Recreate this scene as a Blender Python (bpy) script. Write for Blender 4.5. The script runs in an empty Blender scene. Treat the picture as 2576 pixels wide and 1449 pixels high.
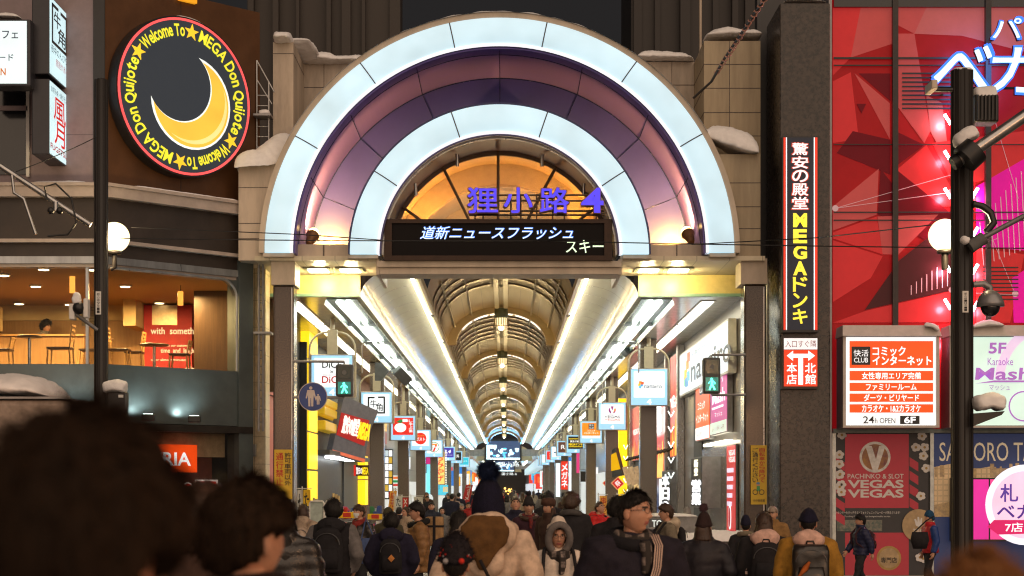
import bpy, bmesh, math, random
import numpy as np
from mathutils import Vector, Matrix
random.seed(7)
rng = np.random.default_rng(7)
SC = bpy.context.scene
COL = SC.collection
PI = math.pi
# ------------------------------------------------------------------ camera, world, sun, exposure
F, CX, HY, CAMH = 4370.0, 1272.0, 1226.0, 1.95      # measured in a 2576 px wide copy of the photograph
cam_d = bpy.data.cameras.new('camera')
cam = bpy.data.objects.new('camera', cam_d)
COL.objects.link(cam)
cam.location = (0, 0, CAMH)
cam.rotation_euler = (PI / 2, 0, 0)
cam_d.sensor_width = 36
cam_d.lens = F / 2576 * 36
cam_d.shift_x = (1288 - CX) / 2576
cam_d.shift_y = (HY - 724.5) / 2576
cam_d.clip_start = 0.1
cam_d.clip_end = 3000
cam_d.dof.use_dof = True
cam_d.dof.focus_distance = 25.0
cam_d.dof.aperture_fstop = 3.8
SC.camera = cam
SC.cycles.use_denoising = True
SC.cycles.filter_width = 1.15
SC.cycles.max_bounces = 6
SC.cycles.diffuse_bounces = 3
SC.cycles.glossy_bounces = 3
SC.cycles.transmission_bounces = 4
SC.cycles.sample_clamp_indirect = 4
SC.cycles.caustics_reflective = False
SC.cycles.caustics_refractive = False
world = bpy.data.worlds.new('World')
SC.world = world
world.use_nodes = True
bg = world.node_tree.nodes['Background']
sky = world.node_tree.nodes.new('ShaderNodeTexSky')
sky.sky_type = 'NISHITA'
sky.sun_disc = False
sky.sun_elevation = math.radians(-4)
sky.sun_rotation = math.radians(180)
mixw = world.node_tree.nodes.new('ShaderNodeMix')
mixw.data_type = 'RGBA'
mixw.inputs[0].default_value = 0.96
world.node_tree.links.new(sky.outputs[0], mixw.inputs[6])
mixw.inputs[7].default_value = (0.205, 0.19, 0.19, 1)     # overcast city glow
world.node_tree.links.new(mixw.outputs[2], bg.inputs[0])
bg.inputs[1].default_value = 0.10
sun_d = bpy.data.lights.new('sun', 'SUN')
sun_d.energy = 2.15                                       # what the bright avenue behind the camera and the low cloud send back
sun_d.angle = math.radians(95)
sun_d.color = (1.0, 0.74, 0.54)
sun = bpy.data.objects.new('sun', sun_d)
COL.objects.link(sun)
sun.rotation_euler = (math.radians(62), 0, math.radians(18))
SC.view_settings.view_transform = 'Standard'
SC.view_settings.look = 'None'
SC.view_settings.exposure = 0
SC.view_settings.gamma = 1
# ------------------------------------------------------------------ helpers
def P(px, py, Y):
    return Vector(((px - CX) / F * Y, Y, CAMH + (HY - py) / F * Y))
def X(px, Y): return (px - CX) / F * Y
def Z(py, Y): return CAMH + (HY - py) / F * Y
def lin(c):
    if isinstance(c, str):
        c = c.lstrip('#')
        c = [int(c[i:i + 2], 16) / 255 for i in (0, 2, 4)]
        return tuple(v / 12.92 if v <= 0.04045 else ((v + 0.055) / 1.055) ** 2.4 for v in c)
    return tuple(c)
MATS = {}
def mat(name, col, rough=0.6, metal=0.0, var=0.18, scale=6.0, bump=0.0, bscale=None, emit=None, es=0.0, col2=None,
        seam=None, alpha=1.0, spec=0.5, trans=0.0, stretch=None, coat=0.0, evar=0.0, escale=1.2):
    key = name
    if key in MATS: return MATS[key]
    m = bpy.data.materials.new(name)
    m.use_nodes = True
    nt = m.node_tree
    b = nt.nodes['Principled BSDF']
    N, L = nt.nodes.new, nt.links.new
    c = lin(col)
    b.inputs['Roughness'].default_value = rough
    b.inputs['Metallic'].default_value = metal
    b.inputs['Specular IOR Level'].default_value = spec
    b.inputs['Coat Weight'].default_value = coat
    if trans: b.inputs['Transmission Weight'].default_value = trans
    if alpha < 1: b.inputs['Alpha'].default_value = alpha
    b.inputs['Base Color'].default_value = (*c, 1)
    tc = None
    if var or bump or col2 or seam:
        tc = N('ShaderNodeTexCoord')
        vec = tc.outputs['Object']
        if stretch:
            mp = N('ShaderNodeMapping'); mp.inputs['Scale'].default_value = stretch
            L(vec, mp.inputs[0]); vec = mp.outputs[0]
    out = None
    if var or col2:
        n = N('ShaderNodeTexNoise'); n.inputs['Scale'].default_value = scale; n.inputs['Detail'].default_value = 6
        n.inputs['Roughness'].default_value = 0.65
        L(vec, n.inputs['Vector'])
        r = N('ShaderNodeValToRGB')
        e = r.color_ramp.elements
        lo = tuple(v * (1 - var) for v in c) if not col2 else lin(col2)
        hi = tuple(min(1, v * (1 + var)) for v in c) if not col2 else c
        e[0].position, e[1].position = 0.35, 0.65
        e[0].color, e[1].color = (*lo, 1), (*hi, 1)
        L(n.outputs['Fac'], r.inputs[0])
        out = r.outputs[0]
        rr = N('ShaderNodeMapRange'); rr.inputs[3].default_value = max(0.03, rough - 0.08); rr.inputs[4].default_value = min(1, rough + 0.08)
        L(n.outputs['Fac'], rr.inputs[0]); L(rr.outputs[0], b.inputs['Roughness'])
    hgt = None
    if bump:
        n2 = N('ShaderNodeTexNoise'); n2.inputs['Scale'].default_value = bscale or scale * 4; n2.inputs['Detail'].default_value = 4
        L(vec, n2.inputs['Vector']); hgt = n2.outputs['Fac']
        bp = N('ShaderNodeBump'); bp.inputs['Strength'].default_value = bump; bp.inputs['Distance'].default_value = 0.02
        L(hgt, bp.inputs['Height']); L(bp.outputs[0], b.inputs['Normal'])
    if seam:                                             # (axis, period, width, factor [, second axis, period])
        sp = N('ShaderNodeSeparateXYZ'); L(tc.outputs['Object'], sp.inputs[0])
        masks = []
        for k in range(0, len(seam) - 2, 2):
            ax, per = seam[2 + k], seam[3 + k]
            mo = N('ShaderNodeMath'); mo.operation = 'PINGPONG'; mo.inputs[1].default_value = per / 2
            L(sp.outputs[ax], mo.inputs[0])
            lt = N('ShaderNodeMath'); lt.operation = 'LESS_THAN'; lt.inputs[1].default_value = seam[0] / 2
            L(mo.outputs[0], lt.inputs[0]); masks.append(lt.outputs[0])
        mk = masks[0]
        for q in masks[1:]:
            mx = N('ShaderNodeMath'); mx.operation = 'MAXIMUM'; L(mk, mx.inputs[0]); L(q, mx.inputs[1]); mk = mx.outputs[0]
        mi = N('ShaderNodeMix'); mi.data_type = 'RGBA'
        L(mk, mi.inputs[0])
        if out is None: mi.inputs[6].default_value = (*c, 1)
        else: L(out, mi.inputs[6])
        mi.inputs[7].default_value = (*[v * seam[1] for v in c], 1)
        out = mi.outputs[2]
    if out is not None: L(out, b.inputs['Base Color'])
    if emit is not None:
        b.inputs['Emission Color'].default_value = (*lin(emit), 1)
        b.inputs['Emission Strength'].default_value = es
        if evar:                                          # tubes behind acrylic never light it quite evenly
            t2 = N('ShaderNodeTexCoord'); n3 = N('ShaderNodeTexNoise'); n3.inputs['Scale'].default_value = escale; n3.inputs['Detail'].default_value = 3
            m3 = N('ShaderNodeMapRange'); m3.inputs[1].default_value = .3; m3.inputs[2].default_value = .7
            m3.inputs[3].default_value = es * (1 - evar); m3.inputs[4].default_value = es * (1 + evar)
            L(t2.outputs['Object'], n3.inputs['Vector']); L(n3.outputs['Fac'], m3.inputs[0]); L(m3.outputs[0], b.inputs['Emission Strength'])
    MATS[key] = m
    return m
def glow(col, s=1.0, name=None):
    nm = name or 'lit_' + (col.lstrip('#') if isinstance(col, str) else '%02x%02x%02x' % tuple(int(min(1, v) * 255) for v in col)) + '_%d' % round(s * 100)
    if nm in MATS: return MATS[nm]
    c = lin(col)
    m = mat(nm, tuple(min(1, v * 0.6) for v in c), rough=0.35, var=0, emit=c, es=s, evar=.10 if .5 < s < 1.3 else 0, escale=1.6)
    return m
def flat(col, rough=0.5, **k):
    nm = 'paint_' + col.lstrip('#') + '_%d' % round(rough * 100)
    return mat(nm, col, rough=rough, var=k.pop('var', 0.12), **k)
def wloc(o):
    v = Vector((0, 0, 0))
    while o is not None:
        v = v + o.location; o = o.parent
    return v
TXT = {}
def text_mesh(s, bold=0.0):
    k = (s, bold)
    if k in TXT: return TXT[k]
    cu = bpy.data.curves.new('t', 'FONT'); cu.body = s; cu.size = 1; cu.offset = bold; cu.resolution_u = 3
    o = bpy.data.objects.new('t', cu); COL.objects.link(o)
    bpy.context.view_layer.update()
    me = bpy.data.meshes.new_from_object(o.evaluated_get(bpy.context.evaluated_depsgraph_get()))
    vs = np.array([v.co[:2] for v in me.vertices]) if len(me.vertices) else np.zeros((0, 2))
    fs = [tuple(p.vertices) for p in me.polygons]
    bpy.data.objects.remove(o); bpy.data.curves.remove(cu); bpy.data.meshes.remove(me)
    if len(vs):
        lo, hi = vs.min(0), vs.max(0)
        vs = (vs - lo) / np.maximum(hi - lo, 1e-6)
        asp = (hi[0] - lo[0]) / max(hi[1] - lo[1], 1e-6)
    else: asp = 1
    TXT[k] = (vs, fs, asp)
    return TXT[k]
class Pl:
    """a plane with its own right, up and outward directions"""
    def __init__(s, O, R=(1, 0, 0), U=(0, 0, 1)):
        s.O, s.R, s.U = Vector(O), Vector(R).normalized(), Vector(U).normalized()
        s.N = s.R.cross(s.U)
    def w(s, u, v, n=0.0): return s.O + s.R * u + s.U * v + s.N * n
    def at(s, px, py):
        c = Vector((0, 0, CAMH)); d = Vector(((px - CX) / F, 1, (HY - py) / F))
        p = c + d * (s.N.dot(s.O - c) / s.N.dot(d))
        return ((p - s.O).dot(s.R), (p - s.O).dot(s.U))
    def pts(s, pp): return [s.at(*q) for q in pp]
def front(Y): return Pl((0, Y, CAMH))
class MB:
    def __init__(s): s.v, s.f, s.m, s.ms, s.sm = [], [], [], [], []
    def mi(s, m):
        if m not in s.ms: s.ms.append(m)
        return s.ms.index(m)
    def add(s, vs, fs, m, smooth=False):
        b = len(s.v); k = s.mi(m)
        s.v.extend([tuple(v) for v in vs])
        for f in fs:
            s.f.append(tuple(i + b for i in f)); s.m.append(k); s.sm.append(smooth)
        return s
    def box(s, x0, x1, y0, y1, z0, z1, m):
        return s.add([(x0, y0, z0), (x1, y0, z0), (x1, y1, z0), (x0, y1, z0), (x0, y0, z1), (x1, y0, z1), (x1, y1, z1), (x0, y1, z1)],
                     [(0, 3, 2, 1), (4, 5, 6, 7), (0, 1, 5, 4), (1, 2, 6, 5), (2, 3, 7, 6), (3, 0, 4, 7)], m)
    def bev(s, x0, x1, y0, y1, z0, z1, m, r=0.02):
        bm = bmesh.new(); bmesh.ops.create_cube(bm, size=1)
        for v in bm.verts: v.co = Vector(((x0 + x1) / 2 + v.co.x * (x1 - x0), (y0 + y1) / 2 + v.co.y * (y1 - y0), (z0 + z1) / 2 + v.co.z * (z1 - z0)))
        bmesh.ops.bevel(bm, geom=bm.edges[:], offset=r, segments=2, affect='EDGES', profile=0.5)
        bm.verts.index_update()
        s.add([v.co for v in bm.verts], [[v.index for v in f.verts] for f in bm.faces], m); bm.free(); return s
    def prism(s, pl, uv, n0, n1, m):
        a = sum(uv[i][0] * uv[(i + 1) % len(uv)][1] - uv[(i + 1) % len(uv)][0] * uv[i][1] for i in range(len(uv)))
        if a < 0: uv = uv[::-1]
        k = len(uv)
        vs = [pl.w(u, v, n0) for u, v in uv] + [pl.w(u, v, n1) for u, v in uv]
        fs = [tuple(range(k - 1, -1, -1)), tuple(range(k, 2 * k))] + [(i, (i + 1) % k, k + (i + 1) % k, k + i) for i in range(k)]
        return s.add(vs, fs, m)
    def rect(s, pl, u0, v0, u1, v1, n0, n1, m):
        return s.prism(pl, [(u0, v0), (u1, v0), (u1, v1), (u0, v1)], n0, n1, m)
    def prect(s, pl, px0, py0, px1, py1, n0, n1, m):
        (u0, v0), (u1, v1) = pl.at(px0, py1), pl.at(px1, py0)
        return s.rect(pl, u0, v0, u1, v1, n0, n1, m)
    def ppoly(s, pl, pp, n0, n1, m): return s.prism(pl, pl.pts(pp), n0, n1, m)
    def disc(s, pl, u, v, r, n0, n1, m, seg=32, rv=None, a0=0, a1=2 * PI):
        rv = rv or r
        return s.prism(pl, [(u + r * math.cos(a0 + (a1 - a0) * i / seg), v + rv * math.sin(a0 + (a1 - a0) * i / seg)) for i in range(seg)], n0, n1, m)
    def ring(s, pl, u, v, r0, r1, n0, n1, m, a0=0.0, a1=2 * PI, seg=48, back=True):
        vs, fs = [], []
        full = abs(a1 - a0 - 2 * PI) < 1e-6
        k = seg if full else seg + 1
        for i in range(k):
            a = a0 + (a1 - a0) * i / seg; c, q = math.cos(a), math.sin(a)
            vs += [pl.w(u + r0 * c, v + r0 * q, n0), pl.w(u + r1 * c, v + r1 * q, n0), pl.w(u + r1 * c, v + r1 * q, n1), pl.w(u + r0 * c, v + r0 * q, n1)]
        for i in range(seg):
            j = (i + 1) % k
            A, B = 4 * i, 4 * j
            fs += [(A + 1, B + 1, B + 2, A + 2), (A + 2, B + 2, B + 3, A + 3), (A + 3, B + 3, B, A)]
            if back: fs.append((A, B, B + 1, A + 1))
        if not full: fs += [(0, 1, 2, 3), (4 * seg + 3, 4 * seg + 2, 4 * seg + 1, 4 * seg)]
        return s.add(vs, fs, m)
    def text(s, pl, t, u0, v0, u1, v1, n0, n1, m, bold=0.0, shear=0.0, keep=False, align='c', vert=False):
        if vert:
            k = len(t); h = (v1 - v0) / k
            for i, ch in enumerate(t):
                if ch != ' ':
                    if ch == 'ー': s.rect(pl, (u0 + u1) / 2 - h * .07, v1 - (i + .92) * h, (u0 + u1) / 2 + h * .07, v1 - (i + .08) * h, n0, n1, m)
                    else: s.text(pl, ch, u0, v1 - (i + 0.94) * h, u1, v1 - (i + 0.06) * h, n0, n1, m, bold, shear)
            return s
        if bold > .004 and any(ord(ch) > 0x2fff for ch in t):   # thicken dense characters by small shifts
            cnt = 1 if not vert else len(t); hh = v1 - v0; d = bold * .55 * (hh if not keep else hh)
            lim = min(d, (u1 - u0) / max(1, len(t)) * .05)
            for k, (a, b) in enumerate(((-1, -1), (1, -1), (1, 1), (-1, 1), (0, 0))):
                s.text(pl, t, u0 + a * lim, v0 + b * lim, u1 + a * lim, v1 + b * lim, n0, n1 + k * .0003, m, 0.0, shear, keep, align)
            return s
        vs, fs, asp = text_mesh(t, bold)
        if not len(vs): return s
        w, h = u1 - u0, v1 - v0
        if keep:
            wn = h * asp
            if wn > w: hn = w / asp; v0 = v0 + (h - hn) / 2; h = hn; wn = w
            if align == 'c': u0 = u0 + (w - wn) / 2
            elif align == 'r': u0 = u1 - wn
            w = wn
        q = [pl.w(u0 + x * w + shear * y * h, v0 + y * h, n1) for x, y in vs]
        s.add(q, fs, m)
        if n1 - n0 > 0.012:                              # give raised letters their sides
            from collections import Counter
            e = Counter()
            for f in fs:
                for i in range(len(f)):
                    e[(f[i], f[(i + 1) % len(f)])] += 1
            lo = [pl.w(u0 + x * w + shear * y * h, v0 + y * h, n0) for x, y in vs]
            k = len(vs)
            s.add(q + lo, [(a, a + k, b + k, b) for (a, b) in e if (b, a) not in e], getattr(s, 'side', m))
        return s
    def ptext(s, pl, t, px0, py0, px1, py1, n0, n1, m, **k):
        (u0, v0), (u1, v1) = pl.at(px0, py1), pl.at(px1, py0)
        return s.text(pl, t, u0, v0, u1, v1, n0, n1, m, **k)
    def tube(s, pts, r, m, seg=8, cap=True, smooth=True):
        pts = [Vector(p) for p in pts]; rs = r if isinstance(r, (list, tuple)) else [r] * len(pts)
        vs, fs = [], []
        prev = None
        for i, p in enumerate(pts):
            d = (pts[min(i + 1, len(pts) - 1)] - pts[max(i - 1, 0)]).normalized()
            if prev is None:
                a = d.orthogonal().normalized()
            else:
                a = (prev - d * prev.dot(d))
                a = a.normalized() if a.length > 1e-6 else d.orthogonal().normalized()
            prev = a; b = d.cross(a)
            for k in range(seg):
                t = 2 * PI * k / seg
                vs.append(p + (a * math.cos(t) + b * math.sin(t)) * rs[i])
        for i in range(len(pts) - 1):
            for k in range(seg):
                fs.append((i * seg + k, i * seg + (k + 1) % seg, (i + 1) * seg + (k + 1) % seg, (i + 1) * seg + k))
        s.add(vs, fs, m, smooth)
        if cap:
            b = len(vs) - seg
            s.add(vs[:seg], [tuple(range(seg - 1, -1, -1))], m); s.add(vs[b:], [tuple(range(seg))], m)
        return s
    def lathe(s, c, prof, m, seg=20, axis='z', smooth=True):
        c = Vector(c); vs, fs = [], []
        for r, h in prof:
            for k in range(seg):
                t = 2 * PI * k / seg; a, b = r * math.cos(t), r * math.sin(t)
                vs.append(c + (Vector((a, b, h)) if axis == 'z' else Vector((a, h, b)) if axis == 'y' else Vector((h, a, b))))
        for i in range(len(prof) - 1):
            for k in range(seg):
                fs.append((i * seg + k, i * seg + (k + 1) % seg, (i + 1) * seg + (k + 1) % seg, (i + 1) * seg + k))
        fs.append(tuple(range(seg - 1, -1, -1))); fs.append(tuple((len(prof) - 1) * seg + k for k in range(seg)))
        return s.add(vs, fs, m, smooth)
    def ball(s, c, r, m, seg=16, rings=10, sq=(1, 1, 1)):
        c = Vector(c); vs = [c + Vector((0, 0, -r * sq[2]))]; fs = []
        for i in range(1, rings):
            a = PI * i / rings
            for k in range(seg):
                t = 2 * PI * k / seg
                vs.append(c + Vector((r * sq[0] * math.sin(a) * math.cos(t), r * sq[1] * math.sin(a) * math.sin(t), -r * sq[2] * math.cos(a))))
        vs.append(c + Vector((0, 0, r * sq[2])))
        for k in range(seg): fs.append((0, 1 + (k + 1) % seg, 1 + k))
        for i in range(rings - 2):
            for k in range(seg):
                fs.append((1 + i * seg + k, 1 + i * seg + (k + 1) % seg, 1 + (i + 1) * seg + (k + 1) % seg, 1 + (i + 1) * seg + k))
        e = 1 + (rings - 2) * seg; n = len(vs) - 1
        for k in range(seg): fs.append((e + k, e + (k + 1) % seg, n))
        return s.add(vs, fs, m, True)
    def loft(s, rings, m, seg=20, smooth=True):
        """rings: (centre, rx, ry[, turn about z]); closed at both ends"""
        vs, fs = [], []
        for rg in rings:
            c, rx, ry = Vector(rg[0]), rg[1], rg[2]
            tw = rg[3] if len(rg) > 3 else 0
            for k in range(seg):
                t = 2 * PI * k / seg
                x, y = rx * math.cos(t), ry * math.sin(t)
                vs.append(c + Vector((x * math.cos(tw) - y * math.sin(tw), x * math.sin(tw) + y * math.cos(tw), 0)))
        for i in range(len(rings) - 1):
            for k in range(seg):
                fs.append((i * seg + k, i * seg + (k + 1) % seg, (i + 1) * seg + (k + 1) % seg, (i + 1) * seg + k))
        fs.append(tuple(range(seg - 1, -1, -1))); fs.append(tuple((len(rings) - 1) * seg + k for k in range(seg)))
        return s.add(vs, fs, m, smooth)
    def build(s, name, parent=None, fix=False):
        me = bpy.data.meshes.new(name)
        off = wloc(parent) if parent else Vector((0, 0, 0))
        me.from_pydata([(v[0] - off.x, v[1] - off.y, v[2] - off.z) for v in s.v], [], s.f)
        for m in s.ms: me.materials.append(m)
        me.polygons.foreach_set('material_index', s.m)
        me.polygons.foreach_set('use_smooth', s.sm)
        if fix:
            bm = bmesh.new(); bm.from_mesh(me); bmesh.ops.recalc_face_normals(bm, faces=bm.faces[:]); bm.to_mesh(me); bm.free()
        me.update()
        o = bpy.data.objects.new(name, me); COL.objects.link(o)
        if parent: o.parent = parent
        return o
def build_split(mb, name, parent=None):
    """each loose piece of the mesh becomes an object of its own"""
    par = list(range(len(mb.v)))
    def find(i):
        while par[i] != i: par[i] = par[par[i]]; i = par[i]
        return i
    for f in mb.f:
        for a in f[1:]: par[find(a)] = find(f[0])
    groups = {}
    for j, f in enumerate(mb.f): groups.setdefault(find(f[0]), []).append(j)
    out = []
    for js in groups.values():
        q = MB(); mp = {}
        for j in js:
            k = q.mi(mb.ms[mb.m[j]]); f = []
            for i in mb.f[j]:
                if i not in mp: mp[i] = len(q.v); q.v.append(mb.v[i])
                f.append(mp[i])
            q.f.append(tuple(f)); q.m.append(k); q.sm.append(mb.sm[j])
        out.append(q.build(name, parent))
    return out
def thing(name, label, cat, loc=(0, 0, 0), group=None):
    o = bpy.data.objects.new(name, None); COL.objects.link(o)
    o.location = loc; o.empty_display_size = 0.2
    o['label'] = label; o['category'] = cat
    if group: o['group'] = group
    return o
def tag(o, label, cat, group=None):
    o['label'] = label; o['category'] = cat
    if group: o['group'] = group
    return o
def struct(o, kind='structure'):
    o['kind'] = kind
    return o
def copy_tree(o, loc=None, label=None, parent=None):
    c = o.copy(); COL.objects.link(c)
    if parent is not None: c.parent = parent
    if loc is not None: c.location = loc
    if label: c['label'] = label
    for ch in list(o.children): copy_tree(ch, parent=c)
    return c
def snow_blob(name, label, pts, h=0.12, w=0.2, seed=0, res=0.09, drop=0.0):
    """snow lying along a path; a lumpy half-round bank with a soft, drooping edge"""
    rnd = random.Random(seed); q = [Vector(p) for p in pts]
    path = []
    for a, b in zip(q, q[1:]):
        k = max(1, int((b - a).length / res))
        path += [a.lerp(b, i / k) for i in range(k)]
    path.append(q[-1])
    mb = MB(); seg = 12; vs, fs = [], []
    n = len(path); nz = [rnd.uniform(-1, 1) for _ in range(n + 8)]
    nz = [sum(nz[i:i + 5]) / 3 for i in range(n)]
    for i, p in enumerate(path):
        d = (path[min(i + 1, n - 1)] - path[max(i - 1, 0)]); d.normalize()
        side = Vector((0, 0, 1)).cross(d)
        if side.length < 0.2: side = Vector((0, -1, 0))
        side.normalize(); up = d.cross(side) * 1.0
        if up.z < 0: up = -up
        e = min(1.0, min(i, n - 1 - i) / 2.5) ** 0.5 if n > 5 else 1
        e = max(e, 0.15)
        for k in range(seg):
            t = 2 * PI * k / seg; c, sn = math.cos(t), math.sin(t)
            hh = h * (1 + 0.28 * nz[i]) * e
            v = p + side * (w * c * (1 + .06 * nz[i]) * (0.9 + .1 * e)) + up * (hh * sn if sn > 0 else 0.25 * hh * sn) + Vector((0, 0, -drop * abs(c) ** 3))
            vs.append(v)
    for i in range(n - 1):
        for k in range(seg): fs.append((i * seg + k, i * seg + (k + 1) % seg, (i + 1) * seg + (k + 1) % seg, (i + 1) * seg + k))
    fs += [tuple(range(seg - 1, -1, -1)), tuple((n - 1) * seg + k for k in range(seg))]
    mb.add(vs, fs, M_SNOW, True)
    o = mb.build(name, fix=True)
    sub = o.modifiers.new('s', 'SUBSURF'); sub.levels = 2; sub.render_levels = 2
    tx = bpy.data.textures.get('snow_lumps') or bpy.data.textures.new('snow_lumps', 'CLOUDS'); tx.noise_scale = .11; tx.noise_depth = 3
    dp = o.modifiers.new('d', 'DISPLACE'); dp.texture = tx; dp.strength = min(.05, h * .3); dp.mid_level = .5; dp.texture_coords = 'GLOBAL'
    o['label'] = label; o['category'] = 'snow'; o['kind'] = 'stuff'
    return o
M_SNOW = mat('snow', (0.80, 0.79, 0.80), rough=0.75, var=0.05, scale=9, bump=0.25, bscale=30)
M_CREAM = mat('cream_panel', (0.50, 0.42, 0.33), rough=0.45, var=0.20, scale=1.3, stretch=(1, 1, 0.35))
M_BLACK = mat('black_metal', (0.012, 0.012, 0.013), rough=0.4, var=0.2)
M_DARK = mat('dark_bronze_metal', (0.03, 0.026, 0.024), rough=0.35, metal=0.4, var=0.2)
M_STEEL = mat('steel', (0.42, 0.42, 0.42), rough=0.28, metal=0.9, var=0.15, scale=3, stretch=(1, 1, .2))
M_GREY = mat('grey_metal', (0.25, 0.25, 0.26), rough=0.4, metal=0.5, var=0.15)
M_GRANITE = mat('brown_granite', (0.27, 0.21, 0.17), rough=0.28, col2=(0.10, 0.078, 0.065), scale=40, spec=0.5)
M_DGRANITE = mat('dark_granite', (0.062, 0.046, 0.038), rough=0.28, col2=(0.007, 0.006, 0.006), scale=11, seam=(0.012, 0.4, 2, 1.55))
M_WHITE = mat('white_paint', (0.72, 0.71, 0.68), rough=0.4, var=0.06)
M_GLASSD = mat('dark_glass', (0.012, 0.013, 0.016), rough=0.06, var=0.1, spec=0.6)
# ------------------------------------------------------------------ ground
def ground_z(Y): return 0.10 * math.exp(-((Y - 11) / 6.0) ** 2)
M_ROAD = mat('wet_asphalt', (0.055, 0.055, 0.058), rough=0.35, var=0.3, scale=0.7, bump=0.2, bscale=25)
M_PAVE = mat('snowy_paving', (0.46, 0.45, 0.44), rough=0.55, col2=(0.22, 0.21, 0.205), scale=0.9, bump=0.25, bscale=14, seam=(0.012, 0.7, 0, 0.6, 1, 0.6))
mb = MB(); ys = [-60, -20, 0, 4.9, 6, 7.5, 9, 11, 13, 15, 18, 22, 28, 34.0, 420, 900]
for a, b in zip(ys, ys[1:]):
    za, zb = ground_z(a) if 5 < a < 30 else 0, ground_z(b) if 5 < b < 30 else 0
    mb.add([(-300, a, za), (300, a, za), (300, b, zb), (-300, b, zb)], [(0, 1, 2, 3)], M_ROAD)
struct(mb.build('ground'))
mb = MB(); mb.box(-60, 60, 33.5, 420, -0.3, 0.02, M_PAVE); struct(mb.build('arcade_pavement'))
mb = MB(); mb.box(-60, 60, -12, 4.8, -0.3, 0.15, M_PAVE); struct(mb.build('near_pavement'))
# zebra crossing
mb = MB()
M_STRIPE = mat('worn_white_paint', (0.62, 0.61, 0.6), rough=0.6, var=0.3, scale=3)
for i in range(18):
    x = -7.6 + i * 0.9
    n = 14
    for k in range(n):
        a, b = 6 + (32 - 6) * k / n, 6 + (32 - 6) * (k + 1) / n
        za, zb = max(ground_z(a), 0) + .008, max(ground_z(b), 0) + .008
        mb.add([(x, a, za), (x + .45, a, za), (x + .45, b, zb), (x, b, zb)], [(0, 1, 2, 3)], M_STRIPE)
struct(mb.build('crossing_stripes'))
# ------------------------------------------------------------------ arcade gate
GY = 38.0
GS = GY / F
g0 = front(GY)
gate = thing('arcade_gate', 'cream panelled arcade gateway with two glowing white half-round arches', 'gateway', (X(1256.5, GY), GY, 0))
CU, CV = g0.at(1256.5, 638)
M_PURPLE = mat('purple_panel', (0.135, 0.092, 0.42), rough=0.32, var=0.10, scale=1.1)
M_INDIGO = mat('indigo_panel', (0.040, 0.040, 0.30), rough=0.32, var=0.10, scale=1.1)
M_NAVY = mat('navy_panel', (0.040, 0.036, 0.13), rough=0.30, var=0.12, scale=1.2)
M_NAVYT = mat('navy_trim', (0.012, 0.02, 0.10), rough=0.25, var=0.1)
M_ARCH = mat('backlit_acrylic', (0.45, 0.55, 0.6), rough=0.25, var=0.0, emit=(0.42, 0.63, 0.73), es=1.0, evar=.16, escale=.9)
M_LIP = mat('backlit_lip', (0.7, 0.7, 0.72), rough=0.3, var=0.0, emit=(0.80, 0.80, 0.86), es=1.0)
M_SEAM = mat('seam_rust', (0.10, 0.08, 0.07), rough=0.7, var=0.3)
def arch_light(name, cv, r0, r1, lip, angs, nf):
    # acrylic box sign bent into a half ring, gently bowed forward
    mb = MB(); seg, K = 96, 5; vs, fs = [], []
    for i in range(seg + 1):
        a = PI * i / seg
        for k in range(K + 1):
            t = k / K; r = r0 + (r1 - r0) * t
            vs.append(g0.w(CU + r * math.cos(a), cv + r * math.sin(a), nf + 0.05 * math.sin(PI * t)))
    for i in range(seg):
        for k in range(K):
            A = i * (K + 1) + k
            fs.append((A, A + 1, A + K + 2, A + K + 1))
    mb.add(vs, fs, M_ARCH, True)
    mb.ring(g0, CU, cv, r0, r1, nf - 0.25, nf - 0.003, M_ARCH, 0, PI, 96)
    o = mb.build(name, gate)
    mb = MB(); mb.ring(g0, CU, cv, r0 - lip, r0 - 0.004, nf - 0.30, nf + 0.03, M_LIP, 0, PI, 96); build_split(mb, 'arch_lip', o)
    mb = MB()
    for a in angs:
        a = math.radians(a); c, q = math.cos(a), math.sin(a)
        pts = []
        for k in range(K + 1):
            t = k / K; r = r0 - lip * .9 + (r1 + 0.005 - r0 + lip * .9) * t
            pts.append(g0.w(CU + r * c, cv + r * q, nf + 0.05 * math.sin(PI * t) + 0.004))
        mb.tube(pts, 0.014, M_SEAM, 5)
    mb.build('arch_seam', o)
    return o
R_OUT0, R_OUT1 = 524 * GS, 588 * GS
arch_light('outer_arch_light', CV, R_OUT0, R_OUT1, 0.06, (30.3, 54.3, 78.3, 102.3, 126.3, 150.3), 0.18)
CV2 = g0.at(0, 642)[1]
R_IN0, R_IN1 = 307 * GS, 374 * GS
arch_light('inner_arch_light', CV2, R_IN0, R_IN1, 0.055, (33.5, 71.2, 108.8, 146.5), 0.22)
BACK = 2.6
mb = MB()
mb.ring(g0, CU, CV, R_OUT0 - 0.10, R_OUT0 - 0.065, -BACK, 0.10, M_PURPLE, 0, PI, 96)        # soffit of the outer arch
mb.build('purple_soffit', gate)
mb = MB(); mb.ring(g0, CU, CV, R_OUT0 - 0.064, R_OUT0 - 0.012, -0.2, 0.16, M_NAVYT, 0, PI, 96); mb.build('navy_trim', gate)
mb = MB(); mb.ring(g0, CU, CV, R_OUT0 - 0.06, R_OUT1 + 0.16, -BACK - .1, -0.12, M_CREAM, 0, PI, 96)
mb.ring(g0, CU, CV, R_OUT1 + 0.008, R_OUT1 + 0.13, -0.10, 0.16, M_CREAM, 0, PI, 96); mb.build('arch_shell', gate)
mb = MB(); mb.ring(g0, CU, CV, R_IN1 - .1, R_OUT0 - 0.07, -BACK - 0.12, -BACK, M_INDIGO, 0, PI, 96); mb.build('purple_back_panel', gate)
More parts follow.
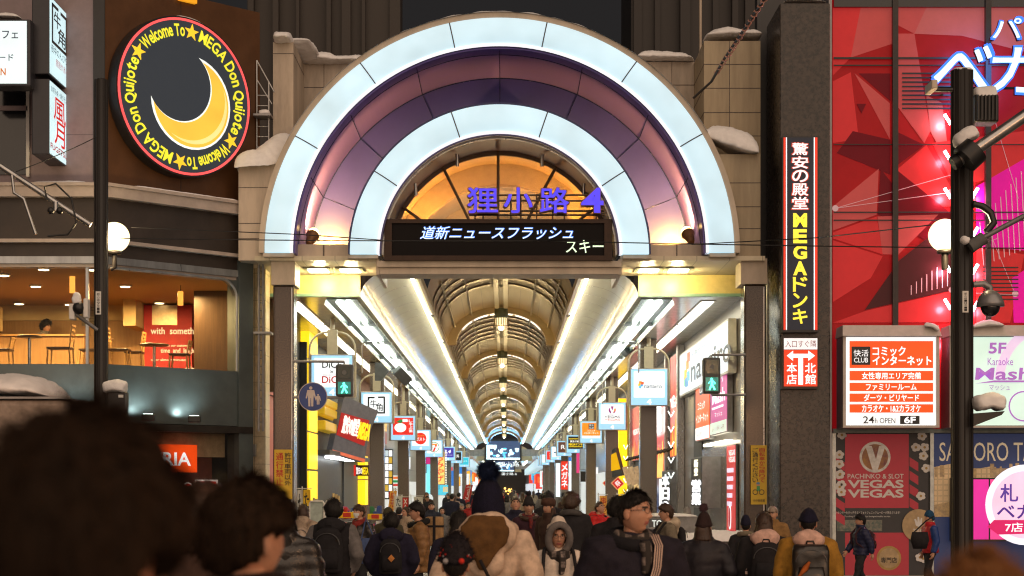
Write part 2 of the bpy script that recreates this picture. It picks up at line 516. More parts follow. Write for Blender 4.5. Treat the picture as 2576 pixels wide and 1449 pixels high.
# joints of the purple panels
mb = MB()
for a in (22, 43, 66, 90, 114, 137, 158):
    t = math.radians(a); c, q = math.cos(t), math.sin(t)
    r1 = R_OUT0 - 0.104
    mb.tube([g0.w(CU + r1 * c, CV + r1 * q, -0.05), g0.w(CU + r1 * c, CV + r1 * q, -BACK + .01)], 0.011, M_NAVYT, 4)
    mb.tube([g0.w(CU + r1 * c, CV + r1 * q, -BACK + .006), g0.w(CU + (R_IN1 + .02) * c, CV + (R_IN1 + .02) * q, -BACK + .006)], 0.011, M_NAVYT, 4)
mb.ring(g0, CU, CV, R_OUT0 - 0.125, R_OUT0 - 0.101, -BACK + .002, -BACK + 0.014, M_NAVYT, 0, PI, 96)
mb.ring(g0, CU, CV, R_OUT0 - 0.112, R_OUT0 - 0.102, -0.42, -0.40, M_NAVYT, 0, PI, 96)
mb.build('panel_joint', gate)
mb = MB()
mb.ring(g0, CU, CV2, R_IN1 + 0.006, R_IN1 + 0.045, -BACK, 0.20, M_NAVYT, 0, PI, 96)
mb.build('inner_arch_rim', gate)
mb = MB()
WIN = 1.55
mb.ring(g0, CU, CV2, R_IN0 - 0.10, R_IN0 - 0.06, -WIN, 0.22, M_NAVY, 0, PI, 80)
mb.build('inner_soffit', gate)
mb = MB()
mb.ring(g0, CU, CV2, R_IN0 - 0.135, R_IN0 - 0.102, 0.0, 0.05, M_STEEL, 0, PI, 80)
for a in (16, 42, 68, 80.5, 99.5, 112, 138, 164):
    t = math.radians(a); r = R_IN0 - .14
    if a in (80.5, 99.5): continue
    mb.tube([g0.w(CU + r * math.cos(t), CV2 + r * math.sin(t), -0.7), g0.w(CU + (r - .02) * math.cos(t), CV2 + (r - .02) * math.sin(t) - .26, -0.7)], 0.04, M_STEEL, 8)
build_split(mb, 'lamp_stub', gate)
# tympanum window
M_WFRAME = mat('bronze_window_frame', (0.12, 0.085, 0.06), rough=0.4, metal=0.3, var=0.15)
mb = MB(); wpl = front(GY + WIN - .02)
Rw = R_IN0 - 0.12
def wr(px, py): return wpl.at(px, py)
mb.ring(g0, CU, CV2, Rw - .07, Rw + .06, -WIN - .08, -WIN, M_WFRAME, 0, PI, 64)
for (a, b) in (((1253, 380), (1253, 560)), ((1112, 416), (1181, 556)), ((1401, 416), (1326, 556)), ((998, 510), (1066, 560)), ((1516, 510), (1448, 560))):
    A, B = wr(*a), wr(*b)
    mb.tube([wpl.w(*A), wpl.w(*B)], 0.045, M_WFRAME, 4)
mb.build('window_frame', gate)
M_PANE = mat('clear_pane', (0.9, 0.9, 0.9), rough=0.02, var=0, alpha=0.10, spec=0.5)
mb = MB(); mb.disc(g0, CU, CV2, Rw - .05, -WIN - .05, -WIN - .04, M_PANE, 48, a0=0, a1=PI * 48 / 47); mb.build('window_pane', gate)
# vault end behind the window
M_VCREAM = mat('cream_vault', (0.62, 0.53, 0.38), rough=0.5, var=0.06, seam=(0.012, 0.55, 1, 0.9))
mb = MB()
mb.ring(g0, CU, CV2 - .0, Rw + .02, Rw + .1, -WIN - 1.5, -WIN - .09, M_VCREAM, 0, PI, 64)
mb.ring(g0, CU, CV2 - .1, Rw - .36, Rw + .12, -WIN - 1.6, -WIN - 1.5, M_VCREAM, 0, PI, 64)
mb.ring(g0, CU, CV2 - .2, Rw - .30, Rw - .22, -WIN - 5, -WIN - 1.6, M_VCREAM, .38, PI - .38, 64)
mb.ring(g0, CU, CV2 - .2, Rw - .66, Rw - .2, -WIN - 3.6, -WIN - 3.5, M_VCREAM, .38, PI - .38, 64)
mb.disc(g0, CU, CV2 - .2, Rw, -WIN - 5.1, -WIN - 5, M_VCREAM, 48, a0=.36, a1=.36 + (PI - .72) * 48 / 47)
mb.build('vault_end', gate)
mb = MB()                                                  # floor of that chamber, hidden behind the news board
zf = g0.at(0, 640)[1]
mb.add([g0.w(CU + a * Rw, zf + b, n) for a, b, n in ((-1, 0, -.5), (1, 0, -.5), (1, .45, -WIN - 5.1), (-1, .45, -WIN - 5.1), (-1, -.08, -.5), (1, -.08, -.5), (1, .37, -WIN - 5.1), (-1, .37, -WIN - 5.1))],
       [(0, 1, 2, 3), (7, 6, 5, 4), (4, 5, 1, 0), (5, 6, 2, 1), (6, 7, 3, 2), (7, 4, 0, 3)], M_CREAM); mb.build('chamber_floor', gate)
# sodium floods inside that chamber and on the ledges
def lamp(name, kind, loc, energy, color, size=0.1, rot=None, spot=None, parent=None, blend=0.6):
    d = bpy.data.lights.new(name, kind); d.energy = energy; d.color = color
    if kind == 'AREA': d.size = size
    else: d.shadow_soft_size = size
    if kind == 'SPOT': d.spot_size = spot; d.spot_blend = blend
    o = bpy.data.objects.new(name, d); COL.objects.link(o)
    o.location = Vector(loc) - (wloc(parent) if parent else Vector((0, 0, 0)))
    if rot is not None: o.rotation_euler = rot
    if parent: o.parent = parent
    return o
def aim(o, target):
    d = Vector(target) - wloc(o)
    o.rotation_euler = d.to_track_quat('-Z', 'Y').to_euler()
M_BULB = glow((1.0, 0.62, 0.20), 12, 'sodium_bulb')
M_FLOODB = mat('flood_housing', (0.26, 0.13, 0.05), rough=0.5, metal=0.3, var=0.2)
def flood(px, py, Y, tgt, label, e, col=(1.0, 0.50, 0.12), spot=2.6, bulb=None):
    p = P(px, py, Y); t = thing('flood_light', label, 'flood light', p, 'flood lights of the gate')
    d = (Vector(tgt) - p).normalized()
    mb = MB(); q = p - d * 0.12
    mb.tube([q - d * .16, q - d * .1, q + d * .05, q + d * .16], [.06, .085, .11, .14], M_FLOODB, 14); 
    mb.tube([q + d * .16, q + d * .19], [.15, .15], M_FLOODB, 14); mb.build('housing', t)
    mb = MB(); mb.tube([q + d * .185, q + d * .22, q + d * .245], [.125, .11, .05], bulb or M_BULB, 14); mb.ball(q + d * .25, .13, bulb or M_BULB, 12, 8); mb.build('lens', t)
    mb = MB(); mb.tube([q - d * .1, q - d * .1 - Vector((0, 0, .16))], .025, M_FLOODB, 6); mb.build('bracket', t)
    l = lamp('flood_lamp', 'SPOT', q + d * .46, e, col, .06, None, spot, t, .5); aim(l, tgt)
    return t
ZL = Z(610, 38.6)
flood(785, 596, 38.75, P(846, 455, 40.35), 'flood light on the left ledge under the purple arch', 1750, (1, .52, .09), 2.2)
flood(1732, 592, 38.75, P(1672, 455, 40.35), 'flood light on the right ledge under the purple arch', 1750, (1, .52, .09), 2.2)
for k, sx in enumerate((-1, 1)):
    p = g0.w(CU + sx * 1.75, zf + .32, -WIN - .55)
    px, py = CX + p.x / p.y * F, HY - (p.z - CAMH) / p.y * F
    flood(px, py, p.y, p + Vector((-sx * .35, .1, 1)), 'flood light behind the %s end of the news board' % ('left' if sx < 0 else 'right'), 210, (1, .36, .04))
lamp('chamber_lamp', 'POINT', g0.w(CU, zf + .7, -WIN - 2.7), 30, (1.0, 0.80, 0.5), .2, parent=gate)
# ledge boxes under the purple recess
mb = MB()
for a, b in ((735, 882), (1634, 1782)):
    mb.prect(g0, a, 609, b, 646, -BACK, -0.35, M_CREAM)
build_split(mb, 'ledge', gate)
mb = MB()
for a, b in ((808, 812), (1705, 1708)): mb.prect(g0, a, 610, b, 645, -0.35, -0.343, M_SEAM)
build_split(mb, 'ledge_joint', gate)
# feet of the two arches
mb = MB()
for a, b, c in ((664, 740, 639), (876, 952, 643), (1566, 1637, 643), (1783, 1848, 639)):
    mb.prect(g0, a, c, b, c + 9, -BACK, 0.16, M_CREAM)
build_split(mb, 'arch_foot', gate)
# beam under the news board
mb = MB()
mb.prect(g0, 948, 657, 1562, 672, -0.9, 0.05, M_CREAM)
mb.prect(g0, 951, 672.5, 1559, 679, -0.9, -0.02, M_CREAM)
mb.prect(g0, 955, 679.5, 1556, 689, -0.9, 0.0, M_CREAM)
for a, b in ((876, 951), (1560, 1637)):
    mb.prect(g0, a, 652, b, 656, -BACK, -0.1, M_CREAM)
build_split(mb, 'front_beam', gate)
mb = MB()
for a, b in ((946, 954), (1556, 1564)): mb.prect(g0, a, 652, b, 690.5, -BACK, -0.012, M_CREAM)
build_split(mb, 'beam_cheek', gate)
# soffit with down lights, yellow fascia
HS = Z(655, GY)
M_SOFFIT = mat('soffit_panel', (0.60, 0.54, 0.40), rough=0.4, var=0.06, seam=(0.015, 0.5, 0, 0.72))
mb = MB()
xl0, xl1, xr0, xr1 = X(640, 38), X(949, 38), X(1561, 38), X(1925, 38)
mb.box(xl0, xl1, 38.02, 38 + BACK + .2, HS, HS + .1, M_SOFFIT); mb.box(xr0, xr1, 38.02, 38 + BACK + .2, HS, HS + .1, M_SOFFIT)
build_split(mb, 'soffit', gate)
M_FASCIA = mat('yellow_fascia', (0.66, 0.53, 0.22), rough=0.35, var=0.08)
M_TEALT = mat('teal_edge', (0.20, 0.36, 0.28), rough=0.4, var=0.1)
FY = 38 + BACK
ZC = 1.95 + 4.47
mb = MB(); mb.box(X(668, FY), X(906, FY), FY, FY + .12, ZC + .06, HS, M_FASCIA); mb.box(X(1606, FY), X(1900, FY), FY, FY + .12, ZC + .06, HS, M_FASCIA); build_split(mb, 'fascia', gate)
mb = MB(); mb.box(X(668, FY), X(906, FY), FY - .015, FY + .14, ZC - .01, ZC + .06, M_TEALT); mb.box(X(1606, FY), X(1900, FY), FY - .015, FY + .14, ZC - .01, ZC + .06, M_TEALT); build_split(mb, 'fascia_edge', gate)
M_DOWN = glow((1.0, 0.93, 0.70), 8, 'downlight_lens')
for i, px in enumerate((801, 881, 1631, 1706)):
    Yd = (HS - CAMH) * F / (HY - 677)
    x = X(px, Yd)
    t = thing('ceiling_downlight', 'square downlight in the gate soffit, %s of the four from the left' % ('first', 'second', 'third', 'last')[i], 'downlight', (x, Yd, HS - .05), 'square downlights under the gate')
    mb = MB(); mb.box(x - .31, x + .31, Yd - .40, Yd + .40, HS - .035, HS - .004, mat('downlight_frame', (.35, .37, .28), .35, .3)); mb.build('frame', t)
    mb = MB(); mb.box(x - .22, x + .22, Yd - .29, Yd + .29, HS - .05, HS - .0355, M_DOWN); mb.build('lens', t)
    lamp('downlight_lamp', 'POINT', (x, Yd + .25, HS - .20), 75, (1, .78, .36), .12, parent=t)
# shoulders
M_CREAMP = mat('cream_cladding', (0.46, 0.385, 0.31), rough=0.5, var=0.24, scale=1.6, stretch=(1.4, 1.4, .3))
def block(nm, px0, py0, px1, py1, Y, Yb, rows, cols=(), m=M_CREAMP):
    pl = front(Y); mb = MB(); mb.prect(pl, px0, py0, px1, py1, -(Yb - Y), 0, m); o = mb.build(nm, gate)
    mb = MB()
    for r in rows: mb.prect(pl, px0, r - .9, px1, r + .9, -.02, .006, M_SEAM); 
    for c in cols: mb.prect(pl, c - .8, py0, c + .8, py1, -.02, .005, M_SEAM)
    u0, v0 = pl.at(px0, py1); u1, v1 = pl.at(px1, py0)
    for r in rows:
        vv = pl.at(0, r)[1]; mb.box(u0 - .006, u0 + .01, Y + .01, Yb - .01, CAMH + vv - .008, CAMH + vv + .008, M_SEAM); mb.box(u1 - .01, u1 + .006, Y + .01, Yb - .01, CAMH + vv - .008, CAMH + vv + .008, M_SEAM)
    build_split(mb, 'cladding_joint', o)
    return o
block('side_tower', 687, 106, 738, 420, 39, 41.07, (135, ))
block('side_block', 600, 396, 705, 655, 38.1, 41.0, (472, 562, 600))
block('back_wall', 700, 161, 1300, 470, 41.07, 41.6, (220, 300), (815, ))
block('back_wall', 1300, 156, 1800, 470, 41.08, 41.6, (214, 300), (1690, ))
M_CREAM2 = mat('stained_cladding', (0.44, 0.36, 0.24), rough=0.5, col2=(0.30, 0.24, 0.155), scale=1.4, stretch=(2.2, 2.2, .25))
block('side_tower', 1771, 103, 1913, 420, 39, 41.07, (162, 222, 283, 342), (1835, ), M_CREAM2)
block('side_block', 1800, 388, 1913, 648, 38.1, 41.0, (460, 520, 575), (), M_CREAM2)
# columns
for (a, b, c, d, e, f, s) in ((682, 742, 655, 716, 687, 739, 'left'), (1864, 1930, 650, 714, 1872, 1926, 'right')):
    t = thing('gate_column', 'brown granite %s column of the gateway with a cream head' % s, 'column', (X((a + b) / 2, 38.4), 38.6, 0), 'gate columns')
    pl = front(38.15); mb = MB(); mb.prect(pl, a, c, b, d, -.9, 0, M_CREAM); mb.build('head', t)
    z = Z(d, 38.15); mb = MB(); mb.bev(X(e, 38.3), X(f, 38.3), 38.3, 38.9, 0.02, z - .002, mat('polished_brown_granite', (.115, .080, .060), rough=.18, col2=(.045, .032, .027), scale=40), .03)
    mb.build('shaft', t)
    mb = MB(); mb.box(X(e, 38.3) + .03, X(e, 38.3) + .045, 38.285, 38.299, .1, z - .05, M_SEAM); mb.box(X(f, 38.3) - .05, X(f, 38.3) - .03, 38.28, 38.299, .1, z - .05, M_STEEL); mb.build('corner_bead', t)
# news board
M_BOARD = mat('board_frame', (0.045, 0.024, 0.016), rough=0.5, spec=.25, var=0.15)
M_LEDBG = mat('led_matrix', (0.005, 0.0035, 0.004), rough=0.6, var=0.15, scale=60, spec=.15)
bp = front(37.9)
nb = thing('news_board', 'long dark LED news ticker with slanted blue Japanese headline over the passage', 'display board', P(1253, 655, 37.9))
mb = MB(); mb.prect(bp, 967, 552, 1540, 562, -.5, .05, M_BOARD); mb.prect(bp, 967, 643.5, 1540, 656, -.5, .05, M_BOARD)
mb.prect(bp, 967, 562.2, 986, 643.3, -.5, .047, M_BOARD); mb.prect(bp, 1520, 562.2, 1540, 643.3, -.5, .047, M_BOARD); mb.build('frame', nb)
mb = MB(); mb.prect(bp, 986, 562, 1520, 643.5, -.4, 0, M_LEDBG); mb.build('screen', nb)
mb = MB(); mb.ptext(bp, '道新ニュースフラッシュ', 1057, 569, 1440, 601, .004, .008, glow((.13, .30, 1.0), 1.5), bold=.035, shear=.3)
mb.ptext(bp, '道新ニュースフラッシュ', 1056, 570, 1439, 602, .004, .013, glow((.70, .84, 1.0), 1.2), bold=-.006, shear=.3); mb.build('headline', nb)
mb = MB(); mb.ptext(bp, 'スキー', 1424, 604, 1518, 636, .004, .010, glow((.80, 1.0, .70), 1.0), bold=.01); mb.build('second_line', nb)
# blue street-name letters on their rack
lp = front(37.75)
nm_ = thing('street_name_letters', 'blue-violet glowing street name letters on a steel rack', 'sign letters', P(1350, 550, 37.75))
M_VIO = mat('violet_acrylic', (.03, .02, .3), rough=.4, var=0, spec=.2, emit=(.105, .068, .90), es=1.05, evar=.15, escale=3)
for ch, a, b in (('狸', 1177, 1252), ('小', 1268, 1339), ('路', 1359, 1430), ('4', 1462, 1518)):
    mb = MB(); mb.side = M_FLOODB; mb.ptext(lp, ch, a, 473, b, 536, -.16, .04, M_VIO, bold=.022); mb.build('letter', nm_)
    mb = MB(); mb.side = M_FLOODB; mb.ptext(lp, ch, a - 1.6, 471.5, b + 1.6, 537.5, -.17, .0, mat('letter_rim', (.30, .13, .16), .4), bold=.04); mb.build('letter_back', nm_)
mb = MB()
for y in (491, 505, 531, 541): mb.tube([P(1180, y, 38.0), P(1520, y, 38.0)], .022, M_WFRAME, 5)
for x in (1195, 1215, 1285, 1310, 1350, 1390, 1420, 1500): mb.tube([P(x, 488, 38.02), P(x, 556, 38.02)], .02, M_WFRAME, 5)
mb.build('rack', nm_)
# snow on the gate
def arcpts(a0, a1, n, r, dn):
    return [g0.w(CU + r * math.cos(a0 + (a1 - a0) * i / n), CV + r * math.sin(a0 + (a1 - a0) * i / n), dn) for i in range(n + 1)]
mb = MB(); seg, K = 110, 10; vs, fs = [], []
for i in range(seg + 1):
    a = math.radians(30 + 122 * i / seg); tk = 0.13 * (math.sin(a) ** 3) * (1 + .22 * math.sin(i * .9) * math.sin(i * .23)) + .006
    for k in range(K + 1):
        t = k / K; r = R_OUT1 + .128 + tk * (1 - abs(2 * t - 1) ** 5)
        vs.append(g0.w(CU + r * math.cos(a), CV + r * math.sin(a), .20 - 2.9 * t))
for i in range(seg):
    for k in range(K):
        A = i * (K + 1) + k; fs.append((A, A + K + 1, A + K + 2, A + 1))
mb.add(vs, fs, M_SNOW, True); o = mb.build('arch_snow', fix=True); o['kind'] = 'stuff'; o['label'] = 'snow lying along the top of the big arch'; o['category'] = 'snow'
snow_blob('snow_cap', 'snow heaped on the left tower of the gate', [P(690, 104, 39.0), P(736, 104, 39.0)], .17, .5, 1)
snow_blob('snow_cap', 'snow along the left back wall sloping from the tower to the arch', [P(737, 100, 39.9), P(752, 124, 40.3), P(768, 150, 40.8), P(830, 158, 41.1), P(925, 157, 41.1)], .18, .42, 2)
snow_blob('snow_cap', 'snow drooping off the lower left block of the gate', [P(592, 402, 38.1), P(622, 396, 38.1), P(655, 394, 38.2), P(690, 372, 38.5), P(722, 342, 38.9)], .2, .42, 3, drop=.30)
snow_blob('snow_cap', 'snow cap on the right tower of the gate', [P(1770, 100, 39.4), P(1840, 96, 39.4), P(1912, 98, 39.4)], .20, .55, 4)
snow_blob('snow_cap', 'snow along the right back wall beside the arch', [P(1600, 148, 41.1), P(1690, 150, 41.1), P(1745, 150, 41.0)], .17, .35, 5)
snow_blob('snow_cap', 'snow bank on the lower right ledge beside the arch', [P(1770, 336, 38.4), P(1825, 360, 38.3), P(1872, 378, 38.3), P(1906, 384, 38.3)], .36, .5, 6, drop=.1)
# ------------------------------------------------------------------ arcade roof
AX = -0.15                    # centre line of the arcade
A0, A1 = 40.75, 200.0         # the first block
XL, XR = AX - 5.72, AX + 5.70
ZS = ZC                       # side ceiling height
ZT = CAMH + 5.17              # top of the coves
M_COVE = mat('white_cove_panel', (0.72, 0.66, 0.47), rough=0.17, var=0.05, scale=.8, stretch=(1, .12, 1), seam=(0.035, 0.45, 1, 1.9))
M_SIDEC = mat('glossy_slat_ceiling', (0.62, 0.60, 0.54), rough=0.16, var=0.06, seam=(0.018, 0.5, 1, 0.42))
M_VAULT = mat('vault_skin', (0.48, 0.39, 0.26), rough=0.6, var=0.12, scale=.6, seam=(0.02, 0.7, 1, 1.24))
M_BANDV = mat('gold_vault_band', (0.27, 0.18, 0.07), rough=.5, var=.08, seam=(.02, .6, 0, .62))
M_SLAT = mat('bronze_slat', (0.24, 0.165, 0.08), rough=0.4, metal=0.3, var=0.1)
M_RIB = mat('cream_rib', (0.52, 0.42, 0.25), rough=0.35, var=0.07)
M_TUBE = mat('fluorescent_tube', (.8, .85, .85), rough=.3, var=0, emit=(0.92, 1.0, 0.86), es=8.5)
M_STRIP = mat('ceiling_strip_lens', (.8, .8, .75), rough=.3, var=0, emit=(1.0, 0.92, 0.68), es=6)
M_COVEL = mat('cove_lamp', (.8, .8, .8), rough=.3, var=0, emit=(1.0, 0.97, 0.80), es=15.0)
M_RIBL = mat('rib_lamp', (.8, .8, .8), rough=.3, var=0, emit=(1.0, 0.95, 0.85), es=1.0)
roof = thing('arcade_roof', 'barrel vaulted arcade roof with white coves running back behind the gate', 'arcade roof', (AX, A0, 0))
def strip(prof, y0, y1, m, nm, par, n=1, smooth=True, th=None):
    mb = MB(); vs, fs = [], []
    k = len(prof)
    for j in range(n + 1):
        y = y0 + (y1 - y0) * j / n
        vs += [(x, y, z) for x, z in prof]
    for j in range(n):
        for i in range(k - 1):
            fs.append((j * k + i, j * k + i + 1, (j + 1) * k + i + 1, (j + 1) * k + i))
    mb.add(vs, fs, m, smooth)
    return mb.build(nm, par)
def cove(sx, n=10):
    pts = []
    for i in range(n + 1):
        t = i / n * PI / 2
        # quarter round: leaves the aisle ceiling steeply and flattens towards the vault
        x = 3.26 - (3.26 - 2.17) * (1 - math.cos(t)); z = ZS + (ZT - ZS) * math.sin(t)
        pts.append((AX + sx * x, z))
    return pts
VR, VZ, VH = 1.88, CAMH + 4.95, 1.30         # half width, spring height, rise
def vault_pt(a, r=1.0, dz=0.0): return (AX + VR * r * math.cos(a), VZ + (VH + dz) * r * math.sin(a))
def roof_block(y0, y1, par, ribs, full=True):
    for sx in (-1, 1):
        strip(cove(sx), y0, y1, M_COVE, 'cove_panel', par)
        strip([(AX + sx * 2.17, ZT), (AX + sx * 2.02, ZT + .10), (AX + sx * 1.98, VZ + .05), (AX + sx * 1.86, VZ - .03), (AX + sx * 1.84, VZ + .1)], y0 + .2, y1, M_RIB, 'cornice', par, smooth=False)
        mb = MB(); mb.box(AX + sx * 2.12 - .03, AX + sx * 2.12 + .03, y0 + .1, y1, ZT - .13, ZT - .07, M_COVEL); mb.build('cove_lamp', par)
        mb = MB()
        xa, xb = (XL - .05, AX - 3.26) if sx < 0 else (AX + 3.26, XR + .05)
        mb.box(xa, xb, y0 + .1, y1, ZS, ZS + .12, M_SIDEC if sx > 0 else mat('store_glow_slat_ceiling', (.60, .50, .26), rough=.16, var=.06, seam=(.018, .5, 1, .42))); mb.build('side_ceiling', par)  # left ceiling: yellow light spilling from the store is put into its colour
    strip([vault_pt(PI * i / 24) for i in range(25)], y0 + 4, y1, M_VAULT, 'vault_skin', par)
    # bronze slats: hoops across and rails along
    for yr in ribs: strip([vault_pt(PI * i / 24, .985) for i in range(25)], yr - 6.2, yr + .3, M_BANDV, 'vault_band', par)
    mb = MB(); y = y0 + 7
    while full and y < min(y1, 160):
        for h in ((0, 1) if not any(yr - 6.6 < y < yr + .6 for yr in ribs) else ()):
            pts = [(vault_pt(a, .985)) for a in [PI * (0.04 + .425 * i / 8) + (PI / 2 + .05) * h for i in range(9)]]
            for (xa, za), (xb, zb) in zip(pts, pts[1:]):
                mb.add([(xa, y, za), (xb, y, zb), (xb, y + .50, zb), (xa, y + .50, za), (xa, y, za - .03), (xb, y, zb - .03), (xb, y + .50, zb - .03), (xa, y + .50, za - .03)],
                       [(0, 1, 5, 4), (4, 5, 6, 7), (3, 2, 1, 0), (7, 6, 2, 3)], M_SLAT)
        y += 1.72
    for a in (.16, .31, .69, .84):
        x, z = vault_pt(PI * a, .965)
        mb.box(x - .02, x + .02, y0 + 6, y1, z - .06, z, M_RIB)
    if mb.v: mb.build('slat_grille', par)
    for dx in (-.15, .15):
        mb = MB(); mb.box(AX + dx - .07, AX + dx + .07, y0 + 6, y1, VZ + VH - .14, VZ + VH - .02, M_RIB); mb.build('ridge_beam', par)
    for y in ribs:
        mb = MB(); pl = front(y); seg = 40; vs, fs = [], []
        for i in range(seg + 1):
            a = PI * i / seg
            for r, dy in ((1.0, 0), (.83, 0), (.83, .5), (1.0, .5)):
                x, z = vault_pt(a, r, .0); vs.append((x, y + dy, z))
        for i in range(seg):
            for k in range(4): fs.append((4 * i + k, 4 * i + (k + 1) % 4, 4 * i + 4 + (k + 1) % 4, 4 * i + 4 + k))
        mb.add(vs, fs, M_RIB); o = mb.build('arch_rib', par)
        # light segments on the rib's inner rim
        mb = MB()
        for a0, a1 in ((.16, .27), (.29, .40), (.42, .47), (.53, .58), (.60, .71), (.73, .84)):
            n = 5; vs = []
            for i in range(n + 1):
                a = PI * (a0 + (a1 - a0) * i / n)
                for r, dy in ((.825, .05), (.825, .45), (.815, .45), (.815, .05)):
                    x, z = vault_pt(a, r); vs.append((x, y + dy, z))
            fs = []
            for i in range(n):
                for k in range(4): fs.append((4 * i + k, 4 * i + (k + 1) % 4, 4 * i + 4 + (k + 1) % 4, 4 * i + 4 + k))
            fs += [(0, 1, 2, 3), (4 * n + 3, 4 * n + 2, 4 * n + 1, 4 * n)]
            mb.add(vs, fs, M_RIBL)
        mb.build('rib_lamp', o)
RIBS = [60.0 + 18.6 * i for i in range(8)]
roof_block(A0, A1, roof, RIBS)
mb = MB()
for y in RIBS + [r - 9.3 for r in RIBS]:
    for sx in (-1, 1): mb.ball((AX + sx * 1.95, y - .6, VZ + .03), .07, M_STEEL, 10, 6)
mb.build('bolt_cover', roof)
# pendant lanterns
M_WARMB = glow((1.0, 0.86, 0.55), 14, 'lantern_bulb')
M_LTOP = mat('lantern_cap', (.20, .26, .20), rough=.4, metal=.3)
lan0 = None
for i, y in enumerate(RIBS):
    y -= .45
    zc = CAMH + 421 / F * 60
    if lan0 is None:
        t = thing('pendant_lantern', 'nearest pendant lantern under the vault', 'lantern', (AX, y, zc), 'pendant lanterns under the vault'); lan0 = t
        mb = MB(); mb.lathe((AX, y, zc + .03), [(.22, 0), (.235, .02), (.235, .30), (.2, .33)], M_LTOP, 20); mb.build('cap', t)
        mb = MB()
        for k in range(16):
            a = 2 * PI * k / 16; c, s_ = math.cos(a), math.sin(a)
            mb.tube([(AX + .225 * c, y + .225 * s_, zc + .03), (AX + .225 * c, y + .225 * s_, zc - .24)], .02, M_RIB, 4)
        mb.lathe((AX, y, zc), [(.23, -.245), (.24, -.25), (.24, -.28), (.22, -.28)], M_RIB, 20); mb.build('cage', t)
        mb = MB(); mb.lathe((AX, y, zc), [(.19, .02), (.19, -.22)], glow((1, .80, .42), 1.5, 'lantern_glass'), 16); mb.lathe((AX, y, zc), [(.05, -.23), (.09, -.28), (.08, -.36), (.03, -.40)], M_WARMB, 14); mb.build('bulb', t)
        mb = MB(); mb.tube([(AX, y, zc + .28), (AX, y, VZ + VH - .1)], .02, M_RIB, 6); mb.build('stem', t)
        lamp('lantern_lamp', 'POINT', (AX, y, zc - 1.7), 115, (1, .70, .30), .2, parent=t)
    else:
        copy_tree(lan0, (AX, y, zc), 'pendant lantern under the vault, %s from the gate' % ('second', 'third', 'fourth', 'fifth', 'sixth', 'seventh', 'eighth')[i - 1])
# fluorescent fixtures along the ceiling edge and strip lights in the aisle ceilings
M_REFL = mat('green_reflector', (.10, .17, .15), rough=.25, metal=.6, var=.1)
def fixture(x, y, tilt):
    t = thing('edge_light', '', 'fluorescent light', (x, y, ZS), 'fluorescent fixtures along the ceiling edge')
    L = 6.0
    mb = MB(); mb.box(x - .36, x + .36, y, y + L, ZS - .03, ZS - .002, M_REFL)
    for s in (-1, 1): mb.add([(x + s * .36, y, ZS - .002), (x + s * .36, y + L, ZS - .002), (x + s * .42, y + L, ZS - .15), (x + s * .42, y, ZS - .15)], [(0, 1, 2, 3)], M_REFL)
    mb.build('reflector', t)
    for s in (-.11, .11):
        mb = MB(); mb.tube([(x + s, y + .05, ZS - .085), (x + s, y + L - .05, ZS - .085)], .04, M_TUBE, 8); mb.build('tube', t)
    mb = MB(); mb.box(x - .40, x + .40, y + L + .03, y + L + .06, ZS - .10, ZS - .01, M_GREY); mb.build('end_bracket', t)
    return t
names = 'first second third fourth fifth sixth seventh eighth ninth tenth eleventh twelfth'.split() + ['%dth' % i for i in range(13, 40)]
for sx, side in ((-1, 'left'), (1, 'right')):
    x = AX + sx * 3.72; base = None
    for i in range(26):
        y = A0 + .3 + i * 6.1
        if y > A1 - 6: break
        lb = '%s fluorescent fixture from the gate along the %s ceiling edge' % (names[i], side)
        if base is None: base = fixture(x, y, sx); base['label'] = lb
        else: copy_tree(base, (x, y, ZS), lb)
    base = None
    for i in range(26):
        xs = AX + sx * (5.0 if sx > 0 else 4.95); y = A0 + .8 + i * 6.1
        if y > A1 - 6: break
        lb = '%s recessed strip light from the gate in the %s aisle ceiling' % (names[i], side)
        if base is None:
            base = thing('strip_light', lb, 'strip light', (xs, y, ZS), 'recessed strip lights in the aisle ceilings')
            mb = MB(); mb.box(xs - .19, xs + .19, y, y + 5.9, ZS - .02, ZS - .004, M_WHITE); mb.build('frame', base)
            mb = MB(); mb.box(xs - .14, xs + .14, y + .1, y + 5.85, ZS - .03, ZS - .0205, M_STRIP); mb.build('lens', base)
        else: copy_tree(base, (xs, y, ZS), lb)
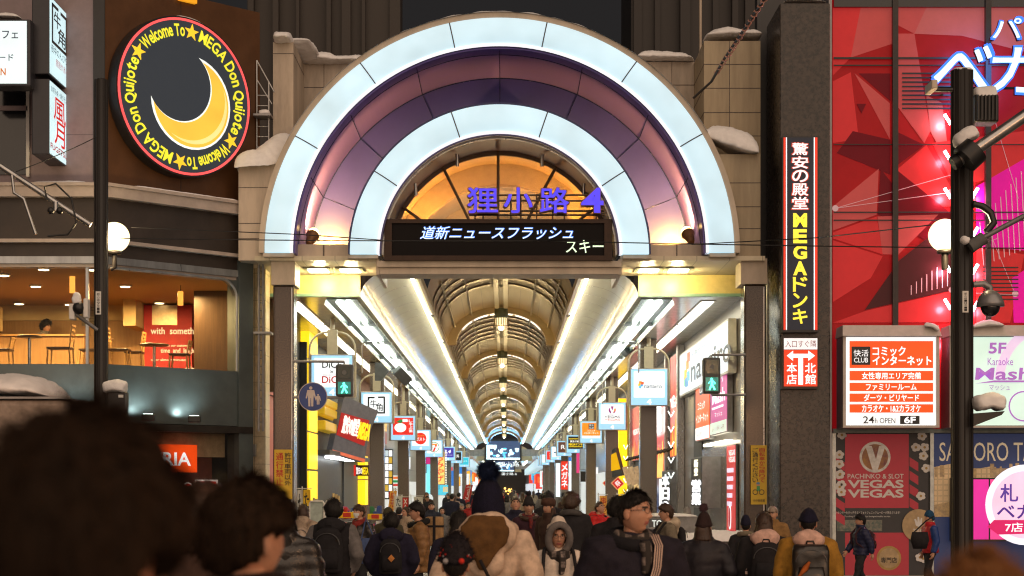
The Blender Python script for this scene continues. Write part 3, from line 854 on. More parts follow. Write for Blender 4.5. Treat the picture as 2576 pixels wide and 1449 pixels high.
# far gate of the next block, its screen and name
def far_gate(Y, name, cat, label, txt, img):
    t = thing(name, label, cat, (AX, Y, 0)); pl = front(Y)
    k = 200 / Y
    mb = MB(); mb.rect(pl, XL + .2, 1.35 + 2.25, XR - .2, 1.35 + 3.05, -.3, 0, mat('grey_tile_beam', (.33, .33, .32), .4, seam=(.02, .4, 0, .6)))
    for sx in (-1, 1):
        pts = [(AX + sx * u, v) for u, v in ((3.3, 3.05), (3.2, 3.6), (2.9, 4.2), (2.4, 4.6), (1.95, 4.8), (1.95, 3.05))]
        mb.prism(pl, pts, -.3, -.02, M_RIB)
    mb.build('portal', t)
    mb = MB(); mb.rect(pl, AX - 2.3, 3.05, AX + 2.0, 5.55, -.2, .12, M_BLACK); mb.build('screen_frame', t)
    mb = MB(); mb.rect(pl, AX - 2.1, 3.2, AX + 1.8, 5.35, .121, .126, mat('screen_dark', (.02, .03, .06), .3, emit=(.05, .09, .20), es=.8))
    r = random.Random(int(Y)); L1, L2 = glow((.75, .95, 1.0), 1.7), glow((.10, .55, 1.0), 1.5)
    mb.rect(pl, AX - 2.1, 3.2, AX + 1.8, 3.42, .127, .13, L1); mb.rect(pl, AX - 2.05, 3.42, AX - 1.7, 4.9, .127, .131, L1); mb.rect(pl, AX - 2.05, 4.5, AX - .9, 4.9, .127, .13, L1)
    for i in range(26):
        u, v = AX + r.uniform(-1.6, 1.5), r.uniform(3.45, 4.6)
        mb.disc(pl, u, v, r.uniform(.06, .28), .127, .13 + .001 * i, L1 if i % 3 else L2, 7, rv=r.uniform(.05, .2))
    mb.build('screen', t)
    mb = MB(); mb.text(pl, txt, AX - .7, 2.42, AX + 2.35, 2.95, .0, .02, glow((.95, 1, 1), 1.0)); mb.build('lettering', t)
    lamp('screen_lamp', 'AREA', (AX, Y - .6, CAMH + 4.2), 900 if Y < 300 else 200, (.12, .5, 1.0), 3.0, (math.radians(-90), 0, 0), parent=t)
    return t
far_gate(201, 'block_portal', 'portal', 'nearer inner portal with a blue screen and white street name below it', '狸小路 5', 0)
far_gate(345, 'block_portal', 'portal', 'farther inner portal with a small blue screen and a clock', '狸小路 6', 1)
roof2 = thing('arcade_roof', 'next block of the vaulted roof beyond the nearer portal', 'arcade roof', (AX, 225, 0))
roof_block(225, 344, roof2, [240 + 26 * i for i in range(4)], False)
for i in range(4):
    copy_tree(lan0, (AX, 239 + 26 * i, CAMH + 5.7), 'tiny pendant lantern beyond the nearer portal, %s of that row' % names[i])
for sx in (-1, 1):
    t = thing('strip_light', 'long row of tubes along the %s ceiling edge beyond the nearer portal' % ('left' if sx < 0 else 'right'), 'strip light', (AX + sx * 3.7, 226, ZS), 'light rows of the next block')
    mb = MB(); mb.box(AX + sx * 3.7 - .14, AX + sx * 3.7 + .14, 226, 343, ZS - .1, ZS - .02, M_TUBE); mb.build('lens', t)
for sx, side in ((-1, 'left'), (1, 'right')):
    x0, x1 = (XL - 5, XL) if sx < 0 else (XR, XR + 5)
    for k, (ya, yb) in enumerate(((203, 340), (348, 480))):
        t = thing('store_building', '%s shop row of the %s block beyond the nearer portal' % (side, ('next', 'last')[k]), 'shop front', ((x0 + x1) / 2, ya, 0))
        mb = MB(); mb.box(x0, x1, ya, yb, 0, ZS + .1, mat('far_shop_wall', (.22, .20, .18), .5)); mb.build('wall', t)
        mb = MB(); xi = XL if sx < 0 else XR
        mb.box(xi - .06, xi + .06, ya + 1, yb - 1, .3, 2.8, mat('far_lit_interior', (.5, .5, .5), .5, emit=(.85, .92, 1.0), es=.75, evar=.4, escale=.15)); mb.build('lit_interior', t)
    for k in range(14):
        Y = 212 + k * 9.5; x = AX + sx * 4.4
        t = thing('hanging_sign', 'tiny white hanging sign beyond the nearer portal on the %s, %dth in its row' % (side, k + 1), 'shop sign', (x, Y, CAMH + 2.9), 'tiny white signs of the next block')
        mb = MB(); mb.box(x - .6, x + .6, Y, Y + .2, CAMH + 2.35, CAMH + 3.45, M_WHITE); mb.build('case', t)
        mb = MB(); mb.box(x - .56, x + .56, Y - .01, Y - .002, CAMH + 2.4, CAMH + 3.4, glow((.55, .80, .95), .95, 'far_sign_face')); mb.build('lit_face', t)
    for k in range(9):
        Y = 214 + k * 15; r = random.Random(k * 3 + (sx > 0)); x = AX + sx * 5.1; z = 1.6 + r.uniform(.4, 2.2)
        t = thing('shop_sign', 'small coloured far sign beyond the nearer portal on the %s, %s in its row' % (side, ('first', 'second', 'third', 'fourth', 'fifth', 'sixth', 'seventh', 'eighth', 'ninth')[k]), 'shop sign', (x, Y, z), 'coloured far signs of the next block')
        mb = MB(); mb.box(x - .45, x + .45, Y, Y + .3, z, z + r.uniform(.7, 1.8), glow(r.choice(['#e03828', '#f0a030', '#e8f0f0', '#3080d0', '#58b8d8', '#f06820']), .95)); mb.build('lit_face', t)
# clock on the farther portal
t = thing('wall_clock', 'round white clock hung before the farther portal', 'clock', P(1287, 1143, 300)); pl = Pl(P(1287, 1143, 300))
mb = MB(); mb.disc(pl, 0, 0, .72, -.1, 0, M_GREY); mb.build('case', t)
mb = MB(); mb.disc(pl, 0, 0, .66, .0, .02, glow((.9, .95, .95), .9)); mb.build('dial', t)
mb = MB(); mb.prism(pl, [(-.04, 0), (.04, 0), (.02, .5), (-.02, .5)], .021, .03, M_BLACK); mb.prism(pl, [(0, -.04), (0, .04), (.34, .1), (.34, .06)], .021, .032, M_BLACK); mb.build('hands', t)
t = thing('far_street', 'dark end of the arcade with orange street lights far beyond', 'street', (AX, 500, 0))
mb = MB(); mb.box(-14, 14, 500, 501, 0, 16, M_BLACK); mb.build('dark_facade', t)
mb = MB()
r_ = random.Random(3)
for i in range(22):
    p = P(r_.uniform(1262, 1290), r_.uniform(1228, 1250), 498); mb.ball(p, r_.uniform(.12, .3), glow((1, .55, .12), 4), 8, 5)
mb.build('street_light', t)
# ------------------------------------------------------------------ pillars with hanging signs
M_SIGNB = mat('sky_blue_acrylic', (.25, .45, .6), rough=.3, var=0, emit=(.31, .60, .83), es=.95)
M_SIGNW = mat('white_acrylic', (.6, .6, .6), rough=.3, var=0, emit=(.92, .97, 1.0), es=1.0)
M_POST = mat('cream_post', (.60, .52, .36), rough=.4, var=.06)
def pillar(x, y, label, w=.5, m=M_GRANITE):
    t = thing('arcade_pillar', label, 'pillar', (x, y, 0), 'granite pillars of the arcade')
    mb = MB(); mb.bev(x - w / 2, x + w / 2, y, y + w, .02, ZS - .01, m, .02); mb.build('shaft', t)
    mb = MB(); mb.box(x - w / 2 - .012, x + w / 2 + .012, y - .012, y + w + .012, .02, .35, M_DARK); mb.build('base', t)
    return t
def hang_sign(x, y, label, draw, w=1.14, h=1.13, zc=CAMH + 2.93):
    t = thing('hanging_sign', label, 'shop sign', (x, y, zc), 'blue bordered shop signs hung along the arcade')
    pl = Pl((x, y, zc))
    mb = MB(); mb.bev(x - w / 2, x + w / 2, y + .005, y + .26, zc - h / 2, zc + h / 2, mat('sign_case', (.45, .40, .33), .35, .3), .02); mb.build('case', t)
    mb = MB(); mb.rect(pl, -w / 2 + .035, -h / 2 + .035, w / 2 - .035, h / 2 - .035, -.005, .008, M_SIGNB); f = mb.build('blue_face', t)
    mb = MB(); mb.rect(pl, -w * .40, -h * .27, w * .40, h * .41, .009, .014, M_SIGNW); mb.build('white_panel', t)
    mb = MB(); mb.text(pl, '4', -.075, -h * .46, .075, -h * .31, .009, .014, M_SIGNW, bold=.02); mb.build('block_number', t)
    mb = MB(); draw(mb, pl, w, h)
    if mb.v: mb.build('shop_logo', t)
    for s in (-1, 1):
        mb = MB(); pts = [(x + s * w * .53, y + .13, zc - h * .5), (x + s * w * .53, y + .13, zc + h * .62)]
        for k in range(1, 7):
            a = PI / 2 * k / 6; pts.append((x + s * (w * .12 + w * .41 * math.cos(a)), y + .13, zc + h * .62 + w * .40 * math.sin(a)))
        mb.tube(pts, .028, M_POST, 8); mb.build('arched_bracket', t)
    mb = MB(); mb.box(x - .13, x + .13, y + .03, y + .23, zc + h / 2 + .01, zc + h * 1.02 + .06, M_POST); mb.build('post', t)
    mb = MB(); mb.tube([(x, y + .13, zc + h + .1), (x, y + .13, ZS - .01)], .06, M_POST, 8); mb.build('hanger', t)
    return t
K_ = glow('#1c1c1e', .3, 'ink_black'); RED = glow('#d8281c', 1.0); ORA = glow('#f58a1e', 1.0); GRN = glow('#1d7a3a', 1.0); PUR = glow('#3c2d9a', 1.0); YEL = glow('#f6d21a', 1.1)
WHT = glow('#ffffff', 1.0)
def d_dice(mb, pl, w, h):
    mb.text(pl, 'DiCE', -.32, .20, .32, .38, .015, .017, K_, keep=True, bold=.02); mb.text(pl, 'Dice City Entertainment', -.3, .165, .32, .195, .015, .017, K_, keep=True)
    mb.text(pl, '×', -.05, .06, .05, .14, .015, .017, K_); mb.text(pl, 'KARAOKE カラオケ', -.3, .0, .25, .04, .015, .017, K_, keep=True)
    mb.text(pl, 'DiCE', -.32, -.20, .34, -.01, .015, .017, glow('#b02020', .8), keep=True, bold=.02)
def d_gyu(mb, pl, w, h):
    for a in ((-.30, -.22, .30, -.16), (-.30, .32, -.06, .38), (.05, .33, .30, .39), (-.31, -.2, -.25, .36), (.25, -.2, .31, .36)): mb.rect(pl, *a, .015, .019, K_)
    mb.text(pl, '牛', -.22, .0, .02, .26, .015, .018, K_, bold=.02); mb.text(pl, '角', -.02, -.13, .22, .15, .015, .018, K_, bold=.02)
def d_shabu(mb, pl, w, h):
    mb.rect(pl, -w * .40, -h * .27, w * .40, h * .41, .015, .017, RED); mb.disc(pl, -.12, .02, .26, .0175, .019, WHT, 24, rv=.2)
    mb.text(pl, 'しゃぶ葉', .26, -.2, .42, .4, .0175, .02, WHT, vert=True, bold=.02); mb.text(pl, 'お好み', -.26, -.06, .04, .1, .0195, .021, K_, keep=True)
    mb.prism(pl, [(-.3, .28), (-.12, .22), (.06, .3), (-.1, .4)], .0175, .019, GRN); mb.rect(pl, -.02, .28, .2, .4, .0195, .021, WHT)
def d_gusto(mb, pl, w, h):
    mb.disc(pl, .0, .08, .32, .015, .018, RED, 36); mb.text(pl, 'ガスト', -.25, -.04, .25, .14, .0185, .021, WHT, bold=.03); mb.text(pl, 'カフェレストラン', -.22, .2, .22, .26, .0185, .021, YEL)
def d_seven(mb, pl, w, h):
    mb.disc(pl, 0, .08, .34, .015, .017, GRN, 36); mb.disc(pl, 0, .08, .29, .0175, .019, WHT, 36); mb.rect(pl, -.2, .2, .2, .30, .0195, .021, ORA); mb.prism(pl, [(.06, .2), (.2, .2), (.02, -.2), (-.1, -.2)], .0195, .021, RED)
    mb.rect(pl, -.3, .05, .3, .11, .0215, .023, WHT); mb.text(pl, 'ELEVEN', -.26, .05, .26, .1, .0235, .025, GRN)
def d_34(mb, pl, w, h):
    mb.rect(pl, -w * .40, -h * .27, w * .40, h * .41, .015, .017, PUR); mb.text(pl, '3.4', -.32, .02, .2, .3, .0175, .02, WHT, bold=.02, shear=.2); mb.text(pl, 'キノシタビル', -.1, -.16, .36, -.08, .0175, .02, WHT)
def d_dark(mb, pl, w, h):
    mb.rect(pl, -w * .40, -h * .27, w * .40, h * .41, .015, .017, K_); mb.text(pl, '串鳥', -.25, -.05, .25, .25, .0175, .02, WHT)
def d_cyan(mb, pl, w, h):
    mb.rect(pl, -w * .40, -h * .27, w * .40, h * .41, .015, .017, glow('#28b4c8', 1)); mb.text(pl, 'メガネ', -.3, .0, .3, .15, .0175, .02, WHT)
def d_nana(mb, pl, w, h):
    for i, (c, u, v) in enumerate((('#f08a28', -.30, .10), ('#e8c02a', -.33, .03), ('#3a9ad0', -.26, .02), ('#60b8d8', -.31, -.04), ('#e86030', -.24, .08))): mb.rect(pl, u, v, u + .08, v + .08, .015, .018 + i * .001, glow(c, 1))
    mb.text(pl, 'nanairo', -.15, -.04, .38, .09, .015, .018, glow('#3a4a58', .6), bold=.01); mb.text(pl, '札幌ナナイロ', -.14, .12, .12, .16, .015, .018, K_)
def d_vegas(mb, pl, w, h):
    mb.disc(pl, 0, .25, .15, .015, .018, glow('#8a2878', .9), 28); mb.prism(pl, [(0, .11), (.15, .25), (.1, .36)], .0185, .02, ORA); mb.prism(pl, [(-.11, .36), (-.05, .36), (0, .2), (.05, .36), (.11, .36), (.02, .1), (-.02, .1)], .0205, .022, WHT)
    mb.text(pl, 'PACHINKO & SLOT', -.3, .05, .3, .085, .015, .018, K_); mb.text(pl, 'VEGAS', -.32, -.07, .32, .03, .015, .018, K_, bold=.02); mb.text(pl, 'VEGAS', -.32, -.19, .32, -.09, .015, .018, glow('#b06050', .9), bold=.02)
def d_comic(mb, pl, w, h):
    mb.rect(pl, -w * .40, -h * .16, w * .40, h * .41, .015, .017, ORA); mb.rect(pl, -.13, .14, .15, .42, .0175, .019, K_); mb.text(pl, '快活', -.1, .29, .12, .39, .0195, .021, WHT); mb.text(pl, 'CLUB', -.1, .17, .12, .25, .0195, .021, WHT)
    mb.text(pl, 'コミック', -.2, .03, .2, .11, .0175, .02, WHT, bold=.02); mb.text(pl, 'インターネット', -.36, -.1, .36, -.0, .0175, .02, WHT, bold=.02); mb.text(pl, '24h OPEN', -.15, -.25, .15, -.2, .015, .018, K_)
def d_mega(mb, pl, w, h):
    mb.rect(pl, -w * .40, -h * .27, w * .40, h * .41, .015, .017, K_); mb.text(pl, '驚安の殿堂', -.34, .1, .34, .22, .0175, .02, WHT, bold=.02); mb.text(pl, 'MEGAドンキ', -.42, -.1, .42, .06, .0175, .02, YEL, bold=.03)
    mb.rect(pl, -.42, -.18, .42, -.15, .0175, .019, YEL); mb.rect(pl, -.42, .3, .42, .33, .0175, .019, YEL)
def d_red(mb, pl, w, h):
    mb.rect(pl, -w * .40, -h * .27, w * .40, h * .41, .015, .017, RED); mb.text(pl, '薬', -.2, -.1, .2, .3, .0175, .02, WHT, bold=.02)
def d_brown(mb, pl, w, h):
    mb.rect(pl, -w * .40, -h * .27, w * .1, h * .41, .015, .017, glow('#5a3020', .8)); mb.text(pl, 'R', -.25, -.05, .05, .25, .0175, .02, WHT)
def d_none(mb, pl, w, h):
    mb.rect(pl, -w * .3, h * .0, w * .3, h * .1, .015, .017, glow('#3a6a8a', .8))
def d_green(mb, pl, w, h):
    mb.rect(pl, -w * .2, -h * .1, w * .2, h * .3, .015, .017, glow('#78b428', 1))
LSIGN = [(835, 945, d_dice, 'nearest left hanging sign with black and red karaoke lettering'), (947, 1025, d_gyu, 'hanging sign with two black brush characters in a black square'),
         (1014, 1077, d_shabu, 'red hanging sign with a white speech bubble on the left'), (1058, 1107, d_gusto, 'hanging sign with a red disc and white kana'),
         (1092, 1128, d_seven, 'hanging sign with a green ring and orange numeral'), (1127, 1141, d_34, 'violet hanging sign with white figures'),
         (1148, 1150, d_dark, 'small black hanging sign behind the violet one'), (1168, 1162, d_cyan, 'small cyan hanging sign deep on the left')]
RSIGN = [(1633, 974, d_nana, 'nearest right hanging sign with coloured squares and a grey word'), (1540, 1047, d_vegas, 'hanging sign with a round violet V emblem'),
         (1487, 1087, d_comic, 'orange hanging sign with a black square'), (1448, 1117, d_mega, 'black and yellow hanging sign'),
         (1420, 1128, d_brown, 'hanging sign with a brown panel and letter R'), (1403, 1140, d_none, 'hanging sign with a slate bar behind the brown one'), (1388, 1148, d_red, 'small red hanging sign deep on the right'),
         (1376, 1156, d_green, 'small hanging sign with a green patch')]
for lst, sx, side in ((LSIGN, -1, 'left'), (RSIGN, 1, 'right')):
    for i, (px, py, fn, lb) in enumerate(lst):
        x = AX + sx * 4.42; Y = x * F / (px - CX)
        zc = CAMH + (HY - py) / F * Y
        hang_sign(x, Y, lb, fn, zc=zc)
        if i or sx > 0:
            pillar(x + sx * .02, Y + .45, 'granite pillar behind the %s sign from the gate on the %s' % (names[i], side), m=M_GRANITE)
    k = 8; Y0 = abs(AX + sx * 4.42) * F / abs(lst[-1][0] - CX)
    for j in range(5):
        y = Y0 + 9 + j * 9
        if y > 198: break
        fn = (d_none, d_green, d_red, d_cyan, d_dark)[(j * 2 + (sx > 0)) % 5]
        hang_sign(AX + sx * 4.42, y, 'tiny hanging sign far back on the %s, %s beyond the named ones' % (side, names[j]), fn, zc=CAMH + 3.0)
    for j in range(3):
        y = Y0 + 9 + j * 18.6
        if y < 198: pillar(AX + sx * 4.44, y + .45, 'far granite pillar on the %s, %s beyond the named signs' % (side, names[j]))
# bent pipe brackets and loudspeakers near the fluorescent edge
M_SPK = mat('loudspeaker_grey', (.10, .105, .11), rough=.5)
for (px, py, Y, rot, lb) in ((1470, 945, 58, .8, 'grey box loudspeaker on the left ceiling pole'), (1012, 945, 58, .8, 'grey box loudspeaker under the left lights'), (1583, 873, 56, -.7, 'grey box loudspeaker under the right lights')):
    if px == 1470: continue
    p = P(px, py, Y); t = thing('loudspeaker', lb, 'loudspeaker', p, 'loudspeakers under the aisle ceilings')
    R = Matrix.Rotation(rot, 4, 'Y') @ Matrix.Rotation(.5, 4, 'Z')
    bm = bmesh.new(); bmesh.ops.create_cube(bm, size=1); 
    for v in bm.verts: v.co = Vector((v.co.x * .62, v.co.y * .34, v.co.z * .36))
    bmesh.ops.bevel(bm, geom=bm.edges[:], offset=.03, segments=2, affect='EDGES')
    mb = MB(); bm.verts.index_update(); mb.add([p + R @ v.co for v in bm.verts], [[v.index for v in f.verts] for f in bm.faces], M_SPK); bm.free(); mb.build('cabinet', t)
    mb = MB(); e = P(px + (-52 if rot > 0 else 40), py - 10, Y); mb.tube([p, p + Vector((0, 0, .2)), e], .03, M_GREY, 6); mb.build('arm', t)
    mb = MB(); mb.prism(Pl(e), [(-.22, -.3), (.0, -.3), (.24, .0), (.0, .3), (-.22, .3)], -.1, .1, M_SPK); mb.build('wedge', t)
for sx, side in ((-1, 'left'), (1, 'right')):
    for k in range(4):
        y = 50 + k * 18.6; x0, x1 = AX + sx * 4.9, AX + sx * 3.4
        x1 = AX + sx * 3.35; x0 = AX + sx * 3.98
        mb = MB(); z = ZS - .28
        mb.tube([(x0, y, z - .9), (x0, y, z - .12), (x0 - sx * .05, y, z - .03), (x0 - sx * .14, y, z), (x1, y, z)], .022, M_STEEL, 6)
        o = mb.build('banner_bracket'); tag(o, 'bent steel banner bracket hanging below the %s lights, %s from the gate' % (side, names[k]), 'bracket', 'bent steel brackets under the lights')
# ------------------------------------------------------------------ corner building on the left
LY = 36.2
LF = front(LY)
xc = X(262, LY)
LW = Pl((xc, LY, CAMH), (2.45, 2.40, 0))
wl_end = LW.at(626, 500)[0]
def lz(py): return Z(py, LY)
M_BROWN = mat('brown_metal_cladding', (0.105, 0.046, 0.018), rough=0.38, metal=0.2, var=0.14, scale=2.0)
M_MAUVE = mat('mauve_cladding', (0.23, 0.175, 0.185), rough=0.45, var=0.08, seam=(0.015, .5, 2, 3.1))
M_LEDGE = mat('pale_ledge_metal', (0.42, 0.36, 0.33), rough=0.4, var=0.12, scale=3)
M_DBAND = mat('dark_brown_fascia', (0.035, 0.026, 0.022), rough=0.45, var=0.25, scale=1.5)
M_SILV = mat('brushed_silver', (0.36, 0.38, 0.40), rough=0.3, metal=0.7, var=0.2, scale=4, stretch=(1, 1, .15))
M_TEALM = mat('dark_teal_metal', (0.115, 0.14, 0.145), rough=0.34, metal=0.55, var=0.12, scale=1.5)
lb = thing('cafe_building', 'dark corner building with a lit cafe behind wide upper windows', 'building', (xc, LY, 0))
def both(mb, z0, z1, n0, n1, m, xl=-24, ue=None):
    """a band that runs along the street front and round the chamfered corner"""
    ue = wl_end if ue is None else ue
    c = math.tan(math.radians(45) / 2)      # mitre of the 135 degree corner
    for n, in ((0,),):
        k0, k1 = n0 * -c, n1 * -c
    a0, a1 = LF.w(xc - xc + xc - n0 * -.41 * -1, 0, n0), None
    ang = math.radians(44.4) / 2; t = math.tan(ang)
    f0, f1 = LF.w(xc - n0 * 0 + n0 * t, 0, n0), LF.w(xc + n1 * t, 0, n1)
    pts = [(xl, LY - n0), (f0.x, f0.y), tuple(LW.w(ue, 0, n0).xy), tuple(LW.w(ue, 0, n1).xy), (f1.x, f1.y), (xl, LY - n1)]
    vs = [(x, y, z0) for x, y in pts] + [(x, y, z1) for x, y in pts]
    fs = [(0, 1, 4, 5), (1, 2, 3, 4), (11, 10, 7, 6), (10, 9, 8, 7), (5, 4, 10, 11), (4, 3, 9, 10), (0, 6, 7, 1), (1, 7, 8, 2), (2, 8, 9, 3), (0, 5, 11, 6)]
    mb.add(vs, fs, m)
ztop = lz(-60)
mb = MB(); mb.add([LW.w(0, lz(470) - CAMH, 0), LW.w(wl_end + .3, lz(470) - CAMH, 0), LW.w(wl_end + .3, ztop - CAMH, 0), LW.w(0, ztop - CAMH, 0)], [(0, 1, 2, 3)], M_BROWN)
mb.build('brown_wall', lb)
mb = MB()
for px in (690 / 2.013 + 0, ): pass
u = LW.at(455, 470)[0]; mb.rect(LW, u - .006, lz(470) - CAMH, u + .006, ztop - CAMH, 0, .004, M_BLACK); mb.build('panel_joint', lb)
mb = MB(); mb.box(-24, xc - .001, LY, LY + .3, lz(470), ztop, M_MAUVE); mb.build('mauve_wall', lb)
mb = MB(); mb.box(xc - .22, xc + .02, LY - .04, LY - .001, lz(455), ztop, M_BLACK); mb.build('corner_post', lb)
mb = MB(); both(mb, lz(500), lz(474), -.2, .30, M_LEDGE); mb.build('upper_ledge', lb)
mb = MB(); both(mb, lz(474) + .002, lz(466), -.2, .36, M_LEDGE); mb.build('ledge_lip', lb)
mb = MB(); both(mb, lz(608), lz(500) - .002, -.2, .10, M_DBAND); mb.build('dark_fascia', lb)
mb = MB(); both(mb, lz(613), lz(604), -.1, .22, M_LEDGE); mb.build('lower_trim', lb)
mb = MB(); both(mb, lz(646), lz(613) - .002, -.2, .06, M_DBAND); mb.build('window_head', lb)
mb = MB(); both(mb, lz(664), lz(646) - .002, -.25, .10, M_SILV); mb.build('silver_band', lb)
mb = MB(); both(mb, lz(672), lz(664) - .002, -.25, .04, M_LEDGE); mb.build('head_trim', lb)
zw0, zw1 = lz(916), lz(672)
mb = MB(); both(mb, lz(1062), zw0, -.2, .06, M_TEALM); mb.build('metal_apron', lb)
mb = MB(); both(mb, lz(1082), lz(1064), -.2, .16, M_DARK); mb.build('apron_ledge', lb)
# frame on the chamfer's right side with a rounded window corner
ur = LW.at(592, 800)[0]
mb = MB(); mb.rect(LW, ur, 0.15 - CAMH, wl_end + .02, lz(613) - CAMH - .05, -.3, .14, M_TEALM); mb.build('end_pier', lb)
mb = MB(); R_ = .42; pts = [(ur - R_, zw1 - CAMH), (ur + .001, zw1 - CAMH), (ur + .001, zw1 - CAMH - R_)]
for k in range(1, 8):
    a = PI / 2 * k / 8; pts.append((ur - R_ + R_ * math.cos(a), zw1 - CAMH - R_ + R_ * math.sin(a)))
mb.prism(LW, pts, -.1, .05, M_TEALM)
pts = [LW.w(ur - R_ + R_ * math.cos(a), zw1 - CAMH - R_ + R_ * math.sin(a), .055) for a in [PI / 2 * k / 8 for k in range(9)]]
mb.tube([LW.w(ur, zw0 - CAMH, .055)] + pts + [LW.w(0.1, zw1 - CAMH, .055)], .03, M_SILV, 6)
mb.build('window_frame', lb)
M_PANE2 = mat('cafe_pane', (.01, .01, .01), rough=.02, var=0, alpha=.10, spec=.5)
mb = MB(); mb.rect(LW, .05, zw0 - CAMH, ur, zw1 - CAMH, -.06, -.05, M_PANE2); mb.box(-24, xc, LY + .05, LY + .06, zw0, zw1, M_PANE2); mb.build('window_pane', lb)
mb = MB(); mb.box(X(219, LY) - .03, X(219, LY) + .03, LY, LY + .07, zw0, zw1, M_SILV); mb.build('mullion', lb)
# ground floor glass with the eatery behind
mb = MB(); mb.rect(LW, .0, .15 - CAMH, ur, lz(1082) - CAMH, -.05, -.04, M_PANE2); mb.box(-24, xc, LY + .05, LY + .06, .15, lz(1082), M_PANE2); mb.build('shop_pane', lb)
M_RED2 = mat('dark_red_interior', (.10, .025, .02), rough=.5)
mb = MB(); mb.rect(LW, .0, .1 - CAMH, ur, lz(1145) - CAMH, -1.0, -.9, M_RED2); mb.rect(LW, .0, lz(1145) - CAMH, ur, lz(1082) - CAMH, -.5, -.4, mat('beige_blind', (.32, .24, .14), .6)); mb.build('shop_interior', lb)
mb = MB(); mb.rect(LW, .0, .0 - CAMH, ur, .15 - CAMH, -.2, .1, M_DARK); mb.build('plinth', lb)
t = thing('orange_sign_box', 'orange lit sign box with white capital letters in the lower left window', 'shop sign', LW.w(*LW.at(450, 1190), -.2))
mb = MB(); mb.prect(LW, 330, 1119, 509, 1187, -.3, -.2, glow('#f04a10', .95)); mb.build('lit_face', t)
mb = MB(); mb.ptext(LW, 'SAIZERIA', 296, 1138, 493, 1170, -.199, -.19, WHT, bold=.02); mb.build('lettering', t)
mb = MB(); mb.ptext(LW, '00円', 440, 1212, 556, 1272, -.199, -.19, glow('#c02018', .8), bold=.03); mb.ptext(LW, '00円', 437, 1209, 559, 1275, -.2, -.195, glow('#e8dcd0', .6), bold=.06)
tag(mb.build('window_lettering'), 'big red and white price lettering on the lower left window', 'window lettering')
for px, py in ((345, 1052), (461, 1056), (190, 1050)):
    pl = LW if px > 262 else LF
    u, v = pl.at(px, py + 8); p = pl.w(u, v, .42)
    t = thing('wall_washer', 'small dark up-light on the apron ledge, %s of three' % {190: 'leftmost', 345: 'middle', 461: 'rightmost'}[px], 'spotlight', p, 'up-lights on the apron ledge')
    mb = MB(); mb.bev(p.x - .13, p.x + .13, p.y - .08, p.y + .08, p.z, p.z + .14, M_BLACK, .02); mb.build('housing', t)
    mb = MB(); mb.box(p.x - .09, p.x + .09, p.y - .05, p.y + .05, p.z + .141, p.z + .15, glow((.8, 1, .95), 6)); mb.build('lens', t)
    l = lamp('washer_lamp', 'SPOT', p + Vector((0, 0, .2)), 34, (.80, 1, .96), .05, None, 2.5, t, .9); aim(l, pl.w(u, v + .75, .0))
# cafe interior
M_WOOD = mat('pale_wood_panel', (.42, .24, .085), rough=.5, col2=(.34, .18, .06), scale=3, stretch=(6, 6, .4))
M_CEIL = mat('cafe_ceiling', (.42, .26, .11), rough=.7, var=.05)
M_CWALL = mat('cafe_cream_wall', (.62, .46, .22), rough=.7, var=.04)
M_REDW = mat('red_cafe_wall', (.42, .012, .014), rough=.6, var=.1)
M_DWOOD = mat('dark_wood_panel', (.09, .05, .025), rough=.4, col2=(.06, .034, .018), scale=3, stretch=(6, 6, .4))
M_CHAIR = mat('honey_wood', (.55, .32, .10), rough=.4, var=.15)
caf = thing('cafe_room', 'warm cafe room with wood panelling and a red wall of white text', 'cafe interior', (-10, 44.5, zw0))
BY = 44.5
zce = CAMH + 4.66
mb = MB(); mb.add([(-24, LY + .3, zce), (xc, LY + .3, zce), tuple(LW.w(wl_end - .1, zce - CAMH, -.3)), (-5.6, BY, zce), (-24, BY, zce)], [(0, 1, 2, 3, 4)], M_CEIL); mb.build('ceiling', caf)
mb = MB(); mb.add([(-24, LY + .3, zw0 - .3), (xc, LY + .3, zw0 - .3), tuple(LW.w(wl_end - .1, zw0 - .3 - CAMH, -.3)), (-5.6, BY, zw0 - .3), (-24, BY, zw0 - .3)], [(0, 1, 2, 3, 4)], M_DWOOD); mb.build('floor', caf)
bp_ = front(BY)
mb = MB(); mb.prect(bp_, -300, 700, 640, 806, -.1, 0, M_CWALL); mb.build('upper_wall', caf)
mb = MB(); mb.prect(bp_, -300, 806.5, 640, 990, -.1, .0, M_WOOD); mb.build('wood_wall', caf)
mb = MB(); mb.prect(bp_, 372, 772, 492, 990, .0, .5, M_REDW); mb.build('red_wall', caf)
mb = MB(); mb.prect(bp_, 340, 760, 371, 832, .0, 1.4, M_CWALL); mb.build('bulkhead', caf)
mb = MB(); mb.prect(bp_, 207, 771, 250, 820, .01, .06, mat('grille_grey', (.20, .16, .10), .6, seam=(.02, .5, 2, .07))); mb.build('vent_grille', caf)
mb = MB(); mb.prect(bp_, 393, 773, 455, 822, .501, .52, mat('silver_panel', (.55, .42, .25), .35, .4)); mb.build('picture_panel', caf)
mb = MB()
for s_, a, b, c, d in (('with  something', 379, 824, 512, 846), ('drawn from our customers', 388, 866, 480, 872), ('time  and  laughter', 404, 876, 505, 891), ('after almost minutes', 380, 902, 470, 908), ('bite  or  a  drink', 386, 921, 500, 936)):
    u0_, v0_ = bp_.at(a, d); u1_, v1_ = bp_.at(min(c, 700), b); mb.text(front(BY - .5), s_, *front(BY - .5).at(a, d), *front(BY - .5).at(c, b), .002, .008, glow((.95, .86, .62), .55), bold=.015)
mb.build('wall_text', caf)
mb = MB(); p0 = Vector((X(488, 41.5), 41.5)); mb.box(X(488, 41.2), X(520, 41.2) + 2, 41.2, 41.35, zw0 - .3, zce, M_DWOOD); mb.build('dark_partition', caf)
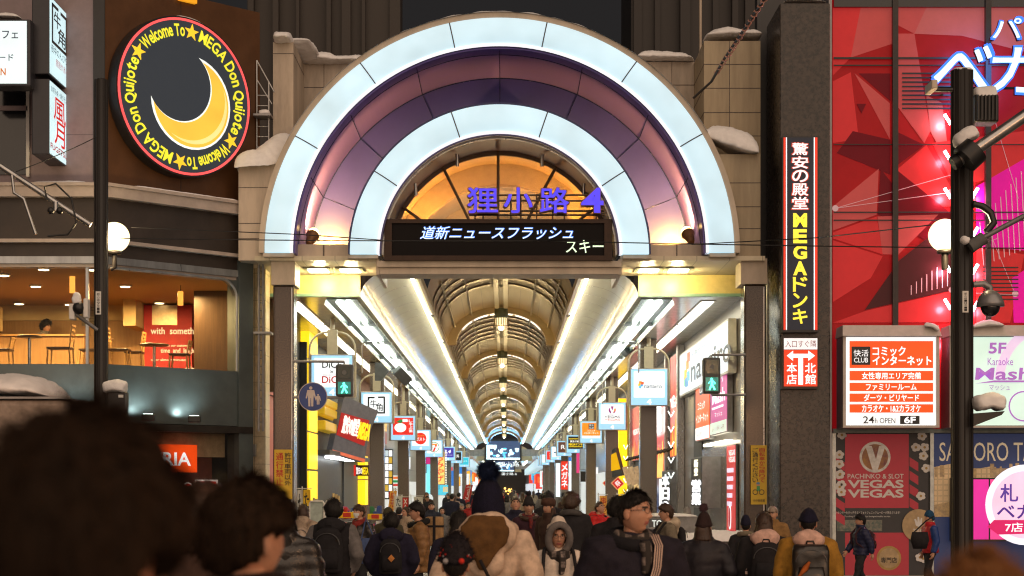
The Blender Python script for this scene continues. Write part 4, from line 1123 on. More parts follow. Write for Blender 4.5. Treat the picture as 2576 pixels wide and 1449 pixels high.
mb = MB(); mb.prect(front(43.0), -40, 846, 212, 990, -.4, 0, M_WOOD); mb.prect(front(43.0), -42, 841, 214, 846, -.5, .1, M_CHAIR); mb.build('counter', caf)
mb = MB(); mb.prect(front(42.4), -300, 770, -5, 830, -.4, 0, M_CWALL); mb.build('wall_box', caf)
M_CAFL = glow((1.0, .80, .42), 9, 'cafe_lamp')
for i, (px, py) in enumerate(((110, 675), (90, 718), (48, 762), (315, 718), (401, 760), (175, 764), (232, 676), (10, 690), (250, 730))):
    Yc = (zce - CAMH) * F / (HY - py); x = X(px, Yc)
    if Yc > 44.2: Yc = 44.0
    t = thing('cafe_downlight', 'round warm downlight in the cafe ceiling, %s from the left' % names[sorted((10, 48, 90, 110, 175, 232, 250, 315, 401)).index(px)], 'downlight', (x, Yc, zce - .03), 'warm downlights in the cafe ceiling')
    mb = MB(); mb.lathe((x, Yc, zce - .03), [(.13, 0), (.15, .012), (.15, .028)], M_WHITE, 18); mb.build('trim', t)
    mb = MB(); mb.lathe((x, Yc, zce - .04), [(.11, 0), (.11, .009)], M_CAFL, 18); mb.build('lens', t)
for x, y, e in ((-11.5, 40, 440), (-8.9, 41.2, 400), (-14.5, 41, 310), (-7.6, 40.6, 160)):
    l = lamp('cafe_ceiling_lamp', 'AREA', (x, y, zce - .12), e, (1.0, .64, .24), .5, (0, 0, 0), parent=caf)
M_PEND = glow((1.0, .42, .06), 1.6, 'amber_shade')
for px, py0, py1, Yp, sd in ((182, 693, 737, 38.4, 'left'), (454, 734, 768, 40.0, 'right')):
    t = thing('pendant_lamp', 'amber tube pendant lamp in the %s cafe window' % sd, 'pendant lamp', P(px, py0, Yp), 'amber pendant lamps in the cafe')
    c = P(px, py1, Yp); r = 7 * Yp / F; h = (py1 - py0) / F * Yp
    mb = MB(); mb.lathe(c, [(r, 0), (r, h), (r * .8, h + .01)], M_PEND, 14); mb.build('shade', t)
    mb = MB(); mb.ball(c + Vector((0, 0, h * .45)), r * .75, glow((1, .85, .5), 4), 10, 6); mb.build('bulb', t)
    mb = MB(); mb.tube([c + Vector((0, 0, h)), Vector((c.x, c.y, zce))], .008, M_BLACK, 5); mb.build('cord', t)
def cafe_table(px, py, hw, Y, lb_):
    c = P(px, py, Y); t = thing('cafe_table', lb_, 'table', (c.x, c.y, zw0 - .3), 'round cafe tables')
    r = hw / F * Y
    mb = MB(); mb.lathe((c.x, c.y, c.z - .04), [(r - .02, 0), (r, .012), (r, .035), (r - .015, .045)], M_DWOOD, 28); mb.build('tabletop', t)
    mb = MB(); mb.tube([(c.x, c.y, c.z - .04), (c.x, c.y, zw0 - .28)], .035, M_STEEL, 10); mb.build('leg', t)
    mb = MB(); mb.lathe((c.x, c.y, zw0 - .3), [(.25, 0), (.24, .02), (.05, .04)], M_STEEL, 18); mb.build('foot', t)
cafe_table(74, 845, 31, 39.2, 'round cafe table by the left window pane')
cafe_table(388, 866, 36, 40.6, 'round cafe table in front of the red wall')
def cafe_chair(px, Y, face, lb_, seat_py=876, top_py=818, wpx=30):
    s0 = P(px, seat_py, Y); t = thing('cafe_chair', lb_, 'chair', (s0.x, s0.y, zw0 - .3), 'honey coloured cafe chairs')
    w = wpx / F * Y; zt = Z(top_py, Y); zs = s0.z
    mb = MB(); mb.bev(s0.x - w, s0.x + w, Y - .2, Y + .2, zs - .03, zs + .02, M_DWOOD, .012); mb.build('seat', t)
    for dx in (-1, 1):
        for dy in (-.17, .17):
            back = dx == face
            mb = MB(); xx = s0.x + dx * (w - .03)
            mb.tube([(xx + (.05 * dx), Y + dy, zw0 - .3), (xx, Y + dy, zs - .03)] + ([(xx + .06 * dx, Y + dy, zt)] if back else []), .02, M_CHAIR, 6); mb.build('leg', t)
    mb = MB()
    for k in range(4):
        z = zs + (zt - zs) * (.40 + .19 * k); xx = s0.x + face * (w - .03 + .06 * (.4 + .19 * k))
        mb.box(xx - .012, xx + .012, Y - .17, Y + .17, z - .022, z + .022, M_CHAIR)
    mb.build('backrest', t)
cafe_chair(152, 39.4, 1, 'wooden cafe chair facing the left table')
cafe_chair(300, 40.0, -1, 'wooden cafe chair behind the black street pole', 880, 824, 26)
cafe_chair(452, 39.8, 1, 'wooden cafe chair before the red wall', 892, 858, 24)
cafe_chair(225, 40.6, 1, 'wooden cafe chair just right of the window mullion', 880, 828, 22)
cafe_chair(338, 41.0, 1, 'wooden cafe chair left of the red wall', 886, 836, 22)
cafe_table(262, 852, 24, 41.6, 'small round cafe table behind the street pole')
cafe_chair(8, 39.6, 1, 'wooden cafe chair at the left picture edge', 880, 850, 22)
# round sign on the brown wall
def arc_text(mb, pl, cu, cv, r, txt, a0, a1, h, m, n0, n1, bold=0.03):
    """letters set clockwise from angle a0 to a1 (degrees)"""
    def dims(ch):
        hh = h * (.74 if ch in 'ecomnuoa' else 1.0); lo = -.22 * h if ch in 'jQ' else 0
        if ch == 'j': hh = 1.22 * h
        if ch == 'Q': hh = 1.18 * h
        return hh, lo, hh * text_mesh(ch, 0.0)[2]
    gap = h * .12
    wd = [h * .34 if ch == ' ' else dims(ch)[2] + gap for ch in txt]
    tot = sum(wd); pos = 0; k = r * 1.06 * abs(math.radians(a1 - a0)) / tot
    for ch, w in zip(txt, wd):
        a = math.radians(a0 + (a1 - a0) * (pos + w / 2) / tot); pos += w
        if ch == ' ': continue
        up = pl.R * math.cos(a) + pl.U * math.sin(a); ri = pl.R * math.sin(a) - pl.U * math.cos(a)
        q = Pl(pl.w(cu + r * math.cos(a), cv + r * math.sin(a), 0), ri, up)
        hh, lo, ww = dims(ch); ww *= min(k, 1.15); g = bold * h
        mb.text(q, ch, -ww / 2 - g, lo - g, ww / 2 + g, lo + hh + g, n0, n1, m, bold=bold)
cu, cv = LW.at(444, 250)
RS = 1.66
rs = thing('round_sign', 'big round black sign with a red rim, yellow lettering and a crescent moon', 'shop sign', LW.w(cu, cv, .3))
mb = MB(); mb.disc(LW, cu, cv, RS + .05, .02, .34, M_BLACK, 64); mb.build('drum', rs)
M_SLATE = mat('backlit_slate', (.018, .02, .023), rough=.45, var=.05, spec=.2, emit=(.030, .035, .042), es=1.0)
mb = MB(); mb.disc(LW, cu, cv, RS, .34, .35, M_SLATE, 64); mb.build('face', rs)
mb = MB(); mb.ring(LW, cu, cv, RS - .04, RS + .012, .345, .36, glow((.95, .10, .10), 1.1), seg=72); mb.build('red_rim', rs)
YT = glow((.90, .72, .04), 1.05, 'yellow_letter'); YO = glow((.25, .42, .02), .8, 'yellow_letter_edge')
mb = MB(); mo = MB()
for a0, a1, s_ in ((140, 91, 'Welcome To'), (76, -27, 'MEGA Don Quijote'), (-41, -89, 'Welcome To'), (-104, -207, 'MEGA Don Quijote')):
    arc_text(mb, LW, cu, cv, RS * .775, s_, a0, a1, .25, YT, .356, .362, .012)
    arc_text(mo, LW, cu, cv, RS * .775, s_, a0, a1, .25, YO, .351, .355, .035)
mb.build('lettering', rs); mo.build('lettering_edge', rs)
for a in (147, 84, -34, -96):
    t_ = math.radians(a); mb = MB(); c_, s_ = cu + RS * .85 * math.cos(t_), cv + RS * .85 * math.sin(t_)
    mb.prism(LW, [(c_ + (.185 if k % 2 == 0 else .075) * math.cos(t_ + PI * k / 5), s_ + (.185 if k % 2 == 0 else .075) * math.sin(t_ + PI * k / 5)) for k in range(10)], .351, .365, glow((.93, .58, .03), 1.0, 'gold_star')); mb.build('star', rs)
def crescent(cx, cy, r, dx, dy, r2, n=26):
    d = math.hypot(dx, dy); base = math.atan2(dy, dx)
    a = (d * d + r * r - r2 * r2) / (2 * d); h = math.sqrt(max(0, r * r - a * a))
    th, al = math.atan2(h, a), math.atan2(h, a - d)
    o = [(cx + r * math.cos(base + th + (2 * PI - 2 * th) * i / n), cy + r * math.sin(base + th + (2 * PI - 2 * th) * i / n)) for i in range(n + 1)]
    i_ = [(cx + dx + r2 * math.cos(base + al + (2 * PI - 2 * al) * k / n), cy + dy + r2 * math.sin(base + al + (2 * PI - 2 * al) * k / n)) for k in range(n + 1)]
    return o, i_
def crescent_mesh(mb, args, n0, n1, m):
    o, i_ = crescent(*args); k = len(o)
    vs = [LW.w(u, v, n1) for u, v in o] + [LW.w(u, v, n1) for u, v in i_]
    mb.add(vs, [(j, j + 1, k + j + 1, k + j) for j in range(k - 1)], m)
mb = MB(); crescent_mesh(mb, (cu + .14, cv - .10, 1.01, -.30, .36, .80), .351, .353, glow((.88, .95, .92), .95, 'moon_outline')); mb.build('moon_outline', rs)
mb = MB(); crescent_mesh(mb, (cu + .145, cv - .105, .96, -.285, .345, .805), .354, .357, glow((.93, .52, .06), .92, 'moon_gold')); mb.build('moon', rs)
mb = MB(); crescent_mesh(mb, (cu + .16, cv - .09, .90, -.10, .12, .95), .358, .3595, glow((.95, .75, .28), .9, 'moon_shine')); mb.build('moon_shine', rs)
snow_blob('snow_cap', 'thin snow on the rim of the round sign', [LW.w(cu + RS * math.cos(a), cv + (RS + .05) * math.sin(a), .18) for a in [math.radians(98 - 7 * i) for i in range(6)]], .06, .14, 11)
t = thing('lit_sign_edge', 'yellow lit sign edge high on the brown wall', 'sign', LW.w(*LW.at(470, 5), .1))
mb = MB(); mb.prect(LW, 446, -20, 488, 2, .02, .12, glow('#f0a020', .9)); mb.build('lit_face', t)
# projecting light boxes
def proj(px0, pxm, pxr, y0, y1, lb_, draw, Yn=34.9):
    xr = X(pxm, Yn); xl = X(px0, Yn); zt_, zb_ = Z(y0, Yn), Z(y1, Yn); Yf = xr * F / (pxr - CX)
    t = thing('projecting_sign', lb_, 'projecting sign', (xr, Yn, zb_), 'projecting light boxes on the corner building')
    mb = MB(); mb.bev(xl, xr - .012, Yn, Yf, zb_, zt_, mat('sign_casing_dark', (.02, .02, .028), .35), .015); mb.build('casing', t)
    pl = Pl((xr, Yn, zb_), (0, 1, 0)); w, h = Yf - Yn, zt_ - zb_
    mb = MB(); mb.rect(pl, .03, .03, w - .03, h - .03, -.008, .002, glow((.62, .86, .92), .95, 'cool_lit_face')); mb.build('lit_face', t)
    mb = MB(); draw(mb, pl, w, h); mb.build('lettering', t)
def dr1(mb, pl, w, h):
    for a in ((.10, .44, .16, .92), (.84, .44, .9, .92), (.1, .42, .9, .46), (.1, .89, .44, .93), (.56, .88, .9, .92)): mb.rect(pl, a[0] * w, a[1] * h, a[2] * w, a[3] * h, .004, .008, K_)
    mb.text(pl, '牛', .2 * w, .66 * h, .56 * w, .86 * h, .004, .007, K_, bold=.02); mb.text(pl, '角', .42 * w, .48 * h, .82 * w, .7 * h, .004, .007, K_, bold=.02)
    mb.text(pl, '夜中のんびり', .06 * w, .30 * h, .9 * w, .40 * h, .004, .007, K_); mb.text(pl, '度胆がある', .3 * w, .17 * h, .95 * w, .27 * h, .004, .007, glow('#a03028', .8))
def dr2(mb, pl, w, h):
    mb.text(pl, 'お好み焼・焼きそば', .06 * w, .85 * h, .94 * w, .93 * h, .004, .007, K_); mb.text(pl, '風', .2 * w, .52 * h, .85 * w, .82 * h, .004, .008, glow('#c8140c', .9), bold=.02)
    mb.text(pl, '月', .25 * w, .2 * h, .8 * w, .52 * h, .004, .008, glow('#c8140c', .9), bold=.02); mb.text(pl, 'FUGETSU', .03 * w, .09 * h, .95 * w, .17 * h, .004, .007, glow('#a02018', .8), bold=.02)
proj(80, 125, 172, -14, 186, 'projecting light box with a black brush logo, the upper of the two', dr1)
proj(80, 125, 171, 198, 388, 'projecting light box with two red brush characters, the lower of the two', dr2)
t = thing('light_box', 'white light box with dark kana cut by the left picture edge', 'shop sign', P(30, 215, 34.6))
p3_ = front(34.6)
mb = MB(); mb.bev(X(-90, 34.6), X(76, 34.6), 34.62, 35.1, Z(216, 34.6), Z(48, 34.6), mat('sign_casing_dark', (.02, .02, .028), .35), .015); mb.build('casing', t)
mb = MB(); mb.prect(p3_, -85, 53, 67, 210, -.01, .01, glow((.74, .88, .90), .95, 'pale_lit_face')); mb.build('lit_face', t)
mb = MB(); mb.ptext(p3_, 'カフェ', -18, 76, 46, 97, .012, .016, glow('#23304a', .4), bold=.02); mb.ptext(p3_, 'フード', -22, 137, 34, 153, .012, .016, glow('#23304a', .4), bold=.02); mb.ptext(p3_, 'DEN', -22, 172, 15, 190, .012, .016, glow('#c86a14', .8), bold=.02); mb.build('lettering', t)
snow_blob('snow_cap', 'snow on top of the white light box', [P(-40, 47, 34.9), P(10, 45, 34.9), P(55, 48, 34.9)], .10, .22, 12)
# dark upper window on the far left
mb = MB(); mb.prect(LF, -300, 219, 68, 440, .0, .04, M_GLASSD); w_ = mb.build('upper_window', lb)
mb = MB(); mb.prect(LF, -300, 268, 72, 280, .03, .08, M_MAUVE); mb.prect(LF, 68, 215, 76, 446, .02, .08, M_WHITE); mb.build('window_frame', w_)
snow_blob('snow_cap', 'snow along the ledge of the corner building', [LF.w(X(88, LY), lz(466) - CAMH, .2), LF.w(X(160, LY), lz(465) - CAMH, .2), LF.w(X(225, LY), lz(464) - CAMH, .2)], .055, .12, 13)
snow_blob('snow_cap', 'thin snow on the ledge under the round sign', [LW.w(a, lz(466) - CAMH, .26) for a in (.5, 1.2, 2.2, 3.2)], .04, .08, 14)
# tiled wall and steel ladder between that building and the gate
t = thing('tiled_wall', 'cream tiled wall strip between the cafe building and the gate', 'wall', (X(640, 39.5), 39.5, 0))
mb = MB(); mb.box(X(622, 39.5), X(668, 39.5), 39.5, 40.2, .02, Z(640, 39.5), mat('cream_tile', (.62, .53, .36), .4, seam=(.012, .4, 2, .62, 0, .7))); mb.build('tile_face', t)  # cream tile, its colour lifted to stand in for lamp spill
mb = MB(); mb.box(X(634, 39.4), X(644, 39.4), 39.3, 39.49, Z(1148, 39.4), Z(1118, 39.4), M_GREY); mb.build('meter_box', t)
t = thing('steel_ladder', 'tall steel ladder with a snowy cage beside the left tower', 'ladder', (X(658, 38.9), 38.9, 3))
mb = MB()
for px in (646, 676): mb.tube([P(px, 152 if px == 646 else 205, 38.9), P(px, 650, 38.9)], .022, M_STEEL, 6)
mb.build('rail', t)
mb = MB()
for k in range(16): mb.tube([P(646, 240 + k * 26, 38.9), P(676, 240 + k * 26, 38.9)], .014, M_STEEL, 5)
mb.build('rung', t)
mb = MB()
for px in (651, 662): mb.tube([P(px, 655, 38.7), P(px, 1085, 38.7)], .03, M_GREY, 6)
for k in range(20): mb.tube([P(651, 680 + k * 20, 38.7), P(664, 684 + k * 20, 38.7)], .012, M_GREY, 5)
mb.build('lower_ladder', t)
mb = MB(); mb.tube([P(646, 152, 38.9), P(690, 232, 38.9)], .02, M_STEEL, 5); mb.tube([P(646, 200, 38.9), P(684, 262, 38.9)], .016, M_STEEL, 5); mb.build('brace', t)
for y in (290, 836): 
    mb = MB(); mb.box(X(640, 38.8), X(684, 38.8), 38.6, 39.1, Z(y + 5, 38.8), Z(y, 38.8), M_GREY); mb.build('landing', t)
snow_blob('snow_cap', 'snow on the ladder landing', [P(650, 288, 38.85), P(680, 287, 38.85)], .11, .14, 15)
# towers far behind
def tower(px0, px1, Y, lb_, col, step):
    t = thing('dark_tower', lb_, 'office building', (X((px0 + px1) / 2, Y), Y, 0))
    m_ = mat('tower_wall_%d' % px0, col, .6, var=.15)
    mb = MB(); mb.box(X(px0, Y), X(px1, Y), Y, Y + 20, 0, Z(-200, Y), m_); mb.build('wall', t)
    mb = MB(); r = random.Random(px0); x = X(px0, Y) + .3
    while x < X(px1, Y) - .3:
        w = r.uniform(.4, 1.5); mb.box(x, x + w, Y - r.uniform(.5, 1.4), Y - .001, 0, Z(-200, Y), m_); x += w + r.uniform(.9, step)
    mb.build('rib', t)
tower(622, 990, 230, 'dark ribbed office tower behind the left shoulder of the gate', (.035, .027, .022), 4.2)
tower(1588, 1965, 230, 'dark ribbed office tower behind the right shoulder of the gate', (.022, .017, .015), 4.2)
t = thing('mast', 'thin pale mast rising behind the right tower of the gate', 'mast', P(1762, 130, 43))
mb = MB(); mb.tube([P(1762, 150, 43), P(1762, -40, 43)], .035, M_CREAM, 8); mb.build('pole', t)
# ------------------------------------------------------------------ shop fronts inside the arcade
PLL = Pl((XL, A0, CAMH), (0, 1, 0))
PLR = Pl((XR, A0, CAMH), (0, -1, 0))
M_SHOPG = mat('shop_grey', (.085, .09, .10), rough=.5, var=.1)
M_SHOPK = mat('shop_charcoal', (.03, .03, .033), rough=.45, var=.15)
M_SHOPS = mat('shop_steel_panel', (.20, .175, .155), rough=.3, metal=.6, var=.12, seam=(.02, .4, 1, 1.6, 2, 1.3))
M_SHOPW = mat('shop_pale_panel', (.34, .32, .29), rough=.5, var=.08, seam=(.02, .5, 1, 2.2, 2, 1.5))
M_SHOPB = mat('shop_brick', (.20, .08, .05), rough=.7, var=.25, seam=(.012, .6, 2, .09))
M_YPAN = glow((.95, .60, .012), 1.4, 'yellow_lit_panel')
M_YBAR = mat('yellow_paint', (.80, .50, .02), rough=.35, var=.06, emit=(.9, .55, .02), es=.22)
M_VRED = mat('backlit_red', (.5, .02, .03), rough=.3, var=.12, emit=(.55, .035, .04), es=.75)
def shop(side, y0, y1, m, name_, lb_, cat='shop front'):
    x0, x1 = (XL - (6 if y0 > 45 else .25), XL) if side < 0 else (XR, XR + 6)
    t = thing(name_, lb_, cat, ((x0 + x1) / 2, y0, 0))
    mb = MB(); mb.box(x0, x1, y0 + .01, y1 - .01, .0, ZS + .11, m); mb.build('wall', t)
    return t, (PLL if side < 0 else PLR)
def U(side, y): return (y - A0) if side < 0 else (A0 - y)
def panel(t, pl, side, ya, yb, z0, z1, m, nm, n0=.002, n1=.03):
    a, b = sorted((U(side, ya), U(side, yb)))
    mb = MB(); mb.rect(pl, a, z0 - CAMH, b, z1 - CAMH, n0, n1, m); return mb.build(nm, t)
# left: discount store in charcoal and yellow
t, pl = shop(-1, 40.9, 48.6, M_SHOPG, 'store_building', 'grey wall with a red poster just inside the gate on the left')
panel(t, pl, -1, 41.2, 44.2, .4, 5.6, mat('red_brown_poster', (.30, .05, .03), .4, emit=(.35, .05, .03), es=.4), 'poster')
t, pl = shop(-1, 48.6, 70.5, M_SHOPK, 'discount_store', 'charcoal and yellow discount store with a red and yellow slanted banner', 'shop')
for i, (a, b) in enumerate(((838, 905), (910, 970), (975, 1085), (1090, 1180), (1185, 1262))):
    z1_ = Z(a, 50.6); z0_ = Z(b, 50.6); panel(t, pl, -1, 49.7, 51.9, z0_, z1_, M_YPAN, 'lit_yellow_panel', .003, .25)
panel(t, pl, -1, 49.5, 52.1, .1, 6.1, M_BLACK, 'panel_frame', .002, .2)
for k, (py0, py1) in enumerate(((1003, 1022), (1026, 1046), (1060, 1084))):
    mb = MB(); mb.bev(XL + .02, XL + .38, 52.6 + .2 * k, 58.6 - .3 * k, Z(py1, 54), Z(py0, 54), M_YBAR, .03); mb.build('yellow_bar', t)
for py0, py1 in ((1148, 1205), (1208, 1270)):
    panel(t, pl, -1, 68.9, 70.3, Z(py1, 69.5), Z(py0, 69.5), M_YPAN, 'lit_yellow_panel', .003, .3)
panel(t, pl, -1, 53.5, 61.5, .05, 2.85, mat('entrance_dark', (.05, .053, .06), .4), 'entrance', .003, .05)
panel(t, pl, -1, 62.5, 68.4, .05, 2.9, mat('entrance_grey', (.11, .12, .135), .45), 'entrance', .003, .05)
panel(t, pl, -1, 53, 68.6, 2.95, 3.1, M_SHOPG, 'lintel', .003, .5)
mb = MB()
for k in range(5): mb.box(XL + .25, XL + .55, 54 + k * 1.6, 54.7 + k * 1.6, 2.86, 2.93, glow((.95, 1, 1), 5))
mb.build('entrance_lamp', t)
bq = Pl(P(890, 1095, 57), (.62, .78, 0))
t = thing('slanted_banner', 'slanted charcoal banner with a red band and yellow block letters over the store entrance', 'banner', P(885, 1155, 57))
mb = MB(); mb.ppoly(bq, [(834, 1138), (866, 996), (952, 1034), (928, 1092), (916, 1163)], -.25, 0, mat('banner_charcoal', (.10, .10, .11), .4, emit=(.05, .05, .055), es=.6)); mb.build('board', t)
mb = MB(); mb.ppoly(bq, [(846, 1094), (858, 1038), (928, 1058), (915, 1122)], .002, .03, glow('#b01410', .6)); mb.build('red_band', t)
mb = MB(); mb.ppoly(bq, [(834, 1138), (836, 1131), (918, 1155), (916, 1163)], .002, .02, glow('#d86848', .8)); mb.build('lower_stripe', t)
# letters follow the slope of the band
sl = Pl(bq.w(*bq.at(858, 1042), 0), (bq.w(*bq.at(928, 1062), 0) - bq.w(*bq.at(858, 1042), 0)), (bq.w(*bq.at(858, 1042), 0) - bq.w(*bq.at(848, 1090), 0)))
L_ = (bq.w(*bq.at(928, 1062), 0) - bq.w(*bq.at(858, 1042), 0)).length; H_ = (bq.w(*bq.at(858, 1042), 0) - bq.w(*bq.at(848, 1090), 0)).length
mb = MB(); mb.text(sl, '驚安の殿堂', L_ * .10, -H_ * .92, L_ * .66, -H_ * .02, .035, .05, glow((1, .93, .88), .9), bold=.03); mb.build('white_lettering', t)
mb = MB(); mb.text(sl, 'MEGA', L_ * .68, -H_ * 1.0, L_ * 1.08, -H_ * .1, .035, .06, YEL, bold=.04); mb.build('yellow_lettering', t)
def card(name_, lb_, cat, px0, py0, px1, py1, Y, m, txt=None, tm=None, vert=False, bold=.02, d=.12, group=None, frame=None, tb=(.1, .08, .9, .92)):
    """a signboard facing the street, hung out from a shop wall"""
    t = thing(name_, lb_, cat, P((px0 + px1) / 2, py1, Y), group); pl = front(Y)
    mb = MB(); mb.prect(pl, px0, py0, px1, py1, -d, -.002, frame or M_DARK); mb.build('case', t)
    e = (px1 - px0) * .03
    mb = MB(); mb.prect(pl, px0 + e, py0 + e, px1 - e, py1 - e, -.001, .012, m); mb.build('face', t)
    if txt:
        w, h = px1 - px0, py1 - py0
        mb = MB(); mb.ptext(pl, txt, px0 + tb[0] * w, py0 + (1 - tb[3]) * h, px0 + tb[2] * w, py1 - tb[1] * h, .013, .02, tm or K_, bold=bold, vert=vert); mb.build('lettering', t)
    return t, pl
t, pl = card('shop_sign', 'small red and yellow sign over the second yellow column of the store', 'shop sign', 890, 1170, 928, 1197, 66, glow('#2a0c08', .6), '驚安の', glow((1, .9, .85), 1.1), tb=(.16, .15, .55, .8))
mb = MB(); mb.ptext(pl, 'MEGA', 911, 1175, 927, 1194, .02, .03, YEL, bold=.04); mb.prect(pl, 890, 1170, 895, 1197, .012, .03, RED); mb.build('yellow_lettering', t)
# left, farther
t, pl = shop(-1, 70.5, 79, M_SHOPB, 'store_building', 'brick and steel shop front behind the first left pillars')
t, pl = shop(-1, 79, 92, M_SHOPS, 'store_building', 'steel shop front with a wall of black and white directory tiles')
r = random.Random(5)
for i in range(6):
    for j in range(3):
        panel(t, pl, -1, 79.6 + j * 1.9, 81.2 + j * 1.9, 2.2 + i * .62, 2.75 + i * .62, r.choice([WHT, glow('#20242a', .5), glow('#d8e0e4', .8), glow('#8a2020', .7), glow('#d8a030', .8)]), 'directory_tile', .003, .06)
panel(t, pl, -1, 80, 91.5, .1, 2.0, mat('bright_shop_interior', (.5, .5, .5), .5, emit=(.9, .93, .9), es=.55), 'lit_interior', .003, .04)
t, pl = shop(-1, 92, 118, M_SHOPW, 'store_building', 'pale shop front with a striped convenience fascia')
panel(t, pl, -1, 93, 117, .1, 2.3, mat('bright_shop_interior', (.5, .5, .5), .5), 'lit_interior', .003, .04)
t, pl = shop(-1, 118, 150, M_SHOPB, 'store_building', 'brick souvenir shop front farther along on the left')
panel(t, pl, -1, 119, 149, .1, 3.0, mat('cyan_shop_interior', (.3, .45, .5), .5, emit=(.35, .80, .95), es=.8), 'lit_interior', .003, .04)
panel(t, pl, -1, 128, 134, .5, 5.0, mat('cyan_strip', (.3, .5, .5), .4, emit=(.15, .75, .9), es=.9), 'cyan_strip', .05, .3)
t, pl = shop(-1, 150, 202, M_SHOPS, 'store_building', 'far left shop fronts before the nearer portal')
panel(t, pl, -1, 151, 200, .1, 3.2, mat('bright_shop_interior', (.5, .5, .5), .5), 'lit_interior', .003, .04)
card('shop_sign', 'red ATM sign board on the left behind the red bubble sign', 'shop sign', 1001, 1117, 1015, 1133, 88, glow('#b02018', .9), 'ATM', WHT, d=.3)
card('shop_sign', 'green sign board with a white character beside the ATM sign', 'shop sign', 1016, 1117, 1030, 1133, 88.2, glow('#187038', .9), '酒', WHT, d=.3)
card('shop_sign', 'white and green sign board above the ATM sign', 'shop sign', 1001, 1095, 1031, 1115, 88.4, glow('#d8ece0', .9), '7', glow('#187038', .9), d=.3)
t, pl = card('striped_sign', 'orange, green and red striped projecting sign on the left', 'shop sign', 988, 1195, 1016, 1228, 86, glow('#d8e4e0', .85))
for k, (c, a, b) in enumerate((('#e07030', 1199, 1205), ('#1f8a50', 1208, 1214), ('#c83028', 1217, 1223))):
    mb = MB(); mb.prect(pl, 989, a, 1015, b, .013, .02 + k * .001, glow(c, .9)); mb.build('stripe', t)
t, pl = card('souvenir_sign', 'tall glowing yellow souvenir sign with red kana and a border of bulbs', 'shop sign', 1091, 1136, 1119, 1219, 128, glow((1.0, .60, .16), .95), 'おみやげ', glow('#e03018', .95), vert=True, bold=.03, d=.5)
mb = MB()
for k in range(20):
    for px in (1088, 1122): mb.ball(P(px, 1138 + k * 4.2, 127.9), .035, glow((1, .9, .7), 2.5), 6, 4)
mb.build('bulb_border', t)
card('shop_sign', 'cyan shop sign with one yellow character under the souvenir sign', 'shop sign', 1100, 1219, 1128, 1246, 130, glow('#58c8e0', .9), '館', glow('#f8b020', 1.0), tb=(.5, .3, .95, .8))
t = thing('round_sign', 'round white hanging disc sign on the left', 'shop sign', P(1078, 1254, 95)); pl = front(95)
mb = MB(); u, v = pl.at(1078, 1254); mb.disc(pl, u, v, .27, -.08, 0, M_GREY, 24); mb.build('case', t); mb = MB(); mb.disc(pl, u, v, .25, .001, .02, glow('#e4eef0', .8), 24); mb.build('face', t)
def nobori(px0, px1, py0, py1, Y, lb_, m, txt, tm, tilt=0.0, base=True, bold=.02):
    t = thing('nobori_banner', lb_, 'banner flag', (X(px0, Y), Y, .02), 'banner flags on poles')
    x0, x1, z0, z1 = X(px0, Y), X(px1, Y), Z(py1, Y), Z(py0, Y)
    pl = Pl((x0, Y, z0), (1, 0, .0), (tilt, 0, 1)); w, h = x1 - x0, z1 - z0
    mb = MB(); vs = []; n = 8
    for i in range(n + 1):
        for j in range(5):
            u = w * j / 4; v = h * i / n; vs.append(pl.w(u, v, .03 * math.sin(3 * u / w + 4 * v / h)))
    for i in range(n):
        for j in range(4): pass
    mb.add(vs, [(i * 5 + j, i * 5 + j + 1, i * 5 + j + 6, i * 5 + j + 5) for i in range(n) for j in range(4)], m, True)
    mb.add([v + pl.N * -.006 for v in vs], [(i * 5 + j, i * 5 + j + 5, i * 5 + j + 6, i * 5 + j + 1) for i in range(n) for j in range(4)], m, True); mb.build('cloth', t)
    mb = MB(); mb.text(pl, txt, w * .18, h * .05, w * .82, h * .95, .038, .044, tm, vert=True, bold=bold); mb.build('lettering', t)
    mb = MB(); mb.tube([(x0 - .03, Y + .02, .03), (x0 - .03 + tilt * (z1 + .08), Y + .02, z1 + .08)], .016, M_WHITE, 6); mb.tube([(x0 - .06 + tilt * z1, Y + .02, z1 + .03), (x1 + .03 + tilt * (z1 - z0), Y + .02, z1 + .03)], .01, M_WHITE, 5); mb.build('pole', t)
    return t
CL_W = mat('white_cloth', (.62, .62, .60), .8, var=.05); CL_Y = mat('yellow_cloth', (.80, .52, .03), .8, var=.05); CL_R = mat('red_cloth', (.55, .03, .03), .8, var=.06); CL_O = mat('orange_cloth', (.75, .40, .06), .8)
INK = mat('black_ink', (.02, .02, .02), .6, var=0); INKR = mat('red_ink', (.5, .03, .02), .6, var=0); INKW = mat('white_ink', (.75, .75, .72), .6, var=0)
nobori(748, 762, 1232, 1330, 41.5, 'white banner flag beside the left gate column', CL_W, 'た', INK)
nobori(763, 781, 1232, 1330, 41.6, 'yellow banner flag with black kana beside the left gate column', CL_Y, 'ため', INK)
nobori(974, 991, 1234, 1300, 52, 'orange banner flag with red top in the left middle', CL_O, '串元気', INKR, .12)
nobori(994, 1011, 1248, 1300, 51, 'white banner flag with black kana, nearer the middle pillars', CL_W, 'ため', INK)
nobori(1013, 1027, 1252, 1300, 54, 'small red banner flag with white capitals', CL_R, 'XAT', INKW)
nobori(1043, 1066, 1250, 1305, 52.5, 'white banner flag with black kana, the farther of the white pair', CL_W, 'ため', INK, -.05)
nobori(1160, 1178, 1218, 1275, 75, 'tall tilted red banner flag near the centre', CL_R, 'ラーメン', INKW, .22)
nobori(1508, 1527, 1247, 1310, 48, 'orange banner flag with red oval beside the red jacket man', CL_O, '串元気', INKR)
nobori(1555, 1573, 1247, 1310, 47, 'yellow banner flag behind the tall man', CL_Y, '元気市', INKR)
